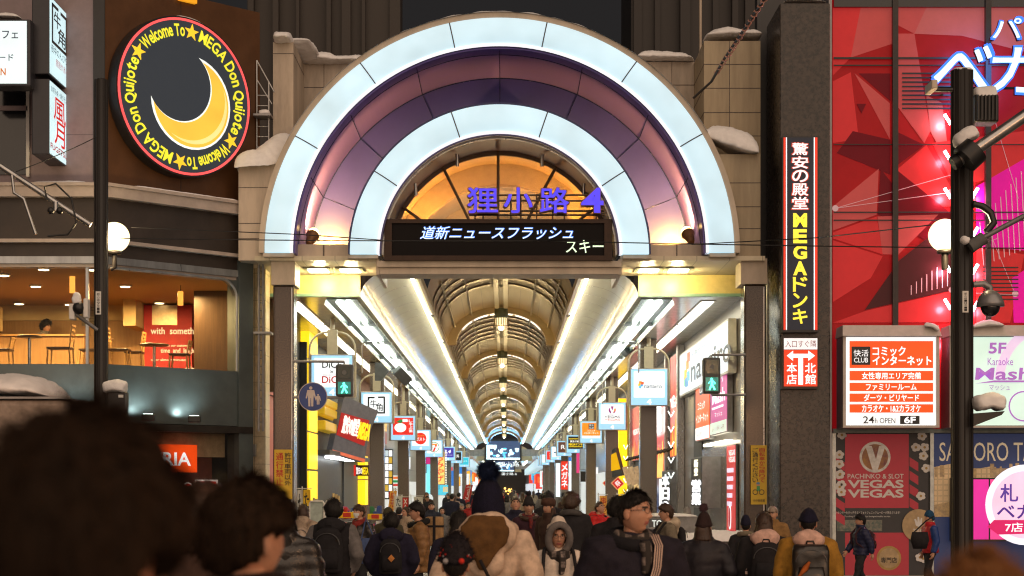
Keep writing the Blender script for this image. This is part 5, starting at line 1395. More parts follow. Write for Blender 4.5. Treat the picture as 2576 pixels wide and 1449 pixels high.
# goods in front of the store
t = thing('folding_fence', 'white tubular folding fence in front of the store', 'fence', P(797, 1318, 40))
mb = MB()
for a, b in ((779, 815), (818, 850)):
    pts = [P(a, 1375, 40), P(a, 1266, 40), P(a + 3, 1261, 40), P(b - 3, 1261, 40), P(b, 1266, 40), P(b, 1375, 40)]; mb.tube(pts, .022, M_WHITE, 6)
    mb.tube([P(a, 1318, 40), P(b, 1318, 40)], .018, M_WHITE, 6)
mb.build('frame', t)
mb = MB(); mb.prect(front(40.02), 780, 1263, 814, 1317, -.01, .0, mat('pale_mesh', (.42, .50, .46), .5)); mb.build('mesh_sheet', t)
t = thing('broom_stand', 'bundle of wooden broom handles in front of the store', 'brooms', P(840, 1300, 45))
mb = MB()
for i, (a, b) in enumerate(((790, 1252), (796, 1255), (801, 1258), (839, 1240), (846, 1243), (852, 1247))): mb.tube([P(a - 3 + i, 1400, 45), P(a, b, 45)], .035, mat('pale_broom_wood', (.60, .48, .25), .5), 6)
mb.build('handle', t)
for i, (px0, px1, py0, Y, lb_) in enumerate(((853, 900, 1268, 44, 'goods wagon with colourful packets behind the masked woman'), (925, 962, 1272, 46, 'goods wagon with yellow price cards beside the granite pillar'))):
    t = thing('goods_wagon', lb_, 'goods wagon', (X((px0 + px1) / 2, Y), Y, .02), 'goods wagons before the store')
    x0, x1, z1 = X(px0, Y), X(px1, Y), Z(py0 + 30, Y)
    mb = MB(); 
    for z in (.25, .7, 1.1): mb.bev(x0, x1, Y, Y + .6, z, z + .05, M_GREY, .01)
    for xx in (x0, x1):
        for yy in (Y, Y + .6): mb.tube([(xx, yy, .02), (xx, yy, z1 + .3)], .018, M_GREY, 6)
    mb.build('rack', t)
    mb = MB(); rr = random.Random(i)
    for k in range(46):
        c = rr.choice(['#d8d8e0', '#c03028', '#e0b020', '#3050a0', '#e8e8e8', '#30804a', '#d05080']); x = rr.uniform(x0, x1 - .12); z = rr.choice([.3, .75, 1.15]); y_ = Y + rr.uniform(0, .45)
        mb.box(x, x + .1, y_, y_ + .08, z, z + rr.uniform(.1, .32), flat(c, .4))
    mb.build('packets', t)
    mb = MB(); mb.box(x0, x1, Y - .03, Y - .012, z1 - .05, z1 + .1, flat('#f0c818', .5)); mb.box(x0 + .1, x0 + .3, Y - .035, Y - .0301, z1 - .03, z1 + .08, flat('#c02818', .5)); mb.build('price_card', t)
# right side shops
t, pl = shop(1, 40.9, 53.9, M_SHOPS, 'store_building', 'steel clad entrance under the big white lettered board on the right')
panel(t, pl, 1, 42.2, 48.8, .1, 3.0, mat('steel_door', (.24, .20, .19), .25, .7, var=.1), 'steel_door', .003, .03)
panel(t, pl, 1, 48.9, 51.0, .1, 5.2, M_SHOPK, 'dark_panel', .003, .03)
tb_ = thing('name_board', 'big white lit board with grey letters and coloured squares on the right wall', 'shop sign', (XR, 46, 4.5))
a, b = U(1, 53.2), U(1, 41.6); v0_, v1_ = CAMH + 2.55 - CAMH, 4.05
v0_ = 2.75; v1_ = 4.05
mb = MB(); mb.rect(PLR, a, v0_, b, v1_, .02, .22, M_WHITE); mb.build('case', tb_)
mb = MB(); mb.rect(PLR, a + .12, v0_ + .06, b - .1, v1_ - .06, .221, .23, glow((.80, .88, .95), .95, 'cool_board_face')); mb.build('face', tb_)
mb = MB(); mb.text(PLR, 'nanairo', a + 3.4, v0_ + .25, b + .6, v0_ + .85, .231, .24, glow('#4a525a', .5), bold=.015); mb.text(PLR, '札幌ナナイロ', a + 3.5, v0_ + .95, a + 8, v0_ + 1.12, .231, .24, glow('#4a525a', .5))
for c, du, dv in (('#e88828', 2.0, .7), ('#e06038', 2.3, .9), ('#f0c030', 1.5, .45), ('#58b0d8', 2.2, .35), ('#3890c8', 1.8, .2), ('#80c8a0', 1.3, .25)): mb.rect(PLR, a + du, v0_ + dv, a + du + .75, v0_ + dv + .28, .231, .236 + du * .001, glow(c, .9))
mb.build('lettering', tb_)
def wallsign(nm, lb_, cat, y0, y1, pya, pyb, m, yref=None, n=.15):
    t = thing(nm, lb_, cat, (XR, (y0 + y1) / 2, 2)); yr = yref or (y0 + y1) / 2
    z0_, z1_ = (HY - pyb) / F * yr, (HY - pya) / F * yr
    a_, b_ = U(1, y1), U(1, y0)
    mb = MB(); mb.rect(PLR, a_, z0_, b_, z1_, .02, n, M_GREY); mb.build('case', t)
    mb = MB(); mb.rect(PLR, a_ + .05, z0_ + .03, b_ - .05, z1_ - .03, n + .001, n + .012, m); mb.build('face', t)
    return t, a_, b_, z0_, z1_, n + .013
t, a_, b_, c_, d_, n = wallsign('shop_sign', 'orange lit wall sign with white kana on the right wall', 'shop sign', 45.9, 49.3, 938, 1108, glow('#f05a14', .95))
mb = MB(); w = b_ - a_; h = d_ - c_
mb.rect(PLR, a_ + .06, c_ + .04, b_ - .06, c_ + h * .2, n, n + .01, WHT); mb.rect(PLR, a_ + w * .32, c_ + h * .68, a_ + w * .66, c_ + h * .98, n, n + .01, K_); mb.text(PLR, 'CLUB', a_ + w * .36, c_ + h * .71, a_ + w * .62, c_ + h * .80, n + .011, n + .02, WHT); mb.text(PLR, '快活', a_ + w * .36, c_ + h * .84, a_ + w * .62, c_ + h * .96, n + .011, n + .02, WHT)
mb.text(PLR, 'コミック', a_ + w * .2, c_ + h * .46, a_ + w * .7, c_ + h * .58, n, n + .01, WHT, bold=.02); mb.text(PLR, 'インターネット', a_ + w * .08, c_ + h * .27, a_ + w * .92, c_ + h * .40, n, n + .01, WHT, bold=.02); mb.text(PLR, '24h OPEN', a_ + w * .15, c_ + h * .06, a_ + w * .55, c_ + h * .14, n + .011, n + .02, K_); mb.build('lettering', t)
t, a_, b_, c_, d_, n = wallsign('shop_sign', 'pink lit wall sign with a white swash beside the orange one', 'shop sign', 42.3, 45.75, 936, 1092, glow('#c04890', .85))
mb = MB(); w = b_ - a_; h = d_ - c_
mb.rect(PLR, a_ + .06, c_ + .03, b_ - .06, c_ + h * .2, n, n + .01, glow('#cfe8d4', .9)); mb.text(PLR, '5F 11時~6時', a_ + w * .15, c_ + h * .05, a_ + w * .9, c_ + h * .14, n + .011, n + .02, glow('#a04878', .7)); mb.text(PLR, 'カラオケ', a_ + w * .15, c_ + h * .80, a_ + w * .85, c_ + h * .95, n, n + .01, WHT, bold=.02); mb.text(PLR, 'Mash', a_ + w * .15, c_ + h * .5, a_ + w * .9, c_ + h * .72, n, n + .01, WHT, bold=.02, shear=.15)
mb.text(PLR, 'マッシュ', a_ + w * .3, c_ + h * .28, a_ + w * .75, c_ + h * .36, n, n + .01, WHT); mb.rect(PLR, a_ + w * .15, c_ + h * .42, a_ + w * .8, c_ + h * .45, n, n + .012, WHT); mb.build('lettering', t)
t = thing('strip_light', 'white strip light over the steel door on the right', 'strip light', (XR - .2, 45, 3.05), 'door lights')
mb = MB(); mb.box(XR - .25, XR - .05, 42.0, 46.6, Z(1116, 44.5) - .02, Z(1116, 44.5) + .03, M_STRIP); mb.build('tube', t)
t, a_, b_, c_, d_, n = wallsign('led_sign', 'black hanging LED sign with burnt out white characters by the steel door', 'LED sign', 44.6, 47.2, 1150, 1277, M_BLACK, n=.5)
mb = MB(); w = b_ - a_; h = d_ - c_
mb.text(PLR, '営業', a_ + w * .12, c_ + .06, a_ + w * .9, c_ + h * .56, n, n + .02, glow((.95, .97, 1), 2.2), bold=.06, vert=True); mb.text(PLR, '新!', a_ + w * .35, c_ + h * .62, a_ + w * .65, c_ + h * .96, n, n + .02, glow((1, .95, .7), 1.5), bold=.04, vert=True); mb.build('lettering', t)
t, a_, b_, c_, d_, n = wallsign('poster', 'red poster with a white V emblem beside the steel door', 'poster', 41.4, 43.1, 1118, 1400, M_VRED, n=.06)
mb = MB(); w = b_ - a_; h = d_ - c_
mb.text(PLR, 'VEGAS', a_ + w * .3, c_ + h * .9, b_, c_ + h * .95, n, n + .01, WHT, bold=.02); mb.text(PLR, 'VEGAS', a_ + w * .3, c_ + h * .84, b_, c_ + h * .89, n, n + .01, WHT, bold=.02)
for k in range(5): mb.rect(PLR, a_ + w * .1, c_ + h * (.75 - k * .075), a_ + w * (.8 - .05 * k), c_ + h * (.79 - k * .075), n, n + .01, glow('#e8d8f0', .9))
mb.disc(PLR, a_ + w * .4, c_ + h * .35, .22, n, n + .01, WHT, 24, rv=.3); mb.disc(PLR, a_ + w * .4, c_ + h * .35, .17, n + .011, n + .014, glow('#a02030', .8), 24, rv=.24); mb.build('print', t)
t, pl = shop(1, 53.9, 75, M_SHOPK, 'pachinko_hall', 'pachinko hall front with red flame banners between steel mullions', 'shop')
def flames(mb, a_, b_, c_, h, n, seed):
    r = random.Random(seed)
    for k in range(9):
        u = a_ + (b_ - a_) * (k + .5) / 9; w = (b_ - a_) / 12; hh = h * r.uniform(.5, 1)
        mb.prism(PLR, [(u - w, c_), (u + w, c_), (u + w * .6, c_ + hh * .5), (u + r.uniform(-.3, .3) * w, c_ + hh), (u - w * .7, c_ + hh * .45)], n, n + .005 + .001 * k, glow(r.choice(['#f08020', '#f8b830', '#f8d060', '#e86028']), .95))
for (y0, y1, pa, pb, lb_, sd) in ((54.3, 57.4, 890, 1150, 'red flame banner with white capitals nearest on the right', 1), (59.0, 66.0, 985, 1205, 'red flame banner with burnt out white letters in the middle', 2), (68.2, 74.6, 1019, 1158, 'red faceted banner with white capitals farthest on the right', 3)):
    t, a_, b_, c_, d_, n = wallsign('flame_banner', lb_, 'banner', y0, y1, pa, pb, M_VRED, n=.10)
    mb = MB(); w = b_ - a_; h = d_ - c_
    flames(mb, a_ + .1, b_ - .1, c_ + .05, h * .42, n, sd)
    for k in range(3): mb.prism(PLR, [(a_ + w * (.1 + .3 * k), d_ - .1), (a_ + w * (.3 + .3 * k), d_ - .1), (a_ + w * (.2 + .25 * k), d_ - h * .4)], n, n + .003 + .001 * k, glow('#e05850', .6))
    if sd == 2: mb.text(PLR, 'PAZAN', a_ - w * .05, c_ + h * .5, b_ + w * .05, c_ + h * .86, .3, .34, glow((1, .97, .92), 2.5), bold=.06)
    else: mb.text(PLR, 'VEGAS VEGAS' if sd == 3 else 'VEGAS', a_ + w * .1, c_ + h * .48, b_ - w * .05, c_ + h * .58, n + .012, n + .02, WHT, bold=.03)
    mb.build('print', t)
for i, y in enumerate((54.05, 58.2, 67.1, 74.8)):
    mb = MB(); mb.box(XR - .22, XR - .01, y - .18, y + .18, .03, ZS - .05, M_STEEL); tag(mb.build('steel_mullion'), 'steel mullion of the pachinko front, %s from the gate' % names[i], 'mullion', 'steel mullions')
panel(tt := thing('glass_entrance', 'dark blue glass entrance under the flame banners', 'entrance', (XR, 62, 0)), PLR, 1, 59, 66.5, .1, 2.4, mat('blue_glass', (.04, .06, .12), .1, emit=(.05, .09, .22), es=.6), 'pane', .02, .05)
panel(tt, PLR, 1, 59, 66.5, 2.42, 3.0, mat('aqua_glass', (.2, .3, .33), .2, emit=(.3, .5, .55), es=.6), 'transom', .02, .06)
panel(tt, PLR, 1, 61, 62, .1, 2.3, WHT, 'lit_gap', .055, .07)
panel(tt, PLR, 1, 68.5, 74.5, .1, 2.5, mat('warm_shop_interior', (.5, .35, .15), .5, emit=(.9, .55, .2), es=.7), 'lit_interior', .02, .05)
t, a_, b_, c_, d_, n = wallsign('led_sign', 'black LED sign with large white and yellow characters under the nearest flame banner', 'LED sign', 54.3, 57.2, 1184, 1330, M_BLACK, n=.4)
mb = MB(); w = b_ - a_; h = d_ - c_
mb.text(PLR, '本日9時', a_ + w * .1, c_ + .05, b_ - w * .1, d_ - .1, n, n + .02, glow((.95, .96, 1), 1.7), bold=.05, vert=True); mb.build('lettering', t)
mb = MB()
for k in range(16):
    y = 54.6 + k * 1.25; z = Z(1155, 56) - .02 * k * .3
    mb.tube([(XR - .30, y, 3.15 + .05), (XR - .48, y - .1, 3.08)], .045, M_BLACK, 6)
tag(mb.build('spotlight_row'), 'row of small black spotlights under the flame banners', 'spotlights')
for i, (px, py0) in enumerate(((1574, 1130), (1628, 1030), (1688, 1010))):
    t = thing('chevron_lights', 'column of white V shaped lights on the pachinko front, %s from the left' % names[i], 'neon lights', P(px, 1250, (XR - .4) * F / (px - CX)), 'columns of V shaped lights')
    Yv = (XR - .4) * F / (px - CX); mb = MB()
    for k in range(6):
        a = P(px, py0 + k * 36 * 58 / Yv, Yv); mb.tube([a + Vector((-.09, 0, .18)), a, a + Vector((.09, 0, .18))], .022, glow((.95, 1, .95), 2), 5)
    mb.build('tube', t)
t = thing('tan_lanterns', 'row of tilted tan picture boxes over the small restaurant', 'picture boxes', P(1595, 1200, 68)); pl = front(67.5)
for k in range(4):
    mb = MB(); mb.ppoly(pl, [(1566 + k * 14, 1176), (1577 + k * 14, 1172), (1590 + k * 13, 1217), (1579 + k * 13, 1222)], -.2, 0, mat('tan_print', (.5, .36, .2), .5, col2=(.25, .12, .06), scale=9, emit=(.55, .38, .2), es=.5)); mb.build('box', t)
t, pl = shop(1, 75, 93, M_SHOPK, 'store_building', 'black lattice shop front with a yellow strip on the right')
panel(t, pl, 1, 79.2, 80.2, .4, 6.0, M_YPAN, 'yellow_strip', .01, .4); panel(t, pl, 1, 81, 92, .1, 2.4, mat('warm_shop_interior', (.5, .35, .15), .5), 'lit_interior', .01, .05)
t = thing('slanted_banner', 'slanted charcoal banner with yellow block letters behind the right pillars', 'banner', P(1546, 1190, 70)); bq = Pl(P(1546, 1165, 70), (.8, -.6, 0))
mb = MB(); mb.ppoly(bq, [(1528, 1140), (1549, 1126), (1566, 1195), (1532, 1203)], -.2, 0, M_SHOPG); mb.build('board', t)
mb = MB(); mb.ppoly(bq, [(1530, 1148), (1550, 1138), (1561, 1180), (1533, 1186)], .002, .02, glow('#e8b010', .8)); mb.build('yellow_print', t)
for i, (px, lb_) in enumerate(((1532, 'left red diamond sign with a white character'), (1554, 'right red diamond sign with a white character'))):
    t = thing('diamond_sign', lb_, 'shop sign', P(px, 1216, 71 - i), 'red diamond signs'); d = 17 / F * 70
    pl = Pl(P(px, 1216, 71 - i), (1, 0, .9), (-.9, 0, 1)); mb = MB(); mb.rect(pl, -d * .72, -d * .72, d * .72, d * .72, -.1, 0, glow('#e0a070', .7)); mb.build('frame', t)
    mb = MB(); mb.rect(pl, -d * .6, -d * .6, d * .6, d * .6, .001, .02, glow('#c01818', .85)); mb.build('face', t); mb = MB(); mb.text(pl, '祭', -d * .4, -d * .4, d * .4, d * .4, .021, .03, WHT); mb.build('lettering', t)
t, pl = shop(1, 93, 128, M_SHOPS, 'store_building', 'grey shop front with a blue-grey sign box on the right'); panel(t, pl, 1, 94, 127, .1, 2.8, mat('bright_shop_interior', (.5, .5, .5), .5), 'lit_interior', .01, .05)
t, pl = shop(1, 128, 165, M_SHOPW, 'store_building', 'pale shop front with white pillars of light on the right'); panel(t, pl, 1, 129, 164, .1, 3.2, mat('bright_shop_interior', (.5, .5, .5), .5), 'lit_interior', .01, .05)
t, pl = shop(1, 165, 202, M_SHOPB, 'store_building', 'far right shop fronts before the nearer portal'); panel(t, pl, 1, 166, 200, .1, 3.0, mat('bright_shop_interior', (.5, .5, .5), .5), 'lit_interior', .01, .05)
card('shop_sign', 'blank blue-grey sign box on the right', 'shop sign', 1459, 1128, 1499, 1182, 96, mat('bluegrey_panel', (.33, .38, .42), .4, emit=(.2, .24, .28), es=.6), d=.5, frame=M_GREY)
card('shop_sign', 'small black sign board with white writing below the blue-grey box', 'shop sign', 1460, 1186, 1486, 1212, 94, M_SHOPK, 'ラーメン', INKW, vert=True, tb=(.6, .15, .8, .9))
card('shop_sign', 'tall red vertical sign with white kana on the right', 'shop sign', 1411, 1160, 1429, 1232, 108, glow('#e03018', .95), 'メガネ', WHT, vert=True, bold=.03, d=.4)
card('shop_sign', 'pink upright sign edge behind the blue-grey box', 'shop sign', 1450, 1140, 1458, 1190, 100, glow('#d83878', .9), d=.3)
card('shop_sign', 'tall white light column on the right beyond the red sign', 'light column', 1398, 1165, 1409, 1250, 122, glow('#e8f4f8', 1.1), d=.4)
card('shop_sign', 'tall white light column on the right before the red sign', 'light column', 1431, 1160, 1438, 1250, 116, glow('#e8f4f8', 1.1), d=.4)
for i in range(16):
    sx = -1 if i % 2 else 1; Y = 120 + i * 9; x = AX + sx * (5.1 - .12 * (i % 3)); px = CX + x / Y * F; w = 5 + (i * 7) % 5
    r = random.Random(i); c = r.choice(['#d83028', '#48b8d8', '#f0b030', '#e8f0f0', '#3070c0', '#58b060', '#e86090'])
    card('shop_sign', 'tiny far lit sign on the %s side, %s of the far row' % ('left' if sx < 0 else 'right', names[i]), 'shop sign', px - w, 1178 + r.uniform(0, 22), px + w, 1215 + r.uniform(0, 20), Y, glow(c, .95), d=.3, group='tiny far signs')
t, pl = card('directory_board', 'board of black and white directory tiles beyond the store', 'shop sign', 958, 1130, 988, 1256, 77, M_SHOPK, d=.3)
r = random.Random(31)
for i in range(7):
    for j in range(3):
        mb = MB(); mb.prect(pl, 959.5 + j * 9.4, 1133 + i * 17.4, 967.6 + j * 9.4, 1148 + i * 17.4, .0125, .02, r.choice([WHT, WHT, glow('#20242a', .5), glow('#c8d8e0', .8), glow('#a02020', .8), glow('#d8b040', .8)])); mb.build('directory_tile', t)
for i in range(22):
    sx = -1 if i % 2 else 1; Y = 84 + i * 4.2; x = AX + sx * (5.25 - .16 * (i % 3)); px = CX + x / Y * F; w = 4 + (i * 5) % 7; r = random.Random(50 + i); py = r.choice([1110, 1150, 1175, 1190])
    card('shop_sign', 'small plain lit sign on the %s arcade wall, %s of that run' % ('left' if sx < 0 else 'right', names[i]), 'shop sign', px - w, py, px + w, py + r.choice([18, 30, 44]), Y, glow(r.choice(['#d83028', '#f0b030', '#e8f0f0', '#3070c0', '#f06820', '#e8e060', '#48b8d8', '#c02878', '#ffffff']), .95), d=.3, group='small plain lit signs')
# planter wall with letters, fence, snow banks
t = thing('planter_box', 'grey snow topped planter box with white capital letters', 'planter', P(1698, 1330, 36.6))
x0, x1 = X(1622, 36.5), X(1762, 36.5); zt = Z(1299, 36.5)
mb = MB(); mb.bev(x0, x1, 36.5, 37.3, .02, zt, mat('planter_grey', (.20, .20, .20), .5), .02); mb.build('box', t)
mb = MB(); pl = front(36.5); mb.ptext(pl, 'TO', 1640, 1308, 1665, 1326, .002, .012, glow('#e8f4f0', .7), bold=.02); mb.prect(pl, 1632, 1327.5, 1684, 1329, .002, .01, INKW); mb.prect(pl, 1632, 1306, 1690, 1342, -.001, .0015, M_SHOPG); mb.build('lettering', t)
snow_blob('snow_cap', 'snow lying on the planter box', [Vector((x0 + .05, 36.85, zt)), Vector((x1 - .05, 36.85, zt))], .07, .42, 21)
snow_blob('snow_bank', 'shovelled snow bank beside the right gate column', [P(1660, 1372, 36), P(1760, 1366, 36), P(1860, 1360, 36), P(1905, 1368, 36)], .22, .5, 22)
t = thing('street_fence', 'low brown tubular street fence behind the hooded woman', 'fence', P(1560, 1440, 31.5))
mb = MB(); mb.tube([P(1420, 1366, 31.5), P(1900, 1366, 31.5)], .03, M_DARK, 6); mb.tube([P(1420, 1440, 31.5), P(1900, 1440, 31.5)], .025, M_DARK, 6); mb.build('rail', t)
mb = MB()
for k in range(40): mb.tube([P(1424 + k * 12, 1366, 31.5), P(1424 + k * 12, 1494, 31.5)], .014, M_DARK, 5)
mb.build('baluster', t)
# ------------------------------------------------------------------ right hand building: granite pier, red glass front
RY = 38.6
t = thing('granite_pier', 'tall dark granite pier carrying the vertical signs', 'pier', (X(2025, 37.8), 37.8, 0))
mb = MB(); mb.bev(X(1962, 37.6), X(2088, 37.6), 37.6, 39.5, .02, Z(8, 37.6), M_DGRANITE, .02); mb.build('stone', t)
mb = MB(); mb.box(X(2088, 37.6) + .003, X(2096, 37.6), 37.75, 38.4, .02, Z(-60, 37.6), M_GREY); mb.build('edge_trim', t)
snow_blob('snow_cap', 'thin snow on top of the granite pier', [P(1968, 9, 37.9), P(2030, 7, 37.9), P(2076, 12, 37.9)], .06, .3, 23)
t = thing('service_gap', 'dark service gap with pipes between gate and granite pier', 'wall', (X(1940, 39.5), 39.5, 0))
mb = MB(); mb.box(X(1905, 39.8), X(1975, 39.8), 39.8, 40.2, .02, Z(-80, 39.8), M_SHOPK); mb.build('wall', t)
mb = MB()
for px, m_ in ((1932, M_GREY), (1940, M_STEEL), (1951, M_GRANITE)): mb.tube([P(px, 700, 39.3), P(px, 1480, 39.3)], .045, m_, 8)
mb.build('pipe', t)
rb = thing('red_glass_building', 'building front clad in red faceted glass film between dark mullions', 'building', (X(2340, RY), RY, 0))
RF = front(RY)
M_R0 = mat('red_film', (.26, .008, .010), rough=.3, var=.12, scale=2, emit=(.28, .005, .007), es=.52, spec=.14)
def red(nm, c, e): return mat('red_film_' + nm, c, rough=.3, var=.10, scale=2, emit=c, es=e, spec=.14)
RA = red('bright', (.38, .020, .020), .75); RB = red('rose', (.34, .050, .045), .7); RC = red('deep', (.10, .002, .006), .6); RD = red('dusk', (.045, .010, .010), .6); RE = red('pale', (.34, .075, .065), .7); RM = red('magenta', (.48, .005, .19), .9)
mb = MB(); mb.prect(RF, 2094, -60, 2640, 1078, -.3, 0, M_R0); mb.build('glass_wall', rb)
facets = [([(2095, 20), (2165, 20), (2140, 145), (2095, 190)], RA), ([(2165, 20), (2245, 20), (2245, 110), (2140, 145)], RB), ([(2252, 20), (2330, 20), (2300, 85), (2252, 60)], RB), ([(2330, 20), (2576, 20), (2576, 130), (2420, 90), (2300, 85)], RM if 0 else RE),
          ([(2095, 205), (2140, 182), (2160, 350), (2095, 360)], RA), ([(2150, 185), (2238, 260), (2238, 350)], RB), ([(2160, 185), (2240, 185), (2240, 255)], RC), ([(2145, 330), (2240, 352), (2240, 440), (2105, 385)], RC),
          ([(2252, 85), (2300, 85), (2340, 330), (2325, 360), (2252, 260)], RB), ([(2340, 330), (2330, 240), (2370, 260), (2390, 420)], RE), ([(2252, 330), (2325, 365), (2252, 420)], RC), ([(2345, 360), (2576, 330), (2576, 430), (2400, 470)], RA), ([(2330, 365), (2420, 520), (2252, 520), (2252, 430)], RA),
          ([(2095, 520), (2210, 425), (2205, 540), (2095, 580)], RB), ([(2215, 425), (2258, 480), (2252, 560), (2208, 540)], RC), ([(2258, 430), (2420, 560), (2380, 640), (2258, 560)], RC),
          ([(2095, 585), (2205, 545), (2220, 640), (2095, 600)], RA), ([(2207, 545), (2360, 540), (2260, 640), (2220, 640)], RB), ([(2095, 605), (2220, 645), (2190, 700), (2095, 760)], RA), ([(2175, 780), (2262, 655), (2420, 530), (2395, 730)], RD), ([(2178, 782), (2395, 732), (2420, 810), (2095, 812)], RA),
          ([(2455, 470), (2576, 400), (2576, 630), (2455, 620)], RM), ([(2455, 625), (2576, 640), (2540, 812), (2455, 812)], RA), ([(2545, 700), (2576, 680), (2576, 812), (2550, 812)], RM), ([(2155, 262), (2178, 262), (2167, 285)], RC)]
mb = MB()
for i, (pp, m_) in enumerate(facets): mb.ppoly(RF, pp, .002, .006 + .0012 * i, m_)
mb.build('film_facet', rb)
mb = MB()
for px in (2249, 2482, 2600): mb.prect(RF, px - 7, -60, px + 7, 1080, .04, .16, M_DARK)
mb.build('mullion', rb)
mb = MB()
for py, w in ((148, 5), (166, 3), (535, 3), (555, 3), (365, 2)): mb.prect(RF, 2096, py - w / 2, 2640, py + w / 2, .042, .07, M_BLACK)
mb.prect(RF, 2096, -60, 2640, 20, .042, .1, M_GLASSD); mb.build('transom', rb)
mb = MB()
for k in range(9): mb.prect(RF, 2268, 184 + k * 11, 2390, 188 + k * 11, .045, .06, M_BLACK)
for k in range(9): mb.prect(RF, 2470, 700 - 28 + k * 10, 2560, 703 - 28 + k * 10, .045, .06, M_BLACK)
mb.build('louvre', rb)
mb = MB()
for a, b in (((2100, 525), (2395, 440)), ((2100, 525), (2390, 485)), ((2390, 485), (2440, 425)), ((2455, 620), (2510, 600)), ((2490, 590), (2552, 740)), ((2455, 738), (2552, 742)), ((2500, 300), (2560, 500))):
    mb.tube([RF.w(*RF.at(*a), .05), RF.w(*RF.at(*b), .05)], .006, mat('pale_line', (.5, .3, .3), .4, emit=(.8, .5, .5), es=.35), 5)
for q in ((2100, 525), (2390, 485), (2552, 740), (2393, 730)): u, v = RF.at(*q); mb.disc(RF, u, v, .07, .05, .06, MATS['pale_line'], 14)
for k in range(9):
    mb.prect(RF, 2290 + k * 13, 730 - k * 9 - 12, 2292 + k * 13, 742 - k * 3, .05, .056, MATS['pale_line'])
for k in range(9): mb.ppoly(RF, [(2462 + k * 13, 560 - k * 16), (2464 + k * 13, 560 - k * 16), (2474 + k * 13, 668 - k * 5), (2472 + k * 13, 668 - k * 5)], .055, .06, MATS['pale_line'])
mb.build('line_pattern', rb)
# pink-white neon ticks either side of the street pole
M_NEON = glow((1.0, .80, .92), 6, 'pink_neon')
k = 0
for px, sg in ((2384, 1), (2452, -1)):
    for py in (300, 392, 486, 582, 672, 765, 855) if sg > 0 else (486, 585, 678, 772, 862):
        k += 1; Y = RY - .28
        t = thing('neon_tick', 'short pink-white neon tick on the red glass, %s from the top of the %s column' % (names[(k - 1) % 7 if sg > 0 else (k - 8) % 7], 'left' if sg > 0 else 'right'), 'neon tube', P(px, py, Y), 'short neon ticks on the red glass')
        mb = MB(); mb.tube([P(px - 8 * sg, py - 13, Y), P(px + 8 * sg, py + 13, Y)], .035, M_NEON, 8); mb.build('tube', t)
        mb = MB(); mb.tube([P(px, py, Y + .03), P(px, py, RY)], .02, M_BLACK, 5); mb.build('stud', t)
        lamp('neon_lamp', 'POINT', P(px - 12 * sg, py + 12, RY - .18), 30, (1, .40, .55), .08, parent=t)
# LED letters
M_LEDW = mat('led_dots', (.3, .4, .5), .4, var=0, emit=(.62, .86, 1.0), es=1.5); M_LEDB = mat('led_blue_edge', (.02, .08, .4), .4, var=0, emit=(.02, .16, 1.0), es=1.6)
ll = thing('led_letters', 'slanted LED kana letters glowing white and blue before the red glass', 'LED letters', P(2470, 235, 37.4)); lp = front(37.4)
for ch, box, sh in (('パ', (2492, 42, 2574, 100), .0), ('チ', (2590, 42, 2672, 100), .0), ('ベ', (2338, 112, 2488, 238), .16), ('ガ', (2478, 110, 2640, 238), .14)):
    mb = MB(); mb.side = M_BLACK; mb.ptext(lp, ch, *box, -.10, .01, M_LEDB, bold=.05, shear=sh); a, b, c, d = box; o = mb.build('letter', ll)
    mb = MB(); mb.ptext(lp, ch, a + 5, b + 4, c - 5, d - 4, .011, .016, M_LEDW, bold=.012, shear=sh); mb.build('dot_face', o)
mb = MB(); mb.tube([P(2345, 222, 37.6), P(2640, 222, 37.6)], .03, M_BLACK, 5); mb.tube([P(2370, 238, 37.6), P(2370, 238, 38.6)], .03, M_BLACK, 5); mb.build('rack', ll)
lamp('led_lamp', 'AREA', P(2480, 170, 37.9), 40, (.15, .35, 1), 1.2, (math.radians(90), 0, 0), parent=ll)
# vertical signs on the pier
t = thing('vertical_sign', 'tall dark vertical sign with white and yellow lettering and red edges on the granite pier', 'vertical sign', P(2013, 835, 37.3)); vp = front(37.3)
mb = MB(); mb.prect(vp, 1968, 343, 2059, 836, -.28, 0, M_BLACK); mb.build('case', t)
mb = MB(); mb.prect(vp, 1972, 346, 2055, 830, .001, .006, mat('slate_lit_face', (.015, .015, .018), .45, var=.03, spec=.2, emit=(.022, .021, .025), es=1)); mb.build('face', t)
mb = MB()
for a, b, c in ((1971, 1976, '#d83018'), (2050, 2056, '#d83018')): mb.prect(vp, a, 346, b, 830, .007, .014, glow(c, 1.1))
mb.build('red_edge', t); mb = MB(); mb.prect(vp, 1977, 346, 1979.5, 830, .007, .014, WHT); mb.prect(vp, 2047, 346, 2049.5, 830, .007, .014, WHT); mb.build('white_edge', t)
mb = MB(); mb.ptext(vp, '驚安の殿堂', 1993, 358, 2032, 528, .010, .016, glow((.95, .93, .92), 1.0), vert=True, bold=.03); mb.build('white_lettering', t)
mb = MB(); mb.ptext(vp, '驚安の殿堂', 1991, 357, 2034, 529, .005, .0065, glow('#c83a20', .8), vert=True, bold=.075); mb.build('red_outline', t)
mb = MB(); mb.ptext(vp, 'MEGAドンキ', 1995, 534, 2030, 816, .010, .016, glow((.93, .74, .05), 1.1), vert=True, bold=.045); mb.build('yellow_lettering', t)
t = thing('arrow_sign', 'red and white arrow sign under the vertical sign on the granite pier', 'sign', P(2013, 975, 37.3))
mb = MB(); mb.prect(vp, 1968, 846, 2060, 978, -.25, 0, M_DARK); mb.build('case', t)
mb = MB(); mb.prect(vp, 1972, 851, 2056, 879, .001, .008, glow('#f4f0ee', .95)); mb.build('white_face', t); mb = MB(); mb.prect(vp, 1972, 880, 2056, 972, .001, .008, glow('#e03a18', .95)); mb.build('red_face', t)
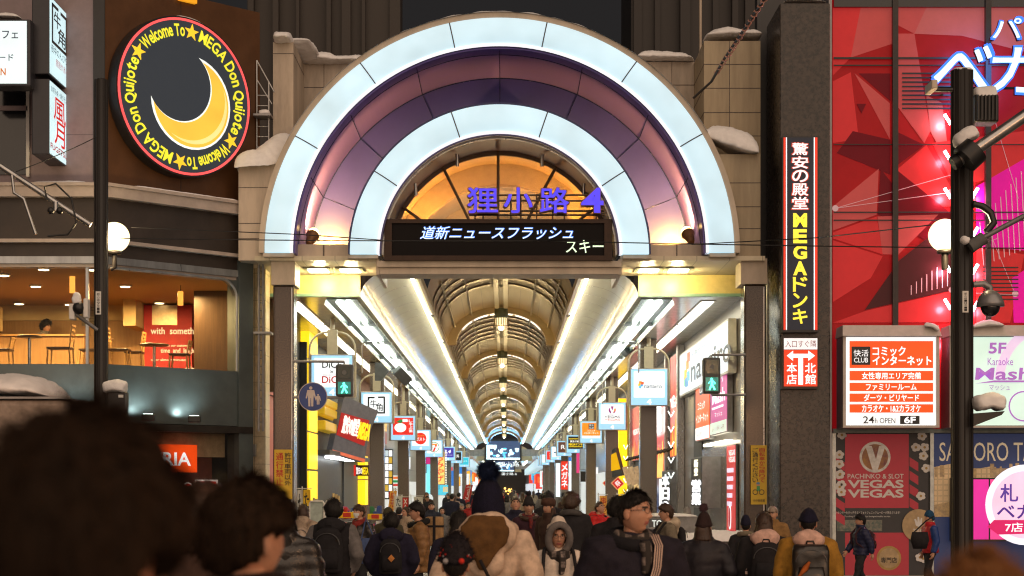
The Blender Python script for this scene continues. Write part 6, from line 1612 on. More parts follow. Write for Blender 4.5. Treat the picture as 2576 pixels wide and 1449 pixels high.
mb = MB(); mb.ptext(vp, '入口すぐ隣', 1975, 856, 2053, 874, .009, .013, glow('#7a1a10', .6)); mb.ptext(vp, '本店', 1979, 912, 2004, 968, .009, .014, WHT, vert=True, bold=.03); mb.ptext(vp, '北館', 2025, 912, 2052, 968, .009, .014, WHT, vert=True, bold=.03)
mb.ppoly(vp, [(2008, 968), (2008, 900), (1995, 900), (1995, 908), (1979, 895), (1995, 882), (1995, 890), (2033, 890), (2033, 882), (2050, 895), (2033, 908), (2033, 900), (2020, 900), (2020, 968)], .009, .014, WHT); mb.build('lettering', t)
# hooded sign boxes
def hood_box(px0, py0, px1, py1, hood_py, Y, lb_, bx=True):
    t = thing('lit_sign_box', lb_, 'sign box', P((px0 + px1) / 2, py1, Y), 'hooded lit sign boxes'); pl = front(Y)
    mb = MB(); mb.prect(pl, px0, hood_py + 24, px1, py1, -.7, -.01, M_GREY); mb.build('case', t)
    mb = MB(); u0, v0 = pl.at(px0 - 3, hood_py + 28); u1, v1 = pl.at(px1 + 3, hood_py)
    for A, B, C, D in ((v0, v1, .14, -.3),):
        mb.add([pl.w(u0, v0, .14), pl.w(u1, v0, .14), pl.w(u1, v0, -.72), pl.w(u0, v0, -.72), pl.w(u0 + .03, v1, -.02), pl.w(u1 - .03, v1, -.02), pl.w(u1 - .03, v1, -.72), pl.w(u0 + .03, v1, -.72)],
               [(0, 1, 5, 4), (1, 2, 6, 5), (2, 3, 7, 6), (3, 0, 4, 7), (4, 5, 6, 7), (3, 2, 1, 0)], mat('cream_hood', (.55, .50, .46), .45, var=.08))
    mb.build('hood', t)
    mb = MB()
    for a, b, c, d in ((px0, py0 - 2, px0 + 7, py1), (px1 - 7, py0 - 2, px1, py1), (px0 + 7.2, py1 - 5, px1 - 7.2, py1)): mb.prect(pl, a, b, c, d, -.008, .05, mat('cream_hood', 0))
    mb.build('frame', t)
    return t, pl
t, pl = hood_box(2120, 845, 2362, 1076, 818, 37.3, 'white and orange lit sign box with rows of white Japanese lettering')
mb = MB(); mb.prect(pl, 2128, 848, 2354, 1070, -.005, .006, glow('#f6f6f4', .97)); mb.build('white_face', t)
mb = MB(); OR = glow('#f04e12', .97)
for a, b in ((858, 926), (933, 957), (963, 984), (990, 1011), (1017, 1038)): mb.prect(pl, 2137, a, 2347, b, .007, .012, OR)
mb.build('orange_band', t)
mb = MB(); mb.prect(pl, 2142, 872, 2189, 918, .013, .018, K_); mb.ptext(pl, '快活', 2147, 880, 2184, 897, .019, .022, WHT); mb.ptext(pl, 'CLUB', 2148, 900, 2183, 912, .019, .022, WHT)
mb.ptext(pl, 'コミック', 2195, 872, 2277, 895, .013, .018, WHT, bold=.035); mb.ptext(pl, 'インターネット', 2195, 896, 2342, 919, .013, .018, WHT, bold=.035)
for s_, a, b, c, d in (('女性専用エリア完備', 2168, 937, 2316, 954), ('ファミリールーム', 2178, 966, 2305, 982), ('ダーツ・ビリヤード', 2173, 992, 2311, 1009), ('カラオケ・1&2カラオケ', 2168, 1019, 2316, 1036)): mb.ptext(pl, s_, a, b, c, d, .013, .018, WHT, bold=.03)
mb.ptext(pl, '24', 2171, 1047, 2199, 1065, .007, .012, K_, bold=.01); mb.ptext(pl, 'h OPEN', 2201, 1051, 2252, 1065, .007, .012, K_); mb.prect(pl, 2264, 1046, 2313, 1067, .007, .012, K_); mb.ptext(pl, '6F', 2274, 1048, 2303, 1065, .013, .018, WHT, bold=.03); mb.build('lettering', t)
snow_blob('snow_cap', 'clump of snow on the right end of the orange and white sign box', [P(2325, 820, 37.3), P(2350, 822, 37.2), P(2358, 834, 37.2)], .08, .12, 24)
t, pl = hood_box(2388, 845, 2660, 1076, 818, 37.4, 'pale green lit sign box with violet karaoke lettering at the right picture edge')
mb = MB(); mb.prect(pl, 2396, 848, 2650, 1070, -.005, .006, glow('#cfe8d8', .95)); mb.build('pale_face', t)
VI = glow('#a868b8', .85, 'violet_print')
u, v = pl.at(2560, 960); u2, v2 = pl.at(2660, 960)
mb = MB(); mb.ring(pl, u2, v2, 1.15, 1.35, .007, .012, glow('#e4c8e4', .9), PI * .5, PI * .98, 32); mb.build('swash', t)
mb = MB(); mb.ptext(pl, '5F', 2486, 862, 2530, 890, .013, .02, VI, bold=.03, shear=.05); mb.ptext(pl, 'Karaoke', 2484, 900, 2548, 919, .013, .02, VI); mb.ptext(pl, 'Mash', 2452, 925, 2590, 956, .013, .02, VI, bold=.02, shear=.1); mb.ptext(pl, 'マッシュ', 2488, 968, 2540, 982, .013, .02, VI)
mb.ring(pl, *pl.at(2575, 1022), .30, .33, .013, .02, VI, seg=28); mb.ppoly(pl, [(2452, 965), (2500, 957), (2576, 957), (2576, 962), (2500, 962)], .013, .018, VI); mb.build('lettering', t)
snow_blob('snow_cap', 'snow lying on the hood of the karaoke sign box', [P(2440, 826, 37.4), P(2480, 818, 37.4), P(2525, 820, 37.4)], .12, .2, 25)
# lower posters
t = thing('street_wall', 'lower shop wall under the sign boxes', 'wall', (X(2340, 38.3), 38.3, 0)); wl = front(38.2)
mb = MB(); mb.prect(wl, 2094, 1079, 2660, 1470, -.3, -.02, M_SHOPK); mb.prect(wl, 2094, 1079, 2660, 1089, -.019, .1, mat('teal_beam', (.25, .30, .28), .4)); mb.build('wall_face', t)
mb = MB()
for px in (2096, 2342): mb.prect(wl, px - 4, 1090, px + 5, 1470, -.019, .08, mat('aluminium', (.5, .53, .52), .35, .5))
mb.build('post', t)
t = thing('red_poster', 'large red poster with a metal V emblem, white capitals and pale flowers', 'poster', P(2220, 1450, 38.15)); pp = front(38.17)
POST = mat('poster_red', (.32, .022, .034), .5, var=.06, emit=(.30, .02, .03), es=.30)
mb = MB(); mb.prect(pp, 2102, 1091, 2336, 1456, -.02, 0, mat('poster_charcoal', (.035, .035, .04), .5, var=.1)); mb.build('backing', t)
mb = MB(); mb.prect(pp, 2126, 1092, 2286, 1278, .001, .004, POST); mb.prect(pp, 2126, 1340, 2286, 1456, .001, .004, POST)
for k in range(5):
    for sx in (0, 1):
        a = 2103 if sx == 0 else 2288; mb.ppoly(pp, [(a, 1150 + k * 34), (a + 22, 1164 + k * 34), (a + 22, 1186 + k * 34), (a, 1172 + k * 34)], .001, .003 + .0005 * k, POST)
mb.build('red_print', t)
SLV = mat('poster_silver', (.50, .49, .48), .3, .3, var=.25, scale=6); PW = mat('poster_white', (.66, .64, .62), .5, var=.05)
u, v = pp.at(2201, 1150); ru = 39 / F * 38.17
mb = MB(); mb.disc(pp, u, v, ru, .005, .010, SLV, 40); mb.disc(pp, u, v, ru * .84, .0105, .013, mat('poster_plum', (.16, .03, .06), .3, col2=(.42, .20, .03), scale=4), 40)
mb.prism(pp, [(u - ru * .62, v + ru * .72), (u - ru * .22, v + ru * .72), (u + .02, v - ru * .15), (u + ru * .26, v + ru * .72), (u + ru * .66, v + ru * .72), (u + ru * .14, v - ru * .9), (u - ru * .14, v - ru * .9)], .0135, .018, SLV); mb.build('emblem', t)
mb = MB(); mb.ptext(pp, 'PACHINKO & SLOT', 2132, 1192, 2273, 1204, .006, .01, PW, bold=.01); mb.ptext(pp, 'VEGAS', 2132, 1207, 2273, 1228, .006, .011, PW, bold=.03); mb.ptext(pp, 'VEGAS', 2132, 1231, 2273, 1252, .006, .011, PW, bold=.03)
mb.ptext(pp, '※センサーをタッチするとフォトジェニックムービーが再生されます!', 2104, 1286, 2264, 1293, .002, .006, PW); mb.ptext(pp, 'Touching this sensor plays Instagrammable movies.', 2124, 1297, 2240, 1302, .002, .006, PW); mb.build('lettering', t)
rr = random.Random(9); mb = MB()
for i in range(16):
    px = rr.choice([2109, 2114, 2303, 2318, 2326]) + rr.uniform(-5, 5); py = 1100 + (i // 2) * 24 + rr.uniform(-6, 6) if i < 14 else 1360 + i * 3
    uu, vv = pp.at(px, py); n_ = .012 + i * .0012
    for k in range(5):
        a = 2 * PI * k / 5 + i; mb.disc(pp, uu + .055 * math.cos(a), vv + .055 * math.sin(a), .055, n_, n_ + .0006 + k * .0001, PW, 10, rv=.045)
    mb.disc(pp, uu, vv, .03, n_ + .001, n_ + .002, mat('poster_gold', (.4, .26, .08), .5), 8)
mb.build('flower_print', t)
mb = MB()
for px in (2108, 2165, 2222 + 50): mb.prect(pp, px - 2, 1308, px + 54, 1336, .001, .003, mat('photo_print', (.25, .22, .18), .5, col2=(.05, .10, .09), scale=14)); 
u, v = pp.at(2310, 1322); mb.disc(pp, u, v, .36, .03, .034, mat('poster_tan', (.42, .30, .16), .5), 36); mb.ptext(pp, 'TOUCH', 2296, 1330, 2326, 1340, .035, .038, PW, bold=.02)
mb.ppoly(pp, [(2303, 1322), (2299, 1306), (2303, 1305), (2307, 1314), (2307, 1300), (2311, 1300), (2313, 1313), (2316, 1302), (2319, 1304), (2318, 1322), (2313, 1327)], .035, .038, PW)
u, v = pp.at(2236, 1404); mb.disc(pp, u, v, .27, .006, .008, mat('poster_gold', 0), 20); mb.disc(pp, u, v, .22, .009, .011, mat('poster_tan', 0), 24); mb.ptext(pp, '専門店', 2216, 1402, 2256, 1416, .012, .015, INK, bold=.02); mb.build('small_print', t)
t = thing('city_poster', 'blue and gold night city poster with large serif capitals', 'poster', P(2470, 1440, 38.1)); cp = front(38.15)
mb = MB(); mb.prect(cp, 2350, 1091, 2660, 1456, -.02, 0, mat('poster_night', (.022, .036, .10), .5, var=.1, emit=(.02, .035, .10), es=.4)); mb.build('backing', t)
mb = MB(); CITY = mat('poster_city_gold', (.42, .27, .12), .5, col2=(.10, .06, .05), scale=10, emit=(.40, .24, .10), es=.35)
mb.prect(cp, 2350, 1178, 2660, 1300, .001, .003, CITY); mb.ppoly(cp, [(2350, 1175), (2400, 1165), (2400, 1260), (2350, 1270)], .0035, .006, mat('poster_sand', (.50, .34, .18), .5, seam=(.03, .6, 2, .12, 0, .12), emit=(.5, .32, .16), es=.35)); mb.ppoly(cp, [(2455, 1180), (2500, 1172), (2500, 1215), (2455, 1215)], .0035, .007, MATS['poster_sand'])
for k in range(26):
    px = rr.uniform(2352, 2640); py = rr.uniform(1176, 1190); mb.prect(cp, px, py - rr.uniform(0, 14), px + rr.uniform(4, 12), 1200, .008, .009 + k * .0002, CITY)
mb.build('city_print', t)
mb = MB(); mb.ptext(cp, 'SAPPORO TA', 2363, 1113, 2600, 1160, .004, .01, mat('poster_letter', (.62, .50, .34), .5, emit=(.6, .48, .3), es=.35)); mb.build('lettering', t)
t = thing('video_billboard', 'bright magenta LED billboard with a white medallion at the right picture edge', 'billboard', P(2520, 1360, 37.9)); ep = front(37.9)
mb = MB(); mb.prect(ep, 2392, 1202, 2680, 1362, -.12, 0, M_BLACK); mb.build('case', t)
mb = MB(); mb.prect(ep, 2397, 1206, 2487, 1357, .001, .006, glow((.70, .02, .30), .9, 'magenta_screen')); mb.prect(ep, 2491, 1206, 2680, 1357, .001, .006, glow((.85, .06, .28), .95, 'red_screen')); mb.build('screen', t)
u, v = ep.at(2580, 1270); mb = MB(); mb.disc(ep, u, v, .88, .007, .010, glow('#f0f0ff', 1.0), 40); mb.disc(ep, u, v, .74, .011, .013, glow('#f8c8e0', .95), 40)
mb.ppoly(ep, [(2484, 1325), (2500, 1308), (2600, 1308), (2600, 1342), (2510, 1345)], .014, .017, glow('#d01860', .9)); mb.build('medallion', t)
mb = MB(); mb.ptext(ep, '札', 2516, 1218, 2560, 1262, .018, .024, glow('#5a3a9a', .8), bold=.03); mb.ptext(ep, 'ベガ', 2508, 1268, 2600, 1304, .018, .024, glow('#4a2a8a', .8), bold=.03); mb.ptext(ep, '7店', 2528, 1315, 2572, 1338, .018, .024, WHT, bold=.02); mb.build('lettering', t)
# ------------------------------------------------------------------ people
from mathutils import noise as mnoise
def cloth(nm, c, rough=.85, **k): return mat('cloth_' + nm, c, rough=rough, var=k.pop('var', .22), scale=k.pop('scale', 14), bump=k.pop('bump', .35), bscale=k.pop('bscale', 120), spec=k.pop('spec', .25), **k)
SKIN = mat('skin', (.50, .27, .18), rough=.5, var=.08, scale=20); SKIN.node_tree.nodes['Principled BSDF'].inputs['Subsurface Weight'].default_value = .12
SKIN.node_tree.nodes['Principled BSDF'].inputs['Subsurface Radius'].default_value = (.012, .005, .003)
LIP = mat('lip', (.36, .12, .10), rough=.45, var=.05); BROWH = mat('brow_hair', (.03, .02, .016), rough=.7, var=.1)
EYEW = mat('eye_white', (.6, .57, .54), rough=.25, var=0); IRIS = mat('iris', (.02, .012, .01), rough=.15, var=0)
HAIRF = mat('dark_brown_shag', (.018, .010, .006), rough=.8, var=.3, scale=60, bump=.5, bscale=140, stretch=(1, 1, .12), spec=.1)
HAIRK = mat('black_hair', (.008, .0065, .006), spec=.3, rough=.5, var=.3, scale=60, bump=.5, bscale=140, stretch=(1, 1, .12))
HAIRB = mat('brown_hair', (.042, .020, .011), rough=.42, var=.35, scale=60, bump=.5, bscale=140, stretch=(1, 1, .12))
HAIRL = mat('light_brown_hair', (.17, .085, .042), rough=.45, var=.35, scale=60, bump=.5, bscale=140, stretch=(1, 1, .12))
def sm(a, b, x): t = min(1, max(0, (x - a) / (b - a))); return t * t * (3 - 2 * t)
def head_r(dx, dy, dz, fem=False):
    """surface point of the head in direction (dx, dy, dz); the face looks along -y"""
    a, b, c = (.074, .096, .118) if not fem else (.071, .093, .115)
    x, y, z = a * dx, b * dy, c * dz
    q = max(0, -dz)
    if dy < 0:
        x *= 1 - .26 * q ** 1.5; y *= 1 - .02 * q
        y *= .97
    else:
        x *= 1 - .30 * q ** 1.3; y *= 1 - .42 * q ** 1.2
    if dz > 0: x *= 1 + .07 * math.sin(PI * dz); y *= 1 + .03 * math.sin(PI * dz)
    f = sm(.05, .65, -dy)
    def g(x0, z0, sx, sz, amp): return amp * math.exp(-((x - x0) / sx) ** 2 - ((z - z0) / sz) ** 2)
    p = 0
    p += g(0, -.020, .0105, .013, .0215) + g(0, .004, .0075, .022, .011)             # nose tip and bridge
    p += g(-.011, -.026, .007, .007, .007) + g(.011, -.026, .007, .007, .007)
    for s in (-1, 1):
        p += g(s * .030, .017, .015, .010, -.0105) + g(s * .028, .034, .022, .009, .0045) + g(s * .043, -.016, .020, .020, .0055) + g(s * .034, .005, .014, .005, .003)
    p += g(0, -.050, .020, .0055, .0062) + g(0, -.0545, .018, .0022, -.003) + g(0, -.060, .017, .006, .0068) + g(0, -.074, .02, .007, -.004) + g(0, -.094, .022, .014, .0085)
    p += g(0, .066, .05, .03, .004)
    return x, y - p * f, z
def dirs(nu, nv):
    out = []
    for i in range(nv + 1):
        th = PI * i / nv
        th = th + .10 * math.sin(2 * th) * (1 if nv > 20 else 0) * .3
        for k in range(nu):
            ph = 2 * PI * k / nu; ph = ph - .28 * math.sin(ph) if nu >= 24 else ph     # finer towards the face
            out.append((math.sin(th) * math.sin(ph), -math.sin(th) * math.cos(ph), math.cos(th)))
    return out
def grid_faces(nu, nv): return [(i * nu + k, (i + 1) * nu + k, (i + 1) * nu + (k + 1) % nu, i * nu + (k + 1) % nu) for i in range(nv) for k in range(nu)]
def add_head(mb, nu, nv, fem, skin):
    D = dirs(nu, nv); V = [head_r(*d, fem) for d in D]; Fc = grid_faces(nu, nv)
    base = len(mb.v); mb.add(V, Fc, skin, True)
    il, ib = mb.mi(LIP), mb.mi(BROWH)
    n0 = len(mb.f) - len(Fc)
    for j, f in enumerate(Fc):
        cx_ = sum(V[i][0] for i in f) / 4; cz_ = sum(V[i][2] for i in f) / 4; fy = sum(D[i][1] for i in f) / 4
        if fy < -.55:
            if abs(cx_) < .023 and -.0655 < cz_ < -.0465: mb.m[n0 + j] = il
            if .014 < abs(cx_) < .049 and .029 + .02 * abs(abs(cx_) - .03) < cz_ < .0395: mb.m[n0 + j] = ib
    for s in (-1, 1):
        ex, ey, ez = s * .0305, head_r(*Vector((s * .32, -.93, .15)).normalized(), fem)[1] + .0085, .0165
        mb.ball((ex, ey, ez), .0128, EYEW, 12, 8, (1.12, .9, .62)); mb.ball((ex, ey - .0075, ez), .0060, IRIS, 10, 6, (1, .9, 1))
        mb.tube([(ex - .0145, ey - .0055, ez - .001), (ex - .006, ey - .0105, ez + .0065), (ex + .006, ey - .0105, ez + .0065), (ex + .0145, ey - .0055, ez - .001)], [.0012, .0022, .0022, .0012], BROWH, 5)
        mb.ball((s * .0775, .012, -.004), 1, skin, 10, 8, (.012, .020, .033)); mb.ball((s * .080, .003, .010), 1, skin, 8, 6, (.007, .016, .016))
def hair_surface(mb, nu, nv, style, m, fem, seed, th=.022):
    D = dirs(nu, nv); V = []
    for d in D:
        x, y, z = head_r(*d, fem); f = -d[1]
        if style == 'short': s = d[2] - (-.02 + (.52 if f > 0 else .83) * f)
        elif style == 'fringe': s = d[2] - (-.12 + (.44 if f > 0 else .75) * f)
        elif style == 'shag': s = d[2] - (-.52 + (1.0 if f > 0 else .45) * f)
        elif style in ('bob', 'long'): s = d[2] - (-.45 + .98 * sm(-.1, .75, f) - .25 * sm(.3, .9, -f))
        else: s = d[2] - (-.20 + (.62 if f > 0 else .68) * f)
        if style in ('shag', 'full', 'short', 'fringe') and abs(d[0]) > .5: s -= .75 * math.exp(-((d[2] + .06) / .20) ** 2 - ((d[1] - .06) / .16) ** 2)
        s += .10 * mnoise.noise(Vector((d[0] * 11 + seed, d[1] * 11, d[2] * 6)))
        t = sm(0, .28, s)
        n = mnoise.noise(Vector((d[0] * 5 + seed, d[1] * 5, d[2] * 2.2))) * .9 + mnoise.noise(Vector((d[0] * 16 + seed, d[1] * 16, d[2] * 4))) * .28
        if style == 'curly': n += mnoise.noise(Vector((d[0] * 24, d[1] * 24, d[2] * 24 + seed))) * 1.1
        k = -.012 + t * (.012 + th * (1 + .45 * n))
        v = Vector((x, y, z)); v += Vector(d).normalized() * k
        V.append(v)
    mb.add(V, grid_faces(nu, nv), m, True)
    return D, V
def strands(mb, D, V, m, n, seed, length=.03, fall=.5, thr=.0):
    r = random.Random(seed); idx = [i for i, d in enumerate(D) if d[2] > thr + .45 * (-d[1])]
    if not idx: return
    for _ in range(n):
        i = r.choice(idx); p = V[i]; d = Vector(D[i]).normalized()
        t = Vector((d.x * .5, d.y * .5 - .25, -fall - .2 * d.z)); t = t - d * t.dot(d)
        t = (t + d * r.uniform(.0, .22) + Vector((r.uniform(-.25, .25), r.uniform(-.25, .25), r.uniform(-.15, .15)))).normalized()
        s = t.cross(d); s = s.normalized() * .0012 if s.length > .01 else Vector((.0012, 0, 0))
        L = length * r.uniform(.5, 1.2)
        mb.add([p - s, p + s, p + t * L * .6 + s * .7 + d * .004, p + t * L + d * .001], [(0, 1, 2, 3)], m)
def remesh(mb, vox, name, m, smooth=6, puff=None, wr=.008, seed=0, mtx=None, soft=0.0):
    o = mb.build('tmp'); rm = o.modifiers.new('r', 'REMESH'); rm.mode = 'VOXEL'; rm.voxel_size = vox
    s_ = o.modifiers.new('s', 'SMOOTH'); s_.iterations = smooth; s_.factor = .5
    me = bpy.data.meshes.new_from_object(o.evaluated_get(bpy.context.evaluated_depsgraph_get()))
    old = o.data; bpy.data.objects.remove(o); bpy.data.meshes.remove(old)
    n = len(me.vertices); co = np.empty(n * 3); no = np.empty(n * 3)
    me.vertices.foreach_get('co', co); me.vertices.foreach_get('normal', no); co = co.reshape(-1, 3); no = no.reshape(-1, 3)
    d = np.array([mnoise.noise(Vector((c[0] * 7 + seed, c[1] * 7, c[2] * 5))) + .6 * mnoise.noise(Vector((c[0] * 19, c[1] * 19 + seed, c[2] * 11))) + 1.3 * (.22 - abs(mnoise.noise(Vector((c[0] * 5 + c[2] * 2.5 + seed, c[1] * 5, c[2] * 6.5))))) * (1 if wr > .004 else 0) for c in co]) * wr
    if puff:
        per, amp = puff; d += amp * (np.abs(np.sin(PI * (co[:, 2] + .012 * np.sin(co[:, 0] * 9)) / per)) ** .5 - .7)
    co = co + no * d[:, None]
    out = MB(); fs = [tuple(p.vertices) for p in me.polygons]; out.add([tuple(c) for c in co], fs, m, True)
    bpy.data.meshes.remove(me)
    return out
def xf(mb, M):
    a = np.array(mb.v); R = np.array(M)[:3, :3]; t = np.array(M)[:3, 3]
    mb.v = [tuple(v) for v in a @ R.T + t]
    return mb
def hand(mb, c, d, n, m, s=1.0, side=1):
    """a relaxed hand: palm, five bent fingers of different length, thumb from the side"""
    d = Vector(d).normalized(); n = Vector(n); n = (n - d * n.dot(d)).normalized(); w = d.cross(n)
    c = Vector(c)
    mb.tube([c - d * .015, c + d * .02, c + d * .06, c + d * .09], [.024 * s, .032 * s, .036 * s, .030 * s], m, 10)
    for k, (off, L) in enumerate(((-.028, .068), (-.010, .078), (.009, .072), (.026, .056))):
        b = c + d * .082 + w * off * s
        mb.tube([b, b + d * L * .45 * s + n * .006, b + (d * L * .72 + n * .024) * s, b + (d * L * .86 + n * .044) * s], [.0098, .0092, .0082, .0062], m, 6)
    b = c + d * .022 - w * .030 * s * side
    mb.tube([b, b + (d * .022 - w * .022 * side + n * .012) * s, b + (d * .050 - w * .028 * side + n * .026) * s], [.0125, .011, .0085], m, 6)
PEOPLE = []
def person(label, px, top, Y, yaw, coat, trousers=None, hair=('short', HAIRK), head=(0, 0), hem=.50, fat=1.0, puff=None, hood=None, hoodm=None, arms=('down', 'down'), fem=False,
           hat=None, scarf=None, mask=False, glasses=False, lod=1, stride=.0, collar=None, sleeve=None, lean=0.0, H=None, z0=None, group='pedestrians', skin=None, wr=.008, shoes=None, hathi=0.0, seed=None, fur=None, spread=1.0):
    zf = (0.15 if Y < 4.8 else max(ground_z(Y), 0.0) if Y < 30 else .02) if z0 is None else z0
    if Y > 33.5 and z0 is None: zf = .02
    ztop = Z(top, Y) - hathi
    H = H or (ztop - zf)
    S = H / 1.70; skin = skin or SKIN; seed = len(PEOPLE) * 3.7 if seed is None else seed
    base = Vector((X(px, Y), Y, zf if z0 is None else z0)); R0 = Matrix.Translation(base) @ Matrix.Rotation(math.radians(yaw), 4, 'Z') @ Matrix.Scale(S, 4)
    t = thing('person', label, 'person', base, group); PEOPLE.append(t)
    nu, nv = {0: (16, 14), 1: (28, 26), 2: (56, 52)}[lod]; vox = {0: .035, 1: .022, 2: .014}[lod]
    LB = Matrix.Translation((0, 0, .9)) @ Matrix.Rotation(lean, 4, 'X') @ Matrix.Translation((0, 0, -.9))
    M0 = R0 @ LB
    MH = M0 @ Matrix.Translation((0, -.012, 1.582)) @ Matrix.Rotation(math.radians(head[0]), 4, 'Z') @ Matrix.Rotation(math.radians(head[1]), 4, 'X')
    # limbs
    A = []
    for s, pose in ((-1, arms[0]), (1, arms[1])):
        sh = Vector((s * .185 * spread, .0, 1.365))
        if pose == 'down': el, wr_ = Vector((s * .255 * spread, .03, 1.10)), Vector((s * .25 * spread, -.04, .865))
        elif pose == 'back': el, wr_ = Vector((s * .25, .12, 1.12)), Vector((s * .24, .16, .90))
        elif pose == 'fwd': el, wr_ = Vector((s * .25, -.08, 1.11)), Vector((s * .23, -.22, .93))
        elif pose == 'pocket': el, wr_ = Vector((s * .30 * spread, .07, 1.10)), Vector((s * .215, -.09, .93))
        elif pose == 'phone': el, wr_ = Vector((s * .235, -.05, 1.10)), Vector((s * .10, -.25, 1.20))
        elif pose == 'carry': el, wr_ = Vector((s * .24, .0, 1.10)), Vector((s * .20, -.22, 1.06))
        elif pose == 'strap': el, wr_ = Vector((s * .25, .02, 1.11)), Vector((s * .14, -.16, 1.25))
        A.append((s, sh, el, wr_, pose))
    legs = []
    for s in (-1, 1):
        st = stride * s
        legs.append((Vector((s * .085, 0, .90)), Vector((s * .095, -.35 * st if st > 0 else -.18 * st - .03, .47)), Vector((s * .10, -.62 * st + (.0 if st >= 0 else .04), .08 + (.05 if st < 0 else 0)))))
    # body: head, neck, trunk, arms, legs and hands in one mesh
    bm_ = MB(); add_head(bm_, nu, nv, fem, skin); xf(bm_, MH)
    b2 = MB(); b2.loft([((0, .03, 1.36), .062, .06), ((0, .022, 1.44), .054, .056), ((0, .008, 1.52), .052, .058)], skin, 14)
    b2.loft([((0, .01, .84), .15, .10), ((0, .01, 1.0), .13, .09), ((0, .0, 1.2), .15, .10), ((0, .01, 1.36), .13, .07), ((0, .02, 1.40), .06, .05)], skin, 16)
    for s, sh, el, wr_, pose in A: b2.tube([sh, el, wr_], [.045, .036, .026], skin, 8); hand(b2, wr_, wr_ - el, (-s, -.6, 0) if pose not in ('phone', 'carry') else (0, .2, 1), skin, .95, s)
    for h, k, a in legs: b2.tube([h, k, a], [.075, .052, .035], skin, 8)
    xf(b2, M0); b2.add([], [], skin)
    bm_.add(b2.v, b2.f, skin, True)
    bm_.build('body', t)
    # trousers and shoes
    tr = MB()
    tr.loft([((0, .01, .80), .15, .11), ((0, .01, .90), .165, .12), ((0, .01, 1.02), .15, .11)], M_BLACK, 14)
    for h, k, a in legs: tr.tube([h, h.lerp(k, .5), k, k.lerp(a, .6), a + Vector((0, 0, .02))], [.105, .092, .072, .062, .062], M_BLACK, 10)
    trm = trousers or cloth('charcoal_trousers', (.022, .022, .026))
    q = remesh(tr, max(vox, .02), 'trousers', trm, 3, wr=.01, seed=seed); xf(q, M0); q.build('trousers', t)
    sm_ = shoes or cloth('dark_boot', (.02, .016, .014), .5)
    for h, k, a in legs:
        so = MB(); so.loft([((a.x, a.y - .05, a.z - .078), .045, .125), ((a.x, a.y - .05, a.z - .03), .048, .128), ((a.x, a.y - .02, a.z + .01), .045, .085), ((a.x, a.y + .01, a.z + .09), .05, .055)], sm_, 12); xf(so, M0); so.build('shoe', t)
    # coat
    c = MB(); hz = hem * 1.70
    wst = .5 * (1.0 + hz)
    fl = 1.0 + .10 * max(0, .9 - hz) / .4
    c.loft([((0, .01, hz), .185 * fat * fl, .15 * fat * fl), ((0, .01, hz + .04), .19 * fat * fl, .155 * fat * fl), ((0, .01, max(hz + .08, 1.02)), .178 * fat, .145 * fat), ((0, .005, 1.20), .195 * fat, .155 * fat), ((0, .008, 1.33), .205 * fat * spread, .14 * fat), ((0, .015, 1.395), .155 * fat, .105 * fat), ((0, .02, 1.44), .095, .085), ((0, .015, 1.47), .085, .082)], M_BLACK, 24)
    for s, sh, el, wr_, pose in A:
        m1, m2 = sh.lerp(el, .5) + Vector((s * .012, 0, 0)), el.lerp(wr_, .5)
        c.tube([Vector((s * .12, .01, 1.385)), sh, m1, el, m2, wr_], [.075 * fat, .092 * fat, .083 * fat, .074 * fat, .066 * fat, .058 * fat], M_BLACK, 12)
    if collar == 'high' or (collar is None and not scarf and not hood and not fur and lod): c.loft([((0, .015, 1.40), .12, .11), ((0, .005, 1.46), .108, .105), ((0, .0, 1.505), .105, .108)], M_BLACK, 18)
    q = remesh(c, vox, 'coat', coat, 5, puff, wr, seed)
    if sleeve:                      # sleeves of another cloth
        k = q.mi(sleeve)
        for j, f in enumerate(q.f):
            x = sum(abs(q.v[i][0]) for i in f) / len(f); z = sum(q.v[i][2] for i in f) / len(f)
            if x > .185 * fat * spread + .02 * (1.38 - z): q.m[j] = k
    xf(q, M0); q.build('coat', t)
    if fur:                         # fur trim round the collar
        fb = MB(); r = random.Random(int(seed * 10))
        ring_ = []
        for i in range(18):
            a = 2 * PI * i / 18; ring_.append(Vector((.125 * math.sin(a), .02 - .12 * math.cos(a), 1.43 + .035 * math.cos(a) * -1)))
        fb.tube(ring_ + [ring_[0]], .045, fur, 8)
        for _ in range(420 if lod else 60):
            i = r.randrange(18); p = ring_[i] + Vector((r.uniform(-.03, .03), r.uniform(-.03, .03), r.uniform(-.03, .03))); d = Vector((r.uniform(-1, 1), r.uniform(-1, 1), r.uniform(-.6, 1))).normalized()
            s = d.orthogonal().normalized() * .003; fb.add([p - s, p + s, p + d * .06], [(0, 1, 2)], fur)
        xf(fb, M0); fb.build('fur_collar', t)
    if hood == 'down':
        hb = MB(); hb.ball((0, .125, 1.43), 1, M_BLACK, 18, 12, (.165, .085, .105)); hb.ball((-.10, .05, 1.43), 1, M_BLACK, 12, 8, (.07, .09, .055)); hb.ball((.10, .05, 1.43), 1, M_BLACK, 12, 8, (.07, .09, .055)); hb.ball((0, .15, 1.33), 1, M_BLACK, 12, 8, (.10, .06, .09))
        q = remesh(hb, vox, 'hood', hoodm or coat, 4, None, .012, seed + 2); xf(q, M0); q.build('hood', t)
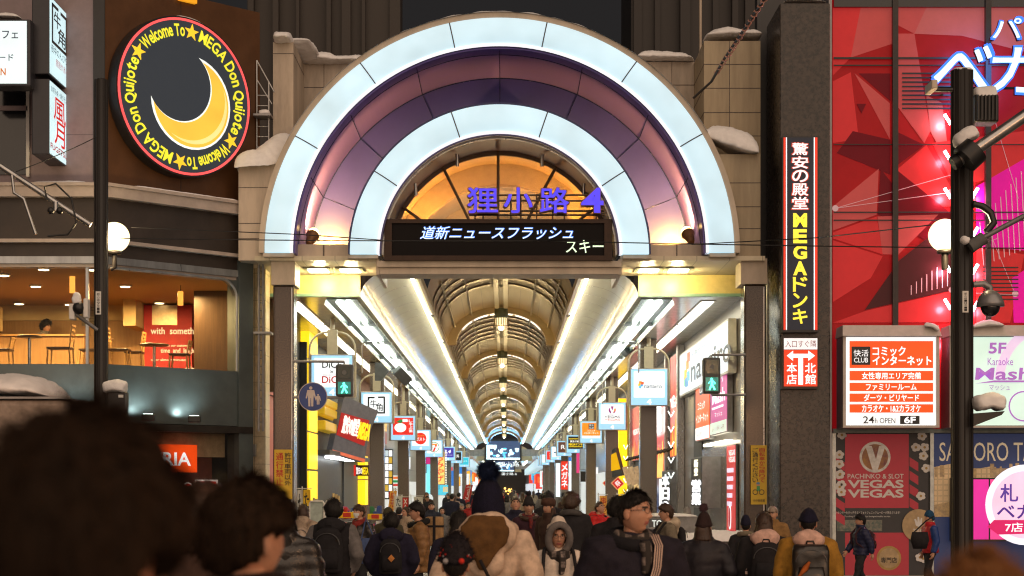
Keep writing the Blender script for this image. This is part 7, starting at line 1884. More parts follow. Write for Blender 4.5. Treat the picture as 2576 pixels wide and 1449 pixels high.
    if hood == 'up':
        hb = MB(); D = dirs(40, 36); V = []
        for d in D:
            x, y, z = head_r(d[0], d[1] if d[1] > 0 else d[1], d[2], True); v = Vector((d[0] * .115, d[1] * .135 + .01, d[2] * .150 + .012))
            if d[2] < -.3: v.x *= 1 + .35 * (-d[2] - .3); v.y *= 1 + .2 * (-d[2] - .3)
            if d[2] > .75: v.z += .03 * sm(.75, 1, d[2])
            n = mnoise.noise(Vector((d[0] * 3 + seed, d[1] * 3, d[2] * 3))) * .010; V.append(v + Vector(d) * n)
        fs = []
        for f in grid_faces(40, 36):
            dx = sum(D[i][0] for i in f) / 4; dy = sum(D[i][1] for i in f) / 4; dz = sum(D[i][2] for i in f) / 4
            if dy < 0 and (dx / .80) ** 2 + ((dz + .12) / .86) ** 2 < .80: continue
            if dz < -.93: continue
            fs.append(f)
        hb.add(V, fs, hoodm or coat, True); xf(hb, MH); o = hb.build('hood', t)
        so = o.modifiers.new('t', 'SOLIDIFY'); so.thickness = .022; so.offset = -1
    # hair and hats
    kind, hm = hair if hair else (None, None)
    if kind:
        hb = MB(); D, V = hair_surface(hb, nu, nv, kind, hm, fem, seed, {'short': .014, 'shag': .036, 'fringe': .022, 'bob': .026, 'long': .022, 'curly': .055, 'full': .035}[kind] if not hat else .010)
        if lod and not hat: strands(hb, D, V, hm, 700 if lod == 2 else 260, int(seed * 10), .035 if kind != 'curly' else .05, .5)
        xf(hb, MH)
        if kind in ('long', 'bob'):
            L = MB(); zb = 1.22 if kind == 'long' else 1.44
            L.loft([((0, .045, 1.64), .060, .05), ((0, .05, 1.56), .090, .062), ((0, .06, 1.48), .098, .06), ((0, .085, (1.48 + zb) / 2), .095, .055), ((0, .125 if kind == 'long' else .07, zb), .07, .035)], hm, 20)
            for s in (-1, 1): L.tube([(s * .075, .0, 1.60), (s * .088, -.012, 1.50), (s * .092, -.03, zb + .05)], [.022, .026, .012], hm, 8)
            q = remesh(L, max(vox * .8, .012), 'hair', hm, 3, None, .012, seed + 5)
            r = random.Random(int(seed))
            for _ in range(500 if lod == 2 else 160):
                i = r.randrange(len(q.v)); p = Vector(q.v[i]); q.add([p, p + Vector((.0025, 0, 0)), p + Vector((r.uniform(-.012, .012), r.uniform(0, .02), -r.uniform(.03, .10)))], [(0, 1, 2)], hm)
            xf(q, M0); hb.add(q.v, q.f, hm, True)
        hb.build('hair', t)
    if hat:
        ht, hm2 = hat[0], hat[1]; hb = MB(); D = dirs(max(nu, 28), max(nv, 26)); V = []
        for d in D:
            x, y, z = head_r(d[0], d[1], d[2], fem); f = -d[1]
            x, y = (.080 * d[0], .102 * d[1]) if d[2] > -.3 else (x, y)
            s = d[2] - (.20 + .12 * f if ht != 'hoodcap' else -.1 + .5 * f) if not (ht == 'pom' and lod == 2) else d[2] - (-.48 + .45 * f); tt = sm(-.02, .06, s)
            rib = .0035 * math.sin(math.atan2(d[0], d[1]) * 26) if ht in ('beanie', 'pom') else 0
            brim = .012 * (1 - sm(.0, .26, s)) if ht in ('beanie', 'pom') else 0
            peak = {'beanie': .022, 'pom': .065, 'beret': .03, 'cap': .012, 'brim': .02, 'fur': .05, 'point': .07, 'hoodcap': .04}[ht] * sm(.2, 1, d[2])
            v = Vector((x, y, z)) + Vector(d) * (-.02 + tt * ((.050 if ht == 'pom' and lod == 2 else .038) + rib + brim + (.035 * sm(.1, .6, d[2]) * (1 - sm(.7, 1, d[2])) if ht == 'beret' else 0) + (.02 * mnoise.noise(Vector(d) * 14) + .02 if ht == 'fur' else 0)))
            v.z += peak * tt; V.append(v)
        hb.add(V, grid_faces(max(nu, 28), max(nv, 26)), hm2, True)
        if ht == 'cap': hb.loft([((0, -.115, .045), .075, .075), ((0, -.118, .052), .078, .078)], hm2, 18)
        if ht == 'brim': hb.loft([((0, 0, .032), .145, .155), ((0, 0, .040), .145, .155)], hm2, 26)
        xf(hb, MH); ho = hb.build('hat', t)
        if ht == 'pom':
            pm = hat[2] if len(hat) > 2 else hm2; pr = hat[3] if len(hat) > 3 else .045
            pb = MB(); pb.ball((0, .01, .118 + .05 + .03 + pr * .8), pr * .8, pm, 16, 12); r = random.Random(int(seed) + 1)
            for _ in range(2600 if lod == 2 else 350):
                d = Vector((r.gauss(0, 1), r.gauss(0, 1), r.gauss(0, 1))).normalized(); p = Vector((0, .01, .198 + pr * .8)) + d * pr * .72; s = d.orthogonal().normalized() * (.0016 if lod == 2 else .004)
                e = d + Vector((r.uniform(-.3, .3), r.uniform(-.3, .3), r.uniform(-.3, .3))); pb.add([p - s, p + s, p + e * pr * r.uniform(.35, .62)], [(0, 1, 2)], pm)
            xf(pb, MH); pb.build('pompom', ho)
        if ht == 'fur':
            r = random.Random(int(seed) + 1); pb = MB()
            for _ in range(2200):
                i = r.randrange(len(V)); d = Vector(D[i])
                if d[2] < .0: continue
                p = V[i]; s = d.orthogonal().normalized() * .0022; e = (d + Vector((r.uniform(-.7, .7), r.uniform(-.7, .7), r.uniform(-.7, .3)))).normalized()
                pb.add([p - s, p + s, p + e * .035], [(0, 1, 2)], hm2)
            xf(pb, MH); pb.build('fur', ho)
    if scarf:
        sb = MB(); pts = []
        for i in range(13):
            a = 2 * PI * i / 12; pts.append((.092 * math.sin(a), .012 - .092 * math.cos(a), 1.445 + .022 * math.cos(a) * (-1) + .008 * math.sin(3 * a)))
        sb.tube(pts, .040, M_BLACK, 10); sb.tube([(x * 1.08, y * 1.05, z - .05) for x, y, z in pts], .040, M_BLACK, 10)
        sb.tube([(.02, -.13, 1.42), (.03, -.165, 1.34), (.015, -.175, 1.24)], [.04, .036, .024], M_BLACK, 8)
        q = remesh(sb, min(vox, .018), 'scarf', scarf, 3, None, .010, seed + 7); xf(q, M0); q.build('scarf', t)
    if mask:
        kb = MB(); D = dirs(28, 26); V = [Vector(head_r(*d, fem)) + Vector(d) * .007 for d in D]
        kb.add(V, [f for f in grid_faces(28, 26) if all(-.096 < V[i].z < -.006 for i in f) and all(D[i][1] < -.42 for i in f)], mat('white_mask', (.68, .70, .70), .8, var=.04), True); xf(kb, MH); kb.build('face_mask', t)
    if glasses:
        gb = MB(); gm = mat('spectacle_frame', (.04, .025, .02), .3, .3)
        for s in (-1, 1):
            gb.tube([(s * .031 + .0215 * math.cos(2 * PI * i / 18), -.1035 + .010 * abs(math.cos(2 * PI * i / 18)) * (1 if s * math.cos(2 * PI * i / 18) > 0 else 0), .014 + .0165 * math.sin(2 * PI * i / 18)) for i in range(19)], .0014, gm, 5, cap=False)
            gb.tube([(s * .052, -.094, .018), (s * .074, -.05, .019), (s * .077, .005, .014)], .0014, gm, 5)
        gb.tube([(-.0095, -.1045, .017), (.0095, -.1045, .017)], .0014, gm, 5); xf(gb, MH); gb.build('glasses', t)
        gl = MB()
        for s in (-1, 1): gl.add([(s * .031 + .0205 * math.cos(2 * PI * i / 16), -.1025 + .010 * abs(math.cos(2 * PI * i / 16)) * (1 if s * math.cos(2 * PI * i / 16) > 0 else 0), .014 + .0155 * math.sin(2 * PI * i / 16)) for i in range(16)], [tuple(range(16))], mat('spectacle_lens', (.02, .02, .02), .03, var=0, alpha=.10, spec=.8))
        xf(gl, MH); gl.build('lens', t)
    t['_m'] = 0; del t['_m']
    return t, M0, MH
def backpack(label, M0, m, w=.30, h=.44, d=.15, zc=1.16, accent=None, tagm=None, square=False, yb=.155):
    t = thing('backpack', label, 'backpack', (M0 @ Vector((0, yb + .05, zc))), 'worn backpacks')
    b = MB(); e = .35 if square else 1.0
    b.loft([((0, yb + d * .5, zc - h / 2), w * .44, d * .40), ((0, yb + d * .5, zc - h / 2 + .03), w * .5, d * .5), ((0, yb + d * .5, zc), w * .5, d * .52), ((0, yb + d * .5, zc + h * .36), w * (.5 - .05 * e), d * .46), ((0, yb + d * .42, zc + h / 2 - .015), w * (.46 - .14 * e), d * .34), ((0, yb + d * .38, zc + h / 2), w * (.40 - .2 * e), d * .2)], m, 28)
    if square:
        vs = []
        for v in b.v:                                    # square the section off
            x, y, z = v; x = math.copysign(min(abs(x) * 1.18, w / 2), x); y = yb + d * .5 + max(-d * .46, min(d * .46, (y - yb - d * .5) * 1.2)); vs.append((x, y, z))
        b.v = vs
    q = remesh(b, .016, 'pack', m, 2, None, .006, w * 10); xf(q, M0); q.build('pack', t)
    p = MB(); p.loft([((0, yb + d * .95, zc - h * .40), w * .36, .035), ((0, yb + d * .98, zc - h * .2), w * .38, .042), ((0, yb + d * .95, zc + h * .02), w * .33, .03)], accent or m, 20); xf(p, M0); p.build('pocket', t)
    z_ = MB(); z_.tube([(w * .42 * math.cos(a), yb + d * .93, zc + h * .12 + h * .26 * math.sin(a)) for a in [PI * i / 12 for i in range(13)]], .006, MATS.get('zip') or mat('zip', (.08, .08, .085), .35, .5), 5); xf(z_, M0); z_.build('zip', t)
    for s in (-1, 1):
        st = MB(); st.tube([(s * .07, yb + .03, zc + h * .42), (s * .085, .06, 1.455), (s * .10, -.06, 1.43), (s * .125, -.165, 1.30), (s * .15, -.15, 1.12), (s * .17, .0, 1.02), (s * .12, yb, 1.0)], .022, m, 6); xf(st, M0); st.build('strap', t)
    hd = MB(); hd.tube([(-.04, yb + .04, zc + h * .49), (-.03, yb + .05, zc + h * .56), (.03, yb + .05, zc + h * .56), (.04, yb + .04, zc + h * .49)], .009, m, 6); xf(hd, M0); hd.build('handle', t)
    if tagm:
        g = MB(); g.prism(Pl((-.02, yb + d + .05, zc - .02), (-1, 0, 0)), [(0, .05), (.045, 0), (0, -.05), (-.045, 0)], 0, .012, tagm); g.tube([(-.02, yb + d + .04, zc + .03), (-.02, yb + d + .02, zc + .12)], .003, m, 4); xf(g, M0); g.build('charm', t)
    return t
# cloths
C_NAVY = cloth('navy', (.016, .016, .034)); C_BLACK = cloth('black', (.017, .016, .019)); C_CREAM = cloth('cream_coat', (.56, .43, .33), bump=.2); C_WHITE = cloth('offwhite_coat', (.62, .54, .47), bump=.2)
C_GREY = cloth('grey_wool', (.14, .13, .13)); C_BEIGE = cloth('beige_fleece', (.36, .28, .21)); C_BROWN = cloth('brown_puffer', (.22, .115, .045), .45, bump=.2); C_DBROWN = cloth('dark_brown', (.05, .028, .022)); C_PLUM = cloth('plum', (.045, .018, .028))
C_RED = cloth('red_down', (.50, .016, .016), .5, bump=.15); C_MUST = cloth('mustard', (.33, .17, .025)); C_PINK = cloth('pale_pink', (.58, .38, .32)); C_TAN = cloth('tan_coat', (.23, .13, .05)); C_BLUE = cloth('denim_blue', (.06, .09, .20)); C_OLIVE = cloth('olive', (.055, .05, .03)); C_KHAKI = cloth('khaki_grey', (.16, .135, .10))
C_LEATH = cloth('black_shiny_down', (.018, .015, .014), .28, bump=.2, spec=.6); C_RUST = cloth('rust_knit', (.20, .025, .022), .9, bump=.6); C_LINING = cloth('brown_lining', (.11, .055, .018))
PLAID = mat('plaid_cloth', (.26, .21, .19), .85, col2=(.02, .02, .022), scale=26, seam=(.035, .08, 0, .075, 2, .085))
# --- near figures, back to the camera
person('person with bushy dark hair filling the lower left corner, seen from behind', 190, 1012, 1.88, 168, cloth('dark_brown_jacket', (.035, .018, .010)), hair=('shag', HAIRF), head=(-14, -4), lod=2, hem=.5, collar='high', hathi=.047, group='blurred heads in the foreground', skin=mat('warm_skin', (.46, .20, .12), .5, var=.05))
person('person with short dark hair and dark jacket right of the bushy haired one', 618, 1203, 4.4, 168, cloth('aubergine_jacket', (.014, .008, .009)), hair=('full', HAIRF), head=(-26, 0), lod=2, hathi=.035, spread=1.08, collar='high', group='blurred heads in the foreground')
person('person with light brown hair half hidden between the two dark heads', 514, 1238, 6.2, 172, C_DBROWN, hair=('full', HAIRB), lod=1, group='blurred heads in the foreground')
person('person with a brown fuzzy hat cut by the lower right corner', 2478, 1366, 2.6, 175, C_DBROWN, hair=('full', HAIRB), hat=('fur', cloth('brown_fuzz', (.20, .085, .03), .9)), lod=2, group='blurred heads in the foreground', hathi=.11, fat=1.1)
t, M0, MH = person('woman in a black shiny down coat behind the second dark head', 712, 1262, 13, 178, C_LEATH, hair=('long', HAIRK), puff=(.10, .02), hem=.4, fem=True)
# --- woman with the pompom hat
t, M0, MH = person('woman in a navy pompom hat and cream parka, seen from behind in the middle', 1228, 1238, 12.4, 176, C_CREAM, hair=('long', HAIRB), hat=('pom', cloth('navy_knit', (.010, .010, .028), .9, bump=.8), cloth('blue_pompom_fur', (.008, .018, .060), .8), .072), fem=True, lod=2, hem=.46, fat=1.12, puff=None, arms=('pocket', 'pocket'), wr=.014, spread=1.05)
hb = MB()
hb.ball((0, .15, 1.415), 1, M_BLACK, 20, 14, (.205, .085, .15)); hb.ball((0, .19, 1.27), 1, M_BLACK, 16, 12, (.13, .06, .14)); hb.ball((-.13, .06, 1.45), 1, M_BLACK, 14, 10, (.08, .11, .07)); hb.ball((.13, .06, 1.43), 1, M_BLACK, 14, 10, (.08, .11, .07))
q = remesh(hb, .014, 'hood', C_CREAM, 4, None, .014, 3); xf(q, M0); q.build('hood', t)
hb = MB(); hb.loft([((0, .175, 1.545), .115, .035), ((0, .222, 1.47), .165, .05), ((0, .238, 1.37), .155, .04), ((.01, .252, 1.28), .09, .03), ((.02, .254, 1.19), .02, .012)], C_LINING, 24)
q = remesh(hb, .012, 'hood_lining', C_LINING, 3, None, .014, 9); xf(q, M0); q.build('hood_lining', t)
st = MB(); st.tube([(.03, .285, 1.26), (-.02, .28, 1.16), (-.075, .25, 1.05)], .012, C_BLACK, 6); xf(st, M0); st.build('hood_strap', t)
t, M0, MH = person('child in a black furry hat with red spots in front of the cream parka', 1146, 1352, 9.8, 178, C_NAVY, hair=('short', HAIRK), hat=('fur', cloth('black_fur', (.012, .010, .014), .8)), lod=2, hem=.5, hathi=.06, fat=1.15)
sp = MB(); r = random.Random(4)
for _ in range(20):
    d = Vector((r.uniform(-1, 1), r.uniform(-.2, 1), r.uniform(.0, 1))).normalized(); d = d if _ > 1 else Vector((.45 - .8 * _, .85, .12)).normalized(); sp.ball(Vector((d.x * .118, d.y * .138, d.z * .155 + .02)), .007 if _ > 1 else .02, cloth('red_fleck', (.50, .03, .02)) if _ % 3 else cloth('grey_fleck', (.3, .3, .32)), 8, 6)
xf(sp, MH); sp.build('hat_spots', t)
backpack('black fuzzy backpack with red patches worn by the child', M0, C_BLACK, w=.34, h=.42, accent=cloth('red_fleck', 0), zc=1.13)
person('boy with straight black hair and a navy jacket left of the cream parka', 1154, 1290, 17.5, 178, C_NAVY, hair=('bob', HAIRK), lod=1, fem=True)
# --- main man
t, M0, MH = person('tall man in glasses, dark coat and checked scarf looking right', 1594, 1240, 10.7, 14, cloth('dark_navy_wool', (.016, .014, .024)), hair=('short', HAIRK), head=(46, -2), lod=2, hem=.45, fat=1.17, scarf=PLAID, glasses=True, collar=None, spread=1.12, fur=cloth('black_fleece_collar', (.010, .010, .014)), wr=.012)
STR = mat('striped_strap', (.62, .46, .38), .8, var=.05, bump=.2, bscale=90)
for k, m_ in enumerate((STR, cloth('dark_stripe', (.03, .02, .03)), STR, MATS['cloth_dark_stripe'], STR, MATS['cloth_dark_stripe'], STR)):
    st = MB(); o_ = (k - 3) * .0068
    st.tube([(.105 + o_, -.06, 1.46), (.10 + o_, -.155, 1.40), (.07 + o_, -.212, 1.28), (.02 + o_, -.218, 1.12), (-.05 + o_, -.205, .95), (-.14 + o_, -.13, .82)], .004, m_, 5); xf(st, M0)
    st.build('striped_strap', t) if k == 0 else st.build('strap_stripe', t)
# --- hooded woman
t, M0, MH = person('woman in an off-white hooded coat and glasses facing the camera', 1404, 1304, 14.8, 2, C_WHITE, hair=('bob', HAIRK), head=(3, 7), lod=2, hem=.45, fat=1.10, hood='up', hoodm=C_WHITE, scarf=PLAID, glasses=True, fem=True, hathi=.045, arms=('down', 'down'), wr=.012)
tr = MB()
tr.tube([(.098 * math.sin(a), -.075 - .02 * math.cos(a), -.01 + .135 * math.cos(a)) for a in [-2.5 + 5.0 * i / 20 for i in range(21)]], .034, C_GREY, 8); xf(tr, MH); tr.build('hood_lining', t)
for s in (-1, 1):
    st = MB(); st.tube([(s * .12, .06, 1.47), (s * .135, -.08, 1.44), (s * .15, -.19, 1.30), (s * .16, -.185, 1.08), (s * .17, -.1, 1.0)], .018, C_BLACK, 6); xf(st, M0); st.build('bag_strap', t)
# --- crowd left of the centre
t, M0, MH = person('woman in a beige hooded fleece, seen from behind at the left gate column', 762, 1272, 29, 178, C_BEIGE, hair=('bob', HAIRB), hood='down', fem=True, hem=.5, fat=1.08, trousers=C_BLACK)
backpack('small beige backpack on the beige fleece', M0, cloth('beige_pack', (.42, .33, .26)), w=.26, h=.34)
t, M0, MH = person('person in a black vest with grey sleeves, seen from behind', 838, 1262, 20.5, 172, C_BLACK, sleeve=C_GREY, hair=('full', HAIRK), hood='down', fat=1.1, head=(20, 0), arms=('pocket', 'pocket'), lod=1)
backpack('large black backpack on the black vest', M0, C_BLACK, w=.34, h=.50, tagm=None)
t, M0, MH = person('woman with a white mask and rust red scarf facing left', 903, 1272, 28, -32, C_LEATH, hair=('fringe', HAIRB), scarf=C_RUST, mask=True, fem=True, hem=.42, head=(-8, -6), puff=(.11, .012))
tb = thing('tote_bag', 'blue cloth tote bag hanging from the masked woman', 'bag', P(926, 1400, 26.5)); q = MB(); c_ = P(926, 1366, 26.5); c_.z -= .12
q.loft([((c_.x, c_.y, c_.z - .20), .15, .06), ((c_.x, c_.y, c_.z - .1), .19, .08), ((c_.x, c_.y, c_.z + .1), .18, .06), ((c_.x, c_.y, c_.z + .20), .15, .03)], C_BLUE, 20); q = remesh(q, .02, 'b', C_BLUE, 3, None, .012, 4); q.build('bag', tb)
q = MB(); q.tube([c_ + Vector((-.10, -.03, .18)), c_ + Vector((-.05, -.02, .42)), c_ + Vector((-.03, 0, .5)), c_ + Vector((0.0, -.02, .42)), c_ + Vector((.10, -.03, .18))], .012, C_BLUE, 6); q.build('handle', tb)
t, M0, MH = person('boy in a navy hooded jacket, seen from behind with a black backpack', 985, 1294, 21.5, 180, cloth('navy_fleece', (.020, .018, .040), .9, bump=.8), hair=('full', HAIRK), hood='down', fat=1.16, arms=('pocket', 'pocket'))
backpack('black backpack with an orange charm on the navy jacket', M0, C_BLACK, w=.30, h=.46, tagm=cloth('orange_felt', (.55, .22, .06)))
person('person in an olive brimmed hat behind the navy jacket', 976, 1276, 29, 170, C_OLIVE, hair=('short', HAIRK), hat=('brim', C_OLIVE), hathi=.03)
person('woman with long hair and a beige coat looking left', 1023, 1277, 37, -60, C_BEIGE, hair=('long', HAIRB), fem=True)
person('person in a dark jacket behind the banner flags', 1004, 1277, 40, 170, C_BLACK, hair=('short', HAIRK))
t, M0, MH = person('walker in a black and brown padded coat with a fur collar', 1050, 1268, 24.5, -75, C_BROWN, hair=('full', HAIRK), glasses=True, hem=.44, puff=(.12, .02), fur=cloth('black_fur_trim', (.012, .012, .013)), fat=1.12, stride=.25)
tb = thing('cool_box', 'tan delivery bag with black straps behind the padded coat', 'bag', P(1095, 1370, 24.8)); q = MB(); c_ = P(1093, 1335, 24.8)
q.bev(c_.x - .13, c_.x + .13, c_.y - .12, c_.y + .12, c_.z - .22, c_.z + .2, cloth('tan_canvas', (.34, .21, .10)), .03); q.build('bag', tb)
q = MB(); q.box(c_.x - .135, c_.x + .135, c_.y - .125, c_.y + .125, c_.z + .05, c_.z + .08, C_BLACK); q.box(c_.x - .02, c_.x + .02, c_.y - .126, c_.y + .126, c_.z - .225, c_.z + .205, C_BLACK); q.build('strap', tb)
person('man in a dark navy overcoat facing the camera on the left', 1085, 1264, 43, 6, cloth('overcoat_navy', (.02, .024, .042)), hair=('short', HAIRK), hem=.45)
person('woman in a grey quilted coat facing the camera on the left', 1112, 1277, 45, 8, C_GREY, hair=('bob', HAIRK), puff=(.10, .018), fem=True, hem=.45)
person('grey haired man left of the centre pillar', 1162, 1268, 55, -20, C_KHAKI, hair=('short', mat('grey_hair', (.20, .19, .18), .5)))
person('man in a red jacket just left of the pompom hat', 1178, 1264, 52, 5, cloth('dark_red', (.30, .02, .02)), hair=('short', HAIRK))
# --- crowd right of the centre
t, M0, MH = person('young man in dark clothes looking down at his phone', 1297, 1254, 31, 4, C_NAVY, hair=('short', HAIRB), head=(0, -24), arms=('phone', 'phone'), collar='high')
ph = thing('phone', 'phone held by the young man looking down', 'phone', M0 @ Vector((0, -.3, 1.25))); q = MB(); q.bev(-.05, .05, -.34, -.325, 1.20, 1.33, C_BLACK, .004); xf(q, M0); q.build('shell', ph)
t, M0, MH = person('person in a pompom beanie and plum coat with a plaid scarf', 1330, 1250, 29, 3, C_PLUM, hair=('short', HAIRB), hat=('pom', cloth('dark_grey_knit', (.03, .028, .03), .9, bump=.8)), hathi=.06, scarf=cloth('red_plaid', (.28, .03, .03), col2=(.03, .03, .03), scale=30), fur=HAIRB, hem=.44, arms=('carry', 'down'))
cup = thing('paper_cup', 'white paper cup in the hand of the plum coat', 'cup', M0 @ Vector((-.20, -.30, 1.02))); q = MB(); q.lathe((-.20, -.33, 1.0), [(.04, 0), (.052, .16), (.05, .165)], M_WHITE, 16); xf(q, M0); q.build('cup_wall', cup)
person('woman in a brown beret looking left', 1381, 1254, 28, -48, C_DBROWN, hair=('long', HAIRB), hat=('beret', cloth('brown_beret', (.07, .035, .025))), hathi=.03, fem=True, hem=.45)
person('man with dark wavy hair behind the beret woman', 1379, 1241, 34, 160, C_BLACK, hair=('full', HAIRK))
person('person with big curly dark hair in a black fur hooded coat', 1436, 1246, 26.5, 176, C_BLACK, hair=('curly', HAIRB), fur=cloth('grey_fur_trim', (.07, .065, .065)), hem=.42, fat=1.1)
person('masked woman in glasses behind the curly haired person', 1419, 1281, 42, 4, C_BEIGE, hair=('bob', HAIRK), mask=True, glasses=True, fem=True)
t, M0, MH = person('young man in a red down jacket with black patches looking at his phone', 1508, 1264, 33.5, 50, C_RED, hair=('short', HAIRB), head=(4, -24), arms=('phone', 'phone'), puff=(.12, .016), hood='down', hoodm=C_RED, glasses=True, fat=1.12, hem=.47)
q = MB()
for s in (-1, 1): q.ball((s * .235, .02, 1.10), 1, C_BLACK, 12, 8, (.075, .085, .07)); q.ball((s * .14, .02, 1.405), 1, C_BLACK, 12, 8, (.07, .10, .045))
xf(q, M0); q.build('black_patch', t)
person('person in a dark coat half hidden behind the tall man', 1551, 1256, 20, 165, C_BLACK, hair=('full', HAIRK), fat=1.1, collar='high')
t, M0, MH = person('passer-by in a khaki jacket with a pale hood walking left', 1676, 1272, 26, -78, C_KHAKI, hair=('full', HAIRB), hood='down', hoodm=cloth('pale_hood', (.45, .37, .28)), stride=.3, fat=1.08)
backpack('black backpack on the khaki jacket', M0, C_BLACK, w=.30, h=.44)
person('woman with grey hair beside the LED sign', 1728, 1277, 37, 175, C_GREY, hair=('bob', mat('grey_hair', 0)), fem=True)
person('person in black clothes beside the glass entrance', 1632, 1274, 38, 170, C_BLACK, hair=('short', HAIRK))
person('person in a dark pompom hat and dark quilted coat, seen from behind', 1770, 1290, 18.5, 170, cloth('dark_quilt', (.022, .020, .026), .5, bump=.15), hair=('bob', HAIRB), hat=('pom', cloth('brown_black_knit', (.035, .02, .02), .9, bump=.8), cloth('mauve_fur', (.09, .05, .06)), .05), hathi=.06, fem=True, hem=.42, fat=1.14, puff=(.13, .012), arms=('pocket', 'pocket'))
person('child in a pointed navy hat and black coat', 1876, 1297, 26, 175, C_BLACK, hair=('short', HAIRK), hat=('point', cloth('navy_hat', (.010, .010, .026), .9)), hathi=.06, fat=1.1, fur=C_KHAKI)
t, M0, MH = person('woman with long brown hair and a pale pink hood, seen from behind', 1922, 1291, 18.5, 178, C_BLACK, hair=('long', HAIRB), hood='down', hoodm=C_PINK, fem=True, fat=1.1, lod=1, head=(0, 3))
backpack('black backpack on the woman with the pink hood', M0, C_BLACK, w=.34, h=.46)
q = MB(); q.tube([(.16, .03, 1.46), (.19, -.05, 1.40), (.21, .06, 1.2), (.2, .1, 1.02)], .016, mat('checked_strap', (.5, .36, .32), .8, seam=(.02, .06, 2, .05)), 6); xf(q, M0); q.build('checked_strap', t)
person('man in a patched cap and tan coat facing the camera', 1944, 1273, 28.5, -18, C_TAN, hair=('short', HAIRK), hat=('cap', mat('patched_leather', (.10, .04, .02), .3, col2=(.42, .36, .30), scale=9)), hathi=.025, glasses=False, head=(-12, 0), collar='high')
t, M0, MH = person('person in a navy beanie, pink hood and mustard coat, seen from behind', 2033, 1281, 17.0, 176, C_MUST, hair=('short', HAIRK), hat=('beanie', cloth('navy_knit', 0)), hathi=.03, hood='down', hoodm=C_PINK, fat=1.14, spread=1.05)
bp2 = backpack('square black leather backpack on the mustard coat', M0, cloth('black_leather', (.016, .012, .010), .3, bump=.1, spec=.6), w=.36, h=.46, square=True, d=.16)
q = MB(); q.tube([(.02, .335, 1.22), (.06, .34, 1.16), (.13, .335, 1.07)], [.012, .03, .01], cloth('orange_patch', (.40, .10, .02)), 8); xf(q, M0); q.build('orange_patch', bp2)
t, M0, MH = person('boy in a navy puffer jacket walking left past the red poster', 2165, 1297, 31, -80, cloth('navy_puffer', (.018, .022, .060), .45, bump=.15), hair=('full', HAIRK), puff=(.085, .016), stride=.35, arms=('fwd', 'back'), collar='high', fat=1.05)
backpack('plum backpack on the walking boy', M0, C_PLUM, w=.28, h=.40)
t, M0, MH = person('person in a red and blue jacket with a blue hood walking left', 2339, 1284, 31.5, -78, cloth('red_nylon', (.42, .02, .03), .4, bump=.1), sleeve=cloth('blue_nylon', (.02, .05, .20), .4, bump=.1), hair=('short', HAIRK), hat=('hoodcap', cloth('blue_hood', (.015, .06, .13))), hathi=.04, stride=.3, fat=1.08)
tb = thing('shoulder_bag', 'dark shoulder bag carried by the red and blue jacket', 'bag', P(2318, 1370, 31)); q = MB(); c_ = P(2314, 1358, 31.0); q.loft([((c_.x, c_.y, c_.z - .16), .12, .06), ((c_.x, c_.y, c_.z), .17, .09), ((c_.x, c_.y, c_.z + .14), .14, .05)], C_BLACK, 18); q.build('bag', tb)
q = MB(); q.tube([c_ + Vector((-.12, 0, .12)), c_ + Vector((.10, -.05, .34)), c_ + Vector((.24, -.02, .42))], .012, C_BLACK, 6); q.build('strap', tb)
# person in the cafe
t, M0, MH = person('person with curly dark hair in a patterned shirt leaning over the cafe counter', 101, 808, 43.6, 60, mat('floral_shirt', (.30, .26, .22), .8, col2=(.03, .03, .03), scale=26), hair=('curly', HAIRK), lod=1, z0=zw0 - .3, lean=.25, head=(10, -15), group='cafe guests')
# --- distant crowd: a few made once, then copied with their parts
protos = [('dark coat', C_BLACK, ('short', HAIRK), 0), ('navy coat', C_NAVY, ('short', HAIRK), 178), ('brown coat', C_DBROWN, ('bob', HAIRB), 3), ('grey coat', C_GREY, ('bob', HAIRK), 180), ('beige coat', C_BEIGE, ('long', HAIRB), 176), ('red coat', cloth('dark_red', 0), ('short', HAIRK), 2)]
r = random.Random(21); spots = []
for i in range(40):
    Y = 56 + 112 * (i / 40.0) ** 1.15 + r.uniform(-2, 2)
    x = r.uniform(-3.6, 3.5)
    if Y < 60 and abs(x) < 1.2: x += math.copysign(1.6, x)
    spots.append((x, Y))
order = sorted(range(len(spots)), key=lambda i: spots[i][0] / spots[i][1]); rank = {i: k + 1 for k, i in enumerate(order)}
base_p = {}
def ordinal(n): return '%d%s' % (n, 'th' if 10 <= n % 100 <= 20 else {1: 'st', 2: 'nd', 3: 'rd'}.get(n % 10, 'th'))
for i, (x, Y) in enumerate(spots):
    nm, cm, hr, yw = protos[i % 6]; lb_ = 'distant pedestrian in a %s, %s from the left in the far crowd' % (nm, ordinal(rank[i]))
    if i % 6 not in base_p:
        hgt = r.uniform(1.58, 1.74); tp = HY - (hgt + .02 - CAMH) / Y * F
        base_p[i % 6] = person(lb_, CX + x / Y * F, tp, Y, yw, cm, hair=hr, lod=0, group='distant pedestrians in the arcade')[0]
    else: copy_tree(base_p[i % 6], (x, Y, .02), lb_)
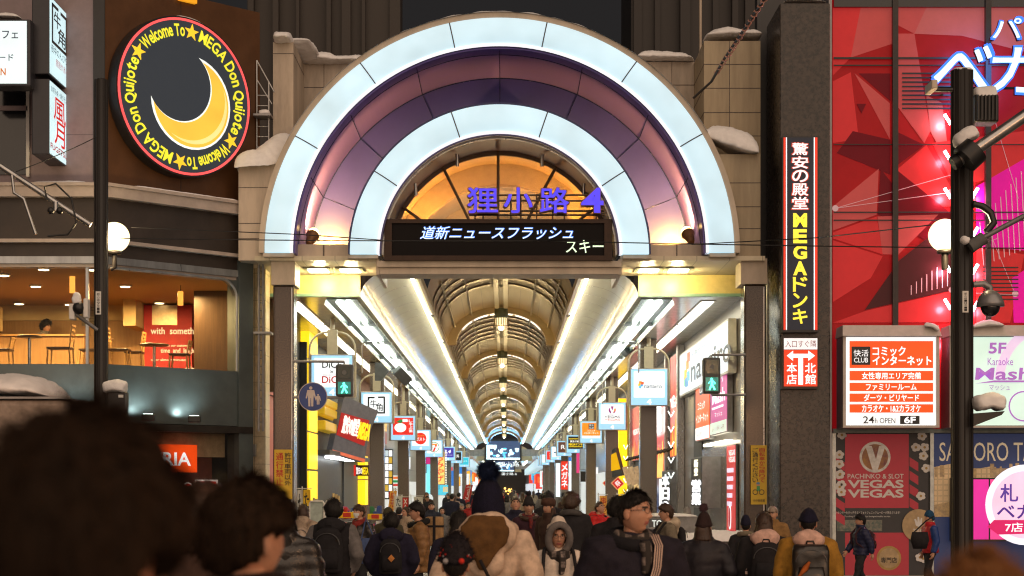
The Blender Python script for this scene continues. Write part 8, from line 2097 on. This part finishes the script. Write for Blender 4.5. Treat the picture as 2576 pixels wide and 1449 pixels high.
# ------------------------------------------------------------------ street poles, lamps, signals, wires
M_POLE = mat('dark_pole_paint', (.014, .011, .010), rough=.5, metal=0.0, var=.15, scale=3, stretch=(1, 1, .2))
GLOBE = mat('opal_globe', (.8, .75, .65), rough=.25, var=0, emit=(1.0, .80, .44), es=2.1, evar=.12, escale=4)
def street_pole(pxc, halfw, top, Y, lb_, zb=0.02):
    x = X(pxc, Y); r = halfw / F * Y
    t = thing('street_pole', lb_, 'street pole', (x, Y, zb), 'dark street poles')
    mb = MB(); mb.lathe((x, Y, zb), [(r * 1.5, 0), (r * 1.5, .25), (r * 1.06, .32), (r, .5), (r, Z(top, Y) - zb), (r * .6, Z(top, Y) - zb + .03)], M_POLE, 28); mb.build('shaft', t)
    mb = MB()
    for a in range(12): mb.tube([(x + r * 1.0 * math.cos(a * PI / 6), Y + r * math.sin(a * PI / 6), zb + .5), (x + r * math.cos(a * PI / 6), Y + r * math.sin(a * PI / 6), Z(top, Y))], r * .07, M_POLE, 5)
    mb.build('flute', t)
    return t, x, r
def globe(px, py, rp, Y, lb_, polex, e=900):
    p = P(px, py, Y); r = rp / F * Y
    t = thing('globe_lamp', lb_, 'street lamp', p, 'round globe lamps on the poles')
    mb = MB(); mb.ball(p, r, GLOBE, 28, 18); mb.build('globe', t)
    mb = MB(); mb.lathe(p - Vector((0, 0, r * 1.12)), [(r * .45, 0), (r * .5, .04), (r * .35, r * .25)], M_POLE, 18); mb.tube([p - Vector((0, 0, r * 1.1)), p - Vector((0, 0, r * 2.0)), Vector((polex, Y, p.z - r * 2.1))], .05, M_POLE, 8); mb.build('bracket', t)
    lamp('globe_lamp_light', 'POINT', p - Vector((0, r * 1.6, 0)), e, (1.0, .72, .38), r, parent=t)
    return t
t, x, r = street_pole(254.5, 17, 202, 33.5, 'dark street pole left of the round sign')
globe(288, 597, 38, 34.3, 'glowing globe lamp on the left street pole', x, 230)
t2 = thing('pole_plate', 'small pale number plate on the left street pole', 'plate', P(248, 780, 33.1)); mb = MB(); mb.prect(front(33.18), 241, 733, 254, 791, -.01, .01, M_WHITE); mb.build('plate', t2)
mb = MB(); mb.ptext(front(33.18), '都心線9号-1', 244, 737, 251, 788, .011, .014, INK, vert=True); mb.build('lettering', t2)
t, x2, r2 = street_pole(2420, 27, 178, 24, 'dark street pole before the red glass building')
globe(2377, 592, 41, 24.9, 'glowing globe lamp on the right street pole', x2, 200)
t2 = thing('pole_plate', 'small pale number plate on the right street pole', 'plate', P(2427, 780, 23.6)); mb = MB(); mb.prect(front(23.68), 2421, 732, 2436, 786, -.01, .01, M_WHITE); mb.build('plate', t2)
mb = MB(); mb.ptext(front(23.68), '都心線10号-1', 2425, 736, 2432, 783, .011, .014, INK, vert=True); mb.build('lettering', t2)
snow_blob('snow_cap', 'snow cap on the top of the right street pole', [P(2396, 180, 24), P(2444, 180, 24)], .07, .16, 31)
snow_blob('snow_cap', 'snow cap on the transformer beside the right street pole', [P(2446, 236, 24.2), P(2508, 232, 24.2)], .10, .16, 32, drop=.08)
t = thing('transformer', 'black ribbed transformer beside the right street pole', 'transformer', P(2477, 310, 24.2)); mb = MB(); mb.bev(X(2446, 24.2), X(2506, 24.2), 24.05, 24.4, Z(312, 24.2), Z(242, 24.2), M_BLACK, .03); mb.build('body', t)
mb = MB()
for k in range(6): mb.box(X(2450 + k * 9, 24.2), X(2453 + k * 9, 24.2), 24.0, 24.049, Z(308, 24.2), Z(246, 24.2), M_BLACK)
mb.build('fin', t)
# big tube arm on the right
t = thing('signal_arm', 'thick grey steel arm reaching from the right pole to the picture edge', 'signal arm', P(2440, 385, 23.9))
mb = MB(); mb.tube([P(2400, 410, 23.7), P(2450, 380, 23.7), P(2620, 262, 23.5)], .085, M_STEEL, 14); mb.build('tube', t)
mb = MB(); mb.tube([P(2426, 402, 23.6), P(2454, 376, 23.6)], .20, M_BLACK, 20); mb.tube([P(2396, 412, 23.7), P(2412, 402, 23.7)], .10, M_BLACK, 14); mb.build('collar', t)
snow_blob('snow_cap', 'snow on the collar of the thick steel arm', [P(2404, 372, 23.7), P(2430, 352, 23.7), P(2462, 338, 23.7)], .14, .16, 33)
t = thing('cable_stay', 'lower steel stay with snow from the right pole to the picture edge', 'stay', P(2450, 600, 23.9)); mb = MB(); mb.tube([P(2447, 612, 23.8), P(2620, 520, 23.5)], .035, M_GREY, 8); mb.tube([P(2440, 622, 23.8), P(2475, 598, 23.8)], .09, mat('sleeve_grey', (.12, .12, .12), .8), 10); mb.build('stay', t)
snow_blob('snow_cap', 'snow clump at the foot of the lower stay', [P(2426, 618, 23.7), P(2440, 598, 23.7)], .09, .09, 34)
t = thing('corrugated_conduit', 'black corrugated conduit curving off the right pole', 'conduit', P(2480, 560, 23.9)); mb = MB()
pts = [P(2447, 513, 23.9), P(2470, 518, 23.9), P(2492, 535, 23.9), P(2500, 560, 23.9), P(2480, 585, 23.9)]; mb.tube(pts, .05, M_BLACK, 10); mb.build('pipe', t)
t = thing('dome_camera', 'grey dome security camera on a curved bracket on the right pole', 'security camera', P(2490, 770, 23.8))
mb = MB(); mb.tube([P(2448, 716, 23.9), P(2475, 714, 23.9), P(2490, 722, 23.9), P(2491, 735, 23.9)], .045, M_GREY, 8); mb.build('bracket', t); c_ = P(2491, 762, 23.8)
mb = MB(); mb.lathe(c_, [(.19, -.05), (.185, .0), (.15, .09), (.09, .15), (.05, .17)], M_GREY, 20); mb.build('housing', t); mb = MB(); mb.ball(c_ - Vector((0, 0, .06)), .13, M_GLASSD, 18, 12); mb.build('dome', t)
t = thing('small_camera', 'small box camera on a short arm near the top of the right pole', 'security camera', P(2340, 225, 23.8)); mb = MB(); mb.tube([P(2396, 226, 23.9), P(2336, 226, 23.9)], .035, M_BLACK, 6); mb.build('arm', t); mb = MB(); mb.bev(X(2330, 23.9), X(2346, 23.9), 23.6, 24.0, Z(236, 23.9), Z(212, 23.9), M_CREAM, .02); mb.build('housing', t)
t = thing('snowy_shelf', 'dark bracket shelf piled with snow on the right pole', 'bracket', P(2490, 1060, 23.9)); mb = MB(); mb.ppoly(front(23.7), [(2449, 1040), (2528, 1034), (2520, 1044), (2449, 1072)], -.3, 0, M_BLACK); mb.build('shelf', t)
snow_blob('snow_cap', 'thick snow on the bracket shelf of the right pole', [P(2452, 1030, 23.8), P(2490, 1018, 23.8), P(2524, 1030, 23.8)], .16, .2, 35)
# left arm with insulators
t = thing('tram_wire_arm', 'pale steel bracket arm slanting from the left edge to the left pole', 'bracket arm', P(120, 500, 33.4))
mb = MB(); mb.tube([P(-60, 378, 33.0), P(228, 566, 33.4)], .055, M_STEEL, 10); mb.build('tube', t)
mb = MB(); mb.tube([P(30, 440, 33.1), P(35, 485, 33.1), P(60, 500, 33.1), P(90, 590, 33.1)], .03, M_STEEL, 8); mb.tube([P(140, 508, 33.1), P(140, 530, 33.1)], .05, M_STEEL, 8); mb.ball(P(150, 530, 33.1), .07, M_BLACK, 10, 6); mb.ball(P(128, 530, 33.1), .07, M_BLACK, 10, 6); mb.build('hanger', t)
mb = MB(); mb.tube([P(118, 505, 33.1), P(112, 470, 33.1), P(140, 462, 33.1), P(180, 500, 33.1), P(192, 560, 33.1), P(170, 590, 33.1), P(120, 594, 33.1)], .02, M_BLACK, 6); mb.build('cable_loop', t)
t = thing('snowy_antenna', 'white antenna unit capped with snow on a short arm of the left pole', 'antenna', P(193, 780, 33.2)); mb = MB(); mb.tube([P(245, 830, 33.3), P(190, 790, 33.1)], .035, M_GREY, 8); mb.build('arm', t)
mb = MB(); mb.bev(X(176, 33.1), X(190, 33.1), 33.0, 33.2, Z(805, 33.1), Z(765, 33.1), M_WHITE, .02); mb.bev(X(212, 33.1), X(224, 33.1), 33.0, 33.2, Z(800, 33.1), Z(752, 33.1), M_WHITE, .02); mb.ball(P(198, 775, 33.05), .12, M_BLACK, 12, 8); mb.build('unit', t)
snow_blob('snow_cap', 'ball of snow on the antenna unit', [P(182, 762, 33.1), P(206, 760, 33.1)], .15, .12, 36)
t = thing('junction_box', 'dark junction box capped with snow at the left pole', 'junction box', P(291, 1100, 32.6)); mb = MB(); mb.bev(X(268, 32.6), X(314, 32.6), 32.6, 32.95, .02, Z(985, 32.6), M_POLE, .02); mb.build('cabinet', t); mb = MB(); mb.prect(front(32.59), 298, 993, 310, 1000, -.01, .01, M_WHITE); mb.build('plate', t)
snow_blob('snow_cap', 'snow heap on the junction box', [P(262, 986, 32.7), P(290, 978, 32.7), P(318, 984, 32.7)], .17, .2, 37)
t = thing('utility_cabinet', 'large beige cabinet under thick snow at the left picture edge', 'cabinet', P(40, 1300, 14)); mb = MB(); mb.bev(X(-120, 14), X(163, 14), 14, 15, .02, Z(1004, 14), cloth('beige_cabinet', (.30, .24, .20), .5, bump=.05), .05); mb.build('shell', t); mb = MB(); mb.box(X(-120, 14) - .02, X(163, 14) + .02, 13.98, 15.02, Z(1004, 14) + .002, Z(998, 14), M_GREY); mb.build('lid', t)
snow_blob('snow_cap', 'thick rounded snow slab on the beige cabinet', [P(-140, 992, 14.5), P(0, 990, 14.5), P(120, 992, 14.5), P(152, 1004, 14.5)], .19, .60, 38)
# pedestrian signals and signs at the columns
M_SIGC = mat('signal_case', (.055, .062, .062), rough=.45, var=.1); M_LENSK = mat('dark_lens', (.010, .03, .028), rough=.15, var=.1)
M_WALK = mat('green_walk', (.05, .5, .4), .3, var=0, emit=(.10, 1.0, .72), es=3.2); M_WALKBG = mat('green_lens', (.0, .06, .05), .2, var=0, emit=(.0, .20, .15), es=1.0)
def ped_signal(px, y0, y1, Y, lb_, wallx, armz, a2):
    t = thing('pedestrian_signal', lb_, 'traffic signal', P(px, (y0 + y1) / 2, Y), 'pedestrian signals'); pl = front(Y); w = 22
    mb = MB(); mb.bev(X(px - w, Y), X(px + w, Y), Y, Y + .22, Z(y1, Y), Z(y0, Y), M_SIGC, .045); mb.build('case', t)
    h = (y1 - y0); mb = MB(); mb.prect(pl, px - 16, y0 + h * .07, px + 16, y0 + h * .45, -.002, .008, M_LENSK)
    u, v = pl.at(px, y0 + h * .26); mb.disc(pl, u, v, .05, .0085, .011, mat('dim_figure', (.12, .13, .13), .5), 12); mb.build('stop_lens', t)
    mb = MB(); mb.prect(pl, px - 16, y0 + h * .55, px + 16, y0 + h * .93, -.002, .008, M_WALKBG); g = mb.build('walk_lens', t)
    def q(a, b): return pl.at(px + a * 32, y0 + h * (.55 + .38 * b))
    mb = MB(); u, v = q(-.03, .13); mb.disc(pl, u, v, .026, .009, .016, M_WALK, 12)
    for k, poly in enumerate((((-.08, .22), (.08, .22), (.10, .55), (-.10, .55)), ((-.06, .22), (-.10, .30), (-.26, .48), (-.30, .43), (-.14, .25)), ((.06, .22), (.26, .38), (.26, .52), (.19, .50), (.19, .42), (.06, .34)), ((-.10, .54), (.02, .54), (-.13, .93), (-.26, .93)), ((-.02, .54), (.10, .54), (.28, .90), (.16, .94)))):
        mb.prism(pl, [q(*a) for a in poly], .009, .0165 + k * .0004, M_WALK)
    mb.build('walking_figure', g)
    mb = MB()
    for yy in (y0 - 6, y1 + 4): mb.tube([P(px, (y0 if yy < y0 else y1), Y + .1), P(px, yy, Y + .1), P(wallx, yy - 1, Y + .15)], .028, M_GREY, 8)
    mb.build('arm', t)
    return t
ped_signal(866, 916, 997, 37.7, 'pedestrian signal with a green walking figure left of the passage', 738, 0, 0)
ped_signal(1791, 899, 990, 37.7, 'pedestrian signal with a green walking figure right of the passage', 1876, 0, 0)
t = thing('blue_sign', 'round blue pedestrian path sign with an adult and a child', 'road sign', P(787, 998, 37.8)); pl = front(37.75); u, v = pl.at(787, 998)
M_SBLUE = mat('sign_blue', (.02, .05, .22), .35, var=.15, scale=3); M_SPALE = mat('sign_white', (.55, .48, .46), .4, var=.05)
mb = MB(); mb.disc(pl, u, v, .315, -.03, 0, M_SPALE, 40); mb.build('plate', t); mb = MB(); mb.disc(pl, u, v, .30, .001, .006, M_SBLUE, 40); mb.build('blue_face', t)
mb = MB()
for k, (cx_, s) in enumerate(((-.045, 1.0), (.115, .52))):
    b_ = v - .21 if k == 0 else v - .17
    mb.disc(pl, u + cx_, b_ + .40 * s, .036 * s, .007, .011, M_SPALE, 14)
    for j, poly in enumerate((((-.075, .355), (.075, .355), (.06, .18), (-.06, .18)), ((-.06, .2), (-.005, .2), (-.01, 0), (-.05, 0)), ((.005, .2), (.06, .2), (.055, 0), (.01, 0)), ((-.075, .355), (-.11, .18), (-.085, .17), (-.05, .3)), ((.075, .355), (.12, .16), (.10, .15), (.05, .3)))):
        mb.prism(pl, [(u + cx_ + a * s, b_ + b * s) for a, b in poly], .007, .0115 + .0004 * j, M_SPALE)
mb.build('figures', t); mb = MB(); mb.tube([P(739, 998, 38.2), P(770, 998, 37.85)], .02, M_GREY, 6); mb.build('bracket', t)
def col_sign(px0, py0, px1, py1, lb_, cols):
    t = thing('column_sign', lb_, 'notice', P((px0 + px1) / 2, py1, 38.2), 'yellow notices on the gate columns'); pl = front(38.2)
    mb = MB(); mb.prect(pl, px0, py0, px1, py1, -.03, 0, mat('yellow_notice', (.62, .40, .02), .45, var=.06)); mb.build('plate', t)
    mb = MB()
    for s_, a, b, c, d, m_ in cols: mb.ptext(pl, s_, a, b, c, d, .001, .006, m_, vert=True, bold=.02)
    mb.build('lettering', t)
    return t, pl
col_sign(690, 1131, 735, 1256, 'yellow notice with red and black characters on the left column', (('通行禁止', 694, 1138, 713, 1222, INKR), ('許可車両以外', 716, 1138, 732, 1222, INK)))
t, pl = col_sign(1889, 1120, 1929, 1269, 'yellow notice with a cyclist drawing on the right column', (('自転車から降りて', 1910, 1126, 1924, 1214, INKR), ('ご通行ください', 1893, 1126, 1907, 1214, INK)))
mb = MB()
for cx_ in (1900, 1916): u, v = pl.at(cx_, 1238); mb.ring(pl, u, v, .045, .06, .001, .006, INK, seg=18)
u, v = pl.at(1907, 1222); mb.disc(pl, u, v + .03, .04, .001, .006, mat('sign_skin', (.55, .30, .2), .5), 12); mb.disc(pl, u, v + .055, .04, .0065, .009, mat('sign_cap', (.10, .25, .4), .5), 12, rv=.025); mb.rect(pl, u - .03, v - .11, u + .04, v - .005, .001, .006, mat('sign_green', (.05, .3, .1), .5)); mb.ptext(pl, '中央警察署', 1895, 1256, 1924, 1263, .001, .005, INK); mb.build('cyclist_drawing', t)
# wires
def wire(lb_, pts, r, sag=0.0, m=M_BLACK):
    pts = [Vector(p) for p in pts]; out = []
    for a, b in zip(pts, pts[1:]):
        for i in range(17):
            q_ = i / 16; p = a.lerp(b, q_); p.z -= sag * 4 * q_ * (1 - q_); out.append(p)
    mb = MB(); mb.tube(out, r, m, 5); o = mb.build('overhead_wire'); tag(o, lb_, 'wire', 'thin wires across the street')
wire('thin dark wire spanning from the left globe lamp past the arch to the right', [P(296, 599, 33.2), P(1380, 606, 33.2), P(2640, 625, 30)], .011, .02)
wire('second thin wire rising to the left above the first', [P(330, 572, 34), P(760, 590, 34), P(960, 604, 34)], .010)
wire('thin wire from the left edge up to the left street pole', [P(40, 432, 33.0), P(252, 340, 33.4)], .009, .03)
wire('thin wire crossing right of the gate toward the right pole', [P(1740, 615, 34), P(2060, 598, 32), P(2395, 560, 26)], .010)
t = thing('string_light_cable', 'slanting cable wrapped with a pale cord above the right tower', 'cable', P(1745, 240, 38.0)); mb = MB(); a_, b_ = P(1745, 246, 38.4), P(1935, -20, 33)
mb.tube([a_, P(1790, 205, 37.6), P(1822, 148, 36.6), b_], .03, M_BLACK, 6); mb.build('cable', t)
mb = MB(); b0 = P(1822, 148, 36.6)
n = 90; pts = []
for i in range(n): d_ = i / (n - 1); p = P(1800, 188, 37.4).lerp(b_, d_); pts.append(p + Vector((.045 * math.cos(i * 1.3), .02 * math.sin(i * 1.3), .045 * math.sin(i * 1.3))))
mb.tube(pts, .018, mat('pale_cord', (.55, .30, .24), .5), 4); mb.build('cord', t)
# near-side street lamps of the same kind, just behind and beside the viewer
def near_lamp(x, y, side, e):
    t = thing('street_lamp', 'near side street lamp post with a globe %s' % side, 'street lamp', (x, y, .15), 'near side street lamps')
    mb = MB(); mb.lathe((x, y, .15), [(.2, 0), (.2, .3), (.12, .4), (.11, 5.2)], M_POLE, 16); mb.build('shaft', t)
    mb = MB(); mb.ball((x, y, 5.6), .26, GLOBE, 20, 12); mb.build('globe', t)
    lamp('street_lamp_light', 'POINT', (x, y - .0, 5.25), e, (1.0, .47, .20), .28, parent=t)
near_lamp(-8.5, 3.4, 'to the left of the viewer', 850); near_lamp(8.5, 3.6, 'to the right of the viewer', 2300)
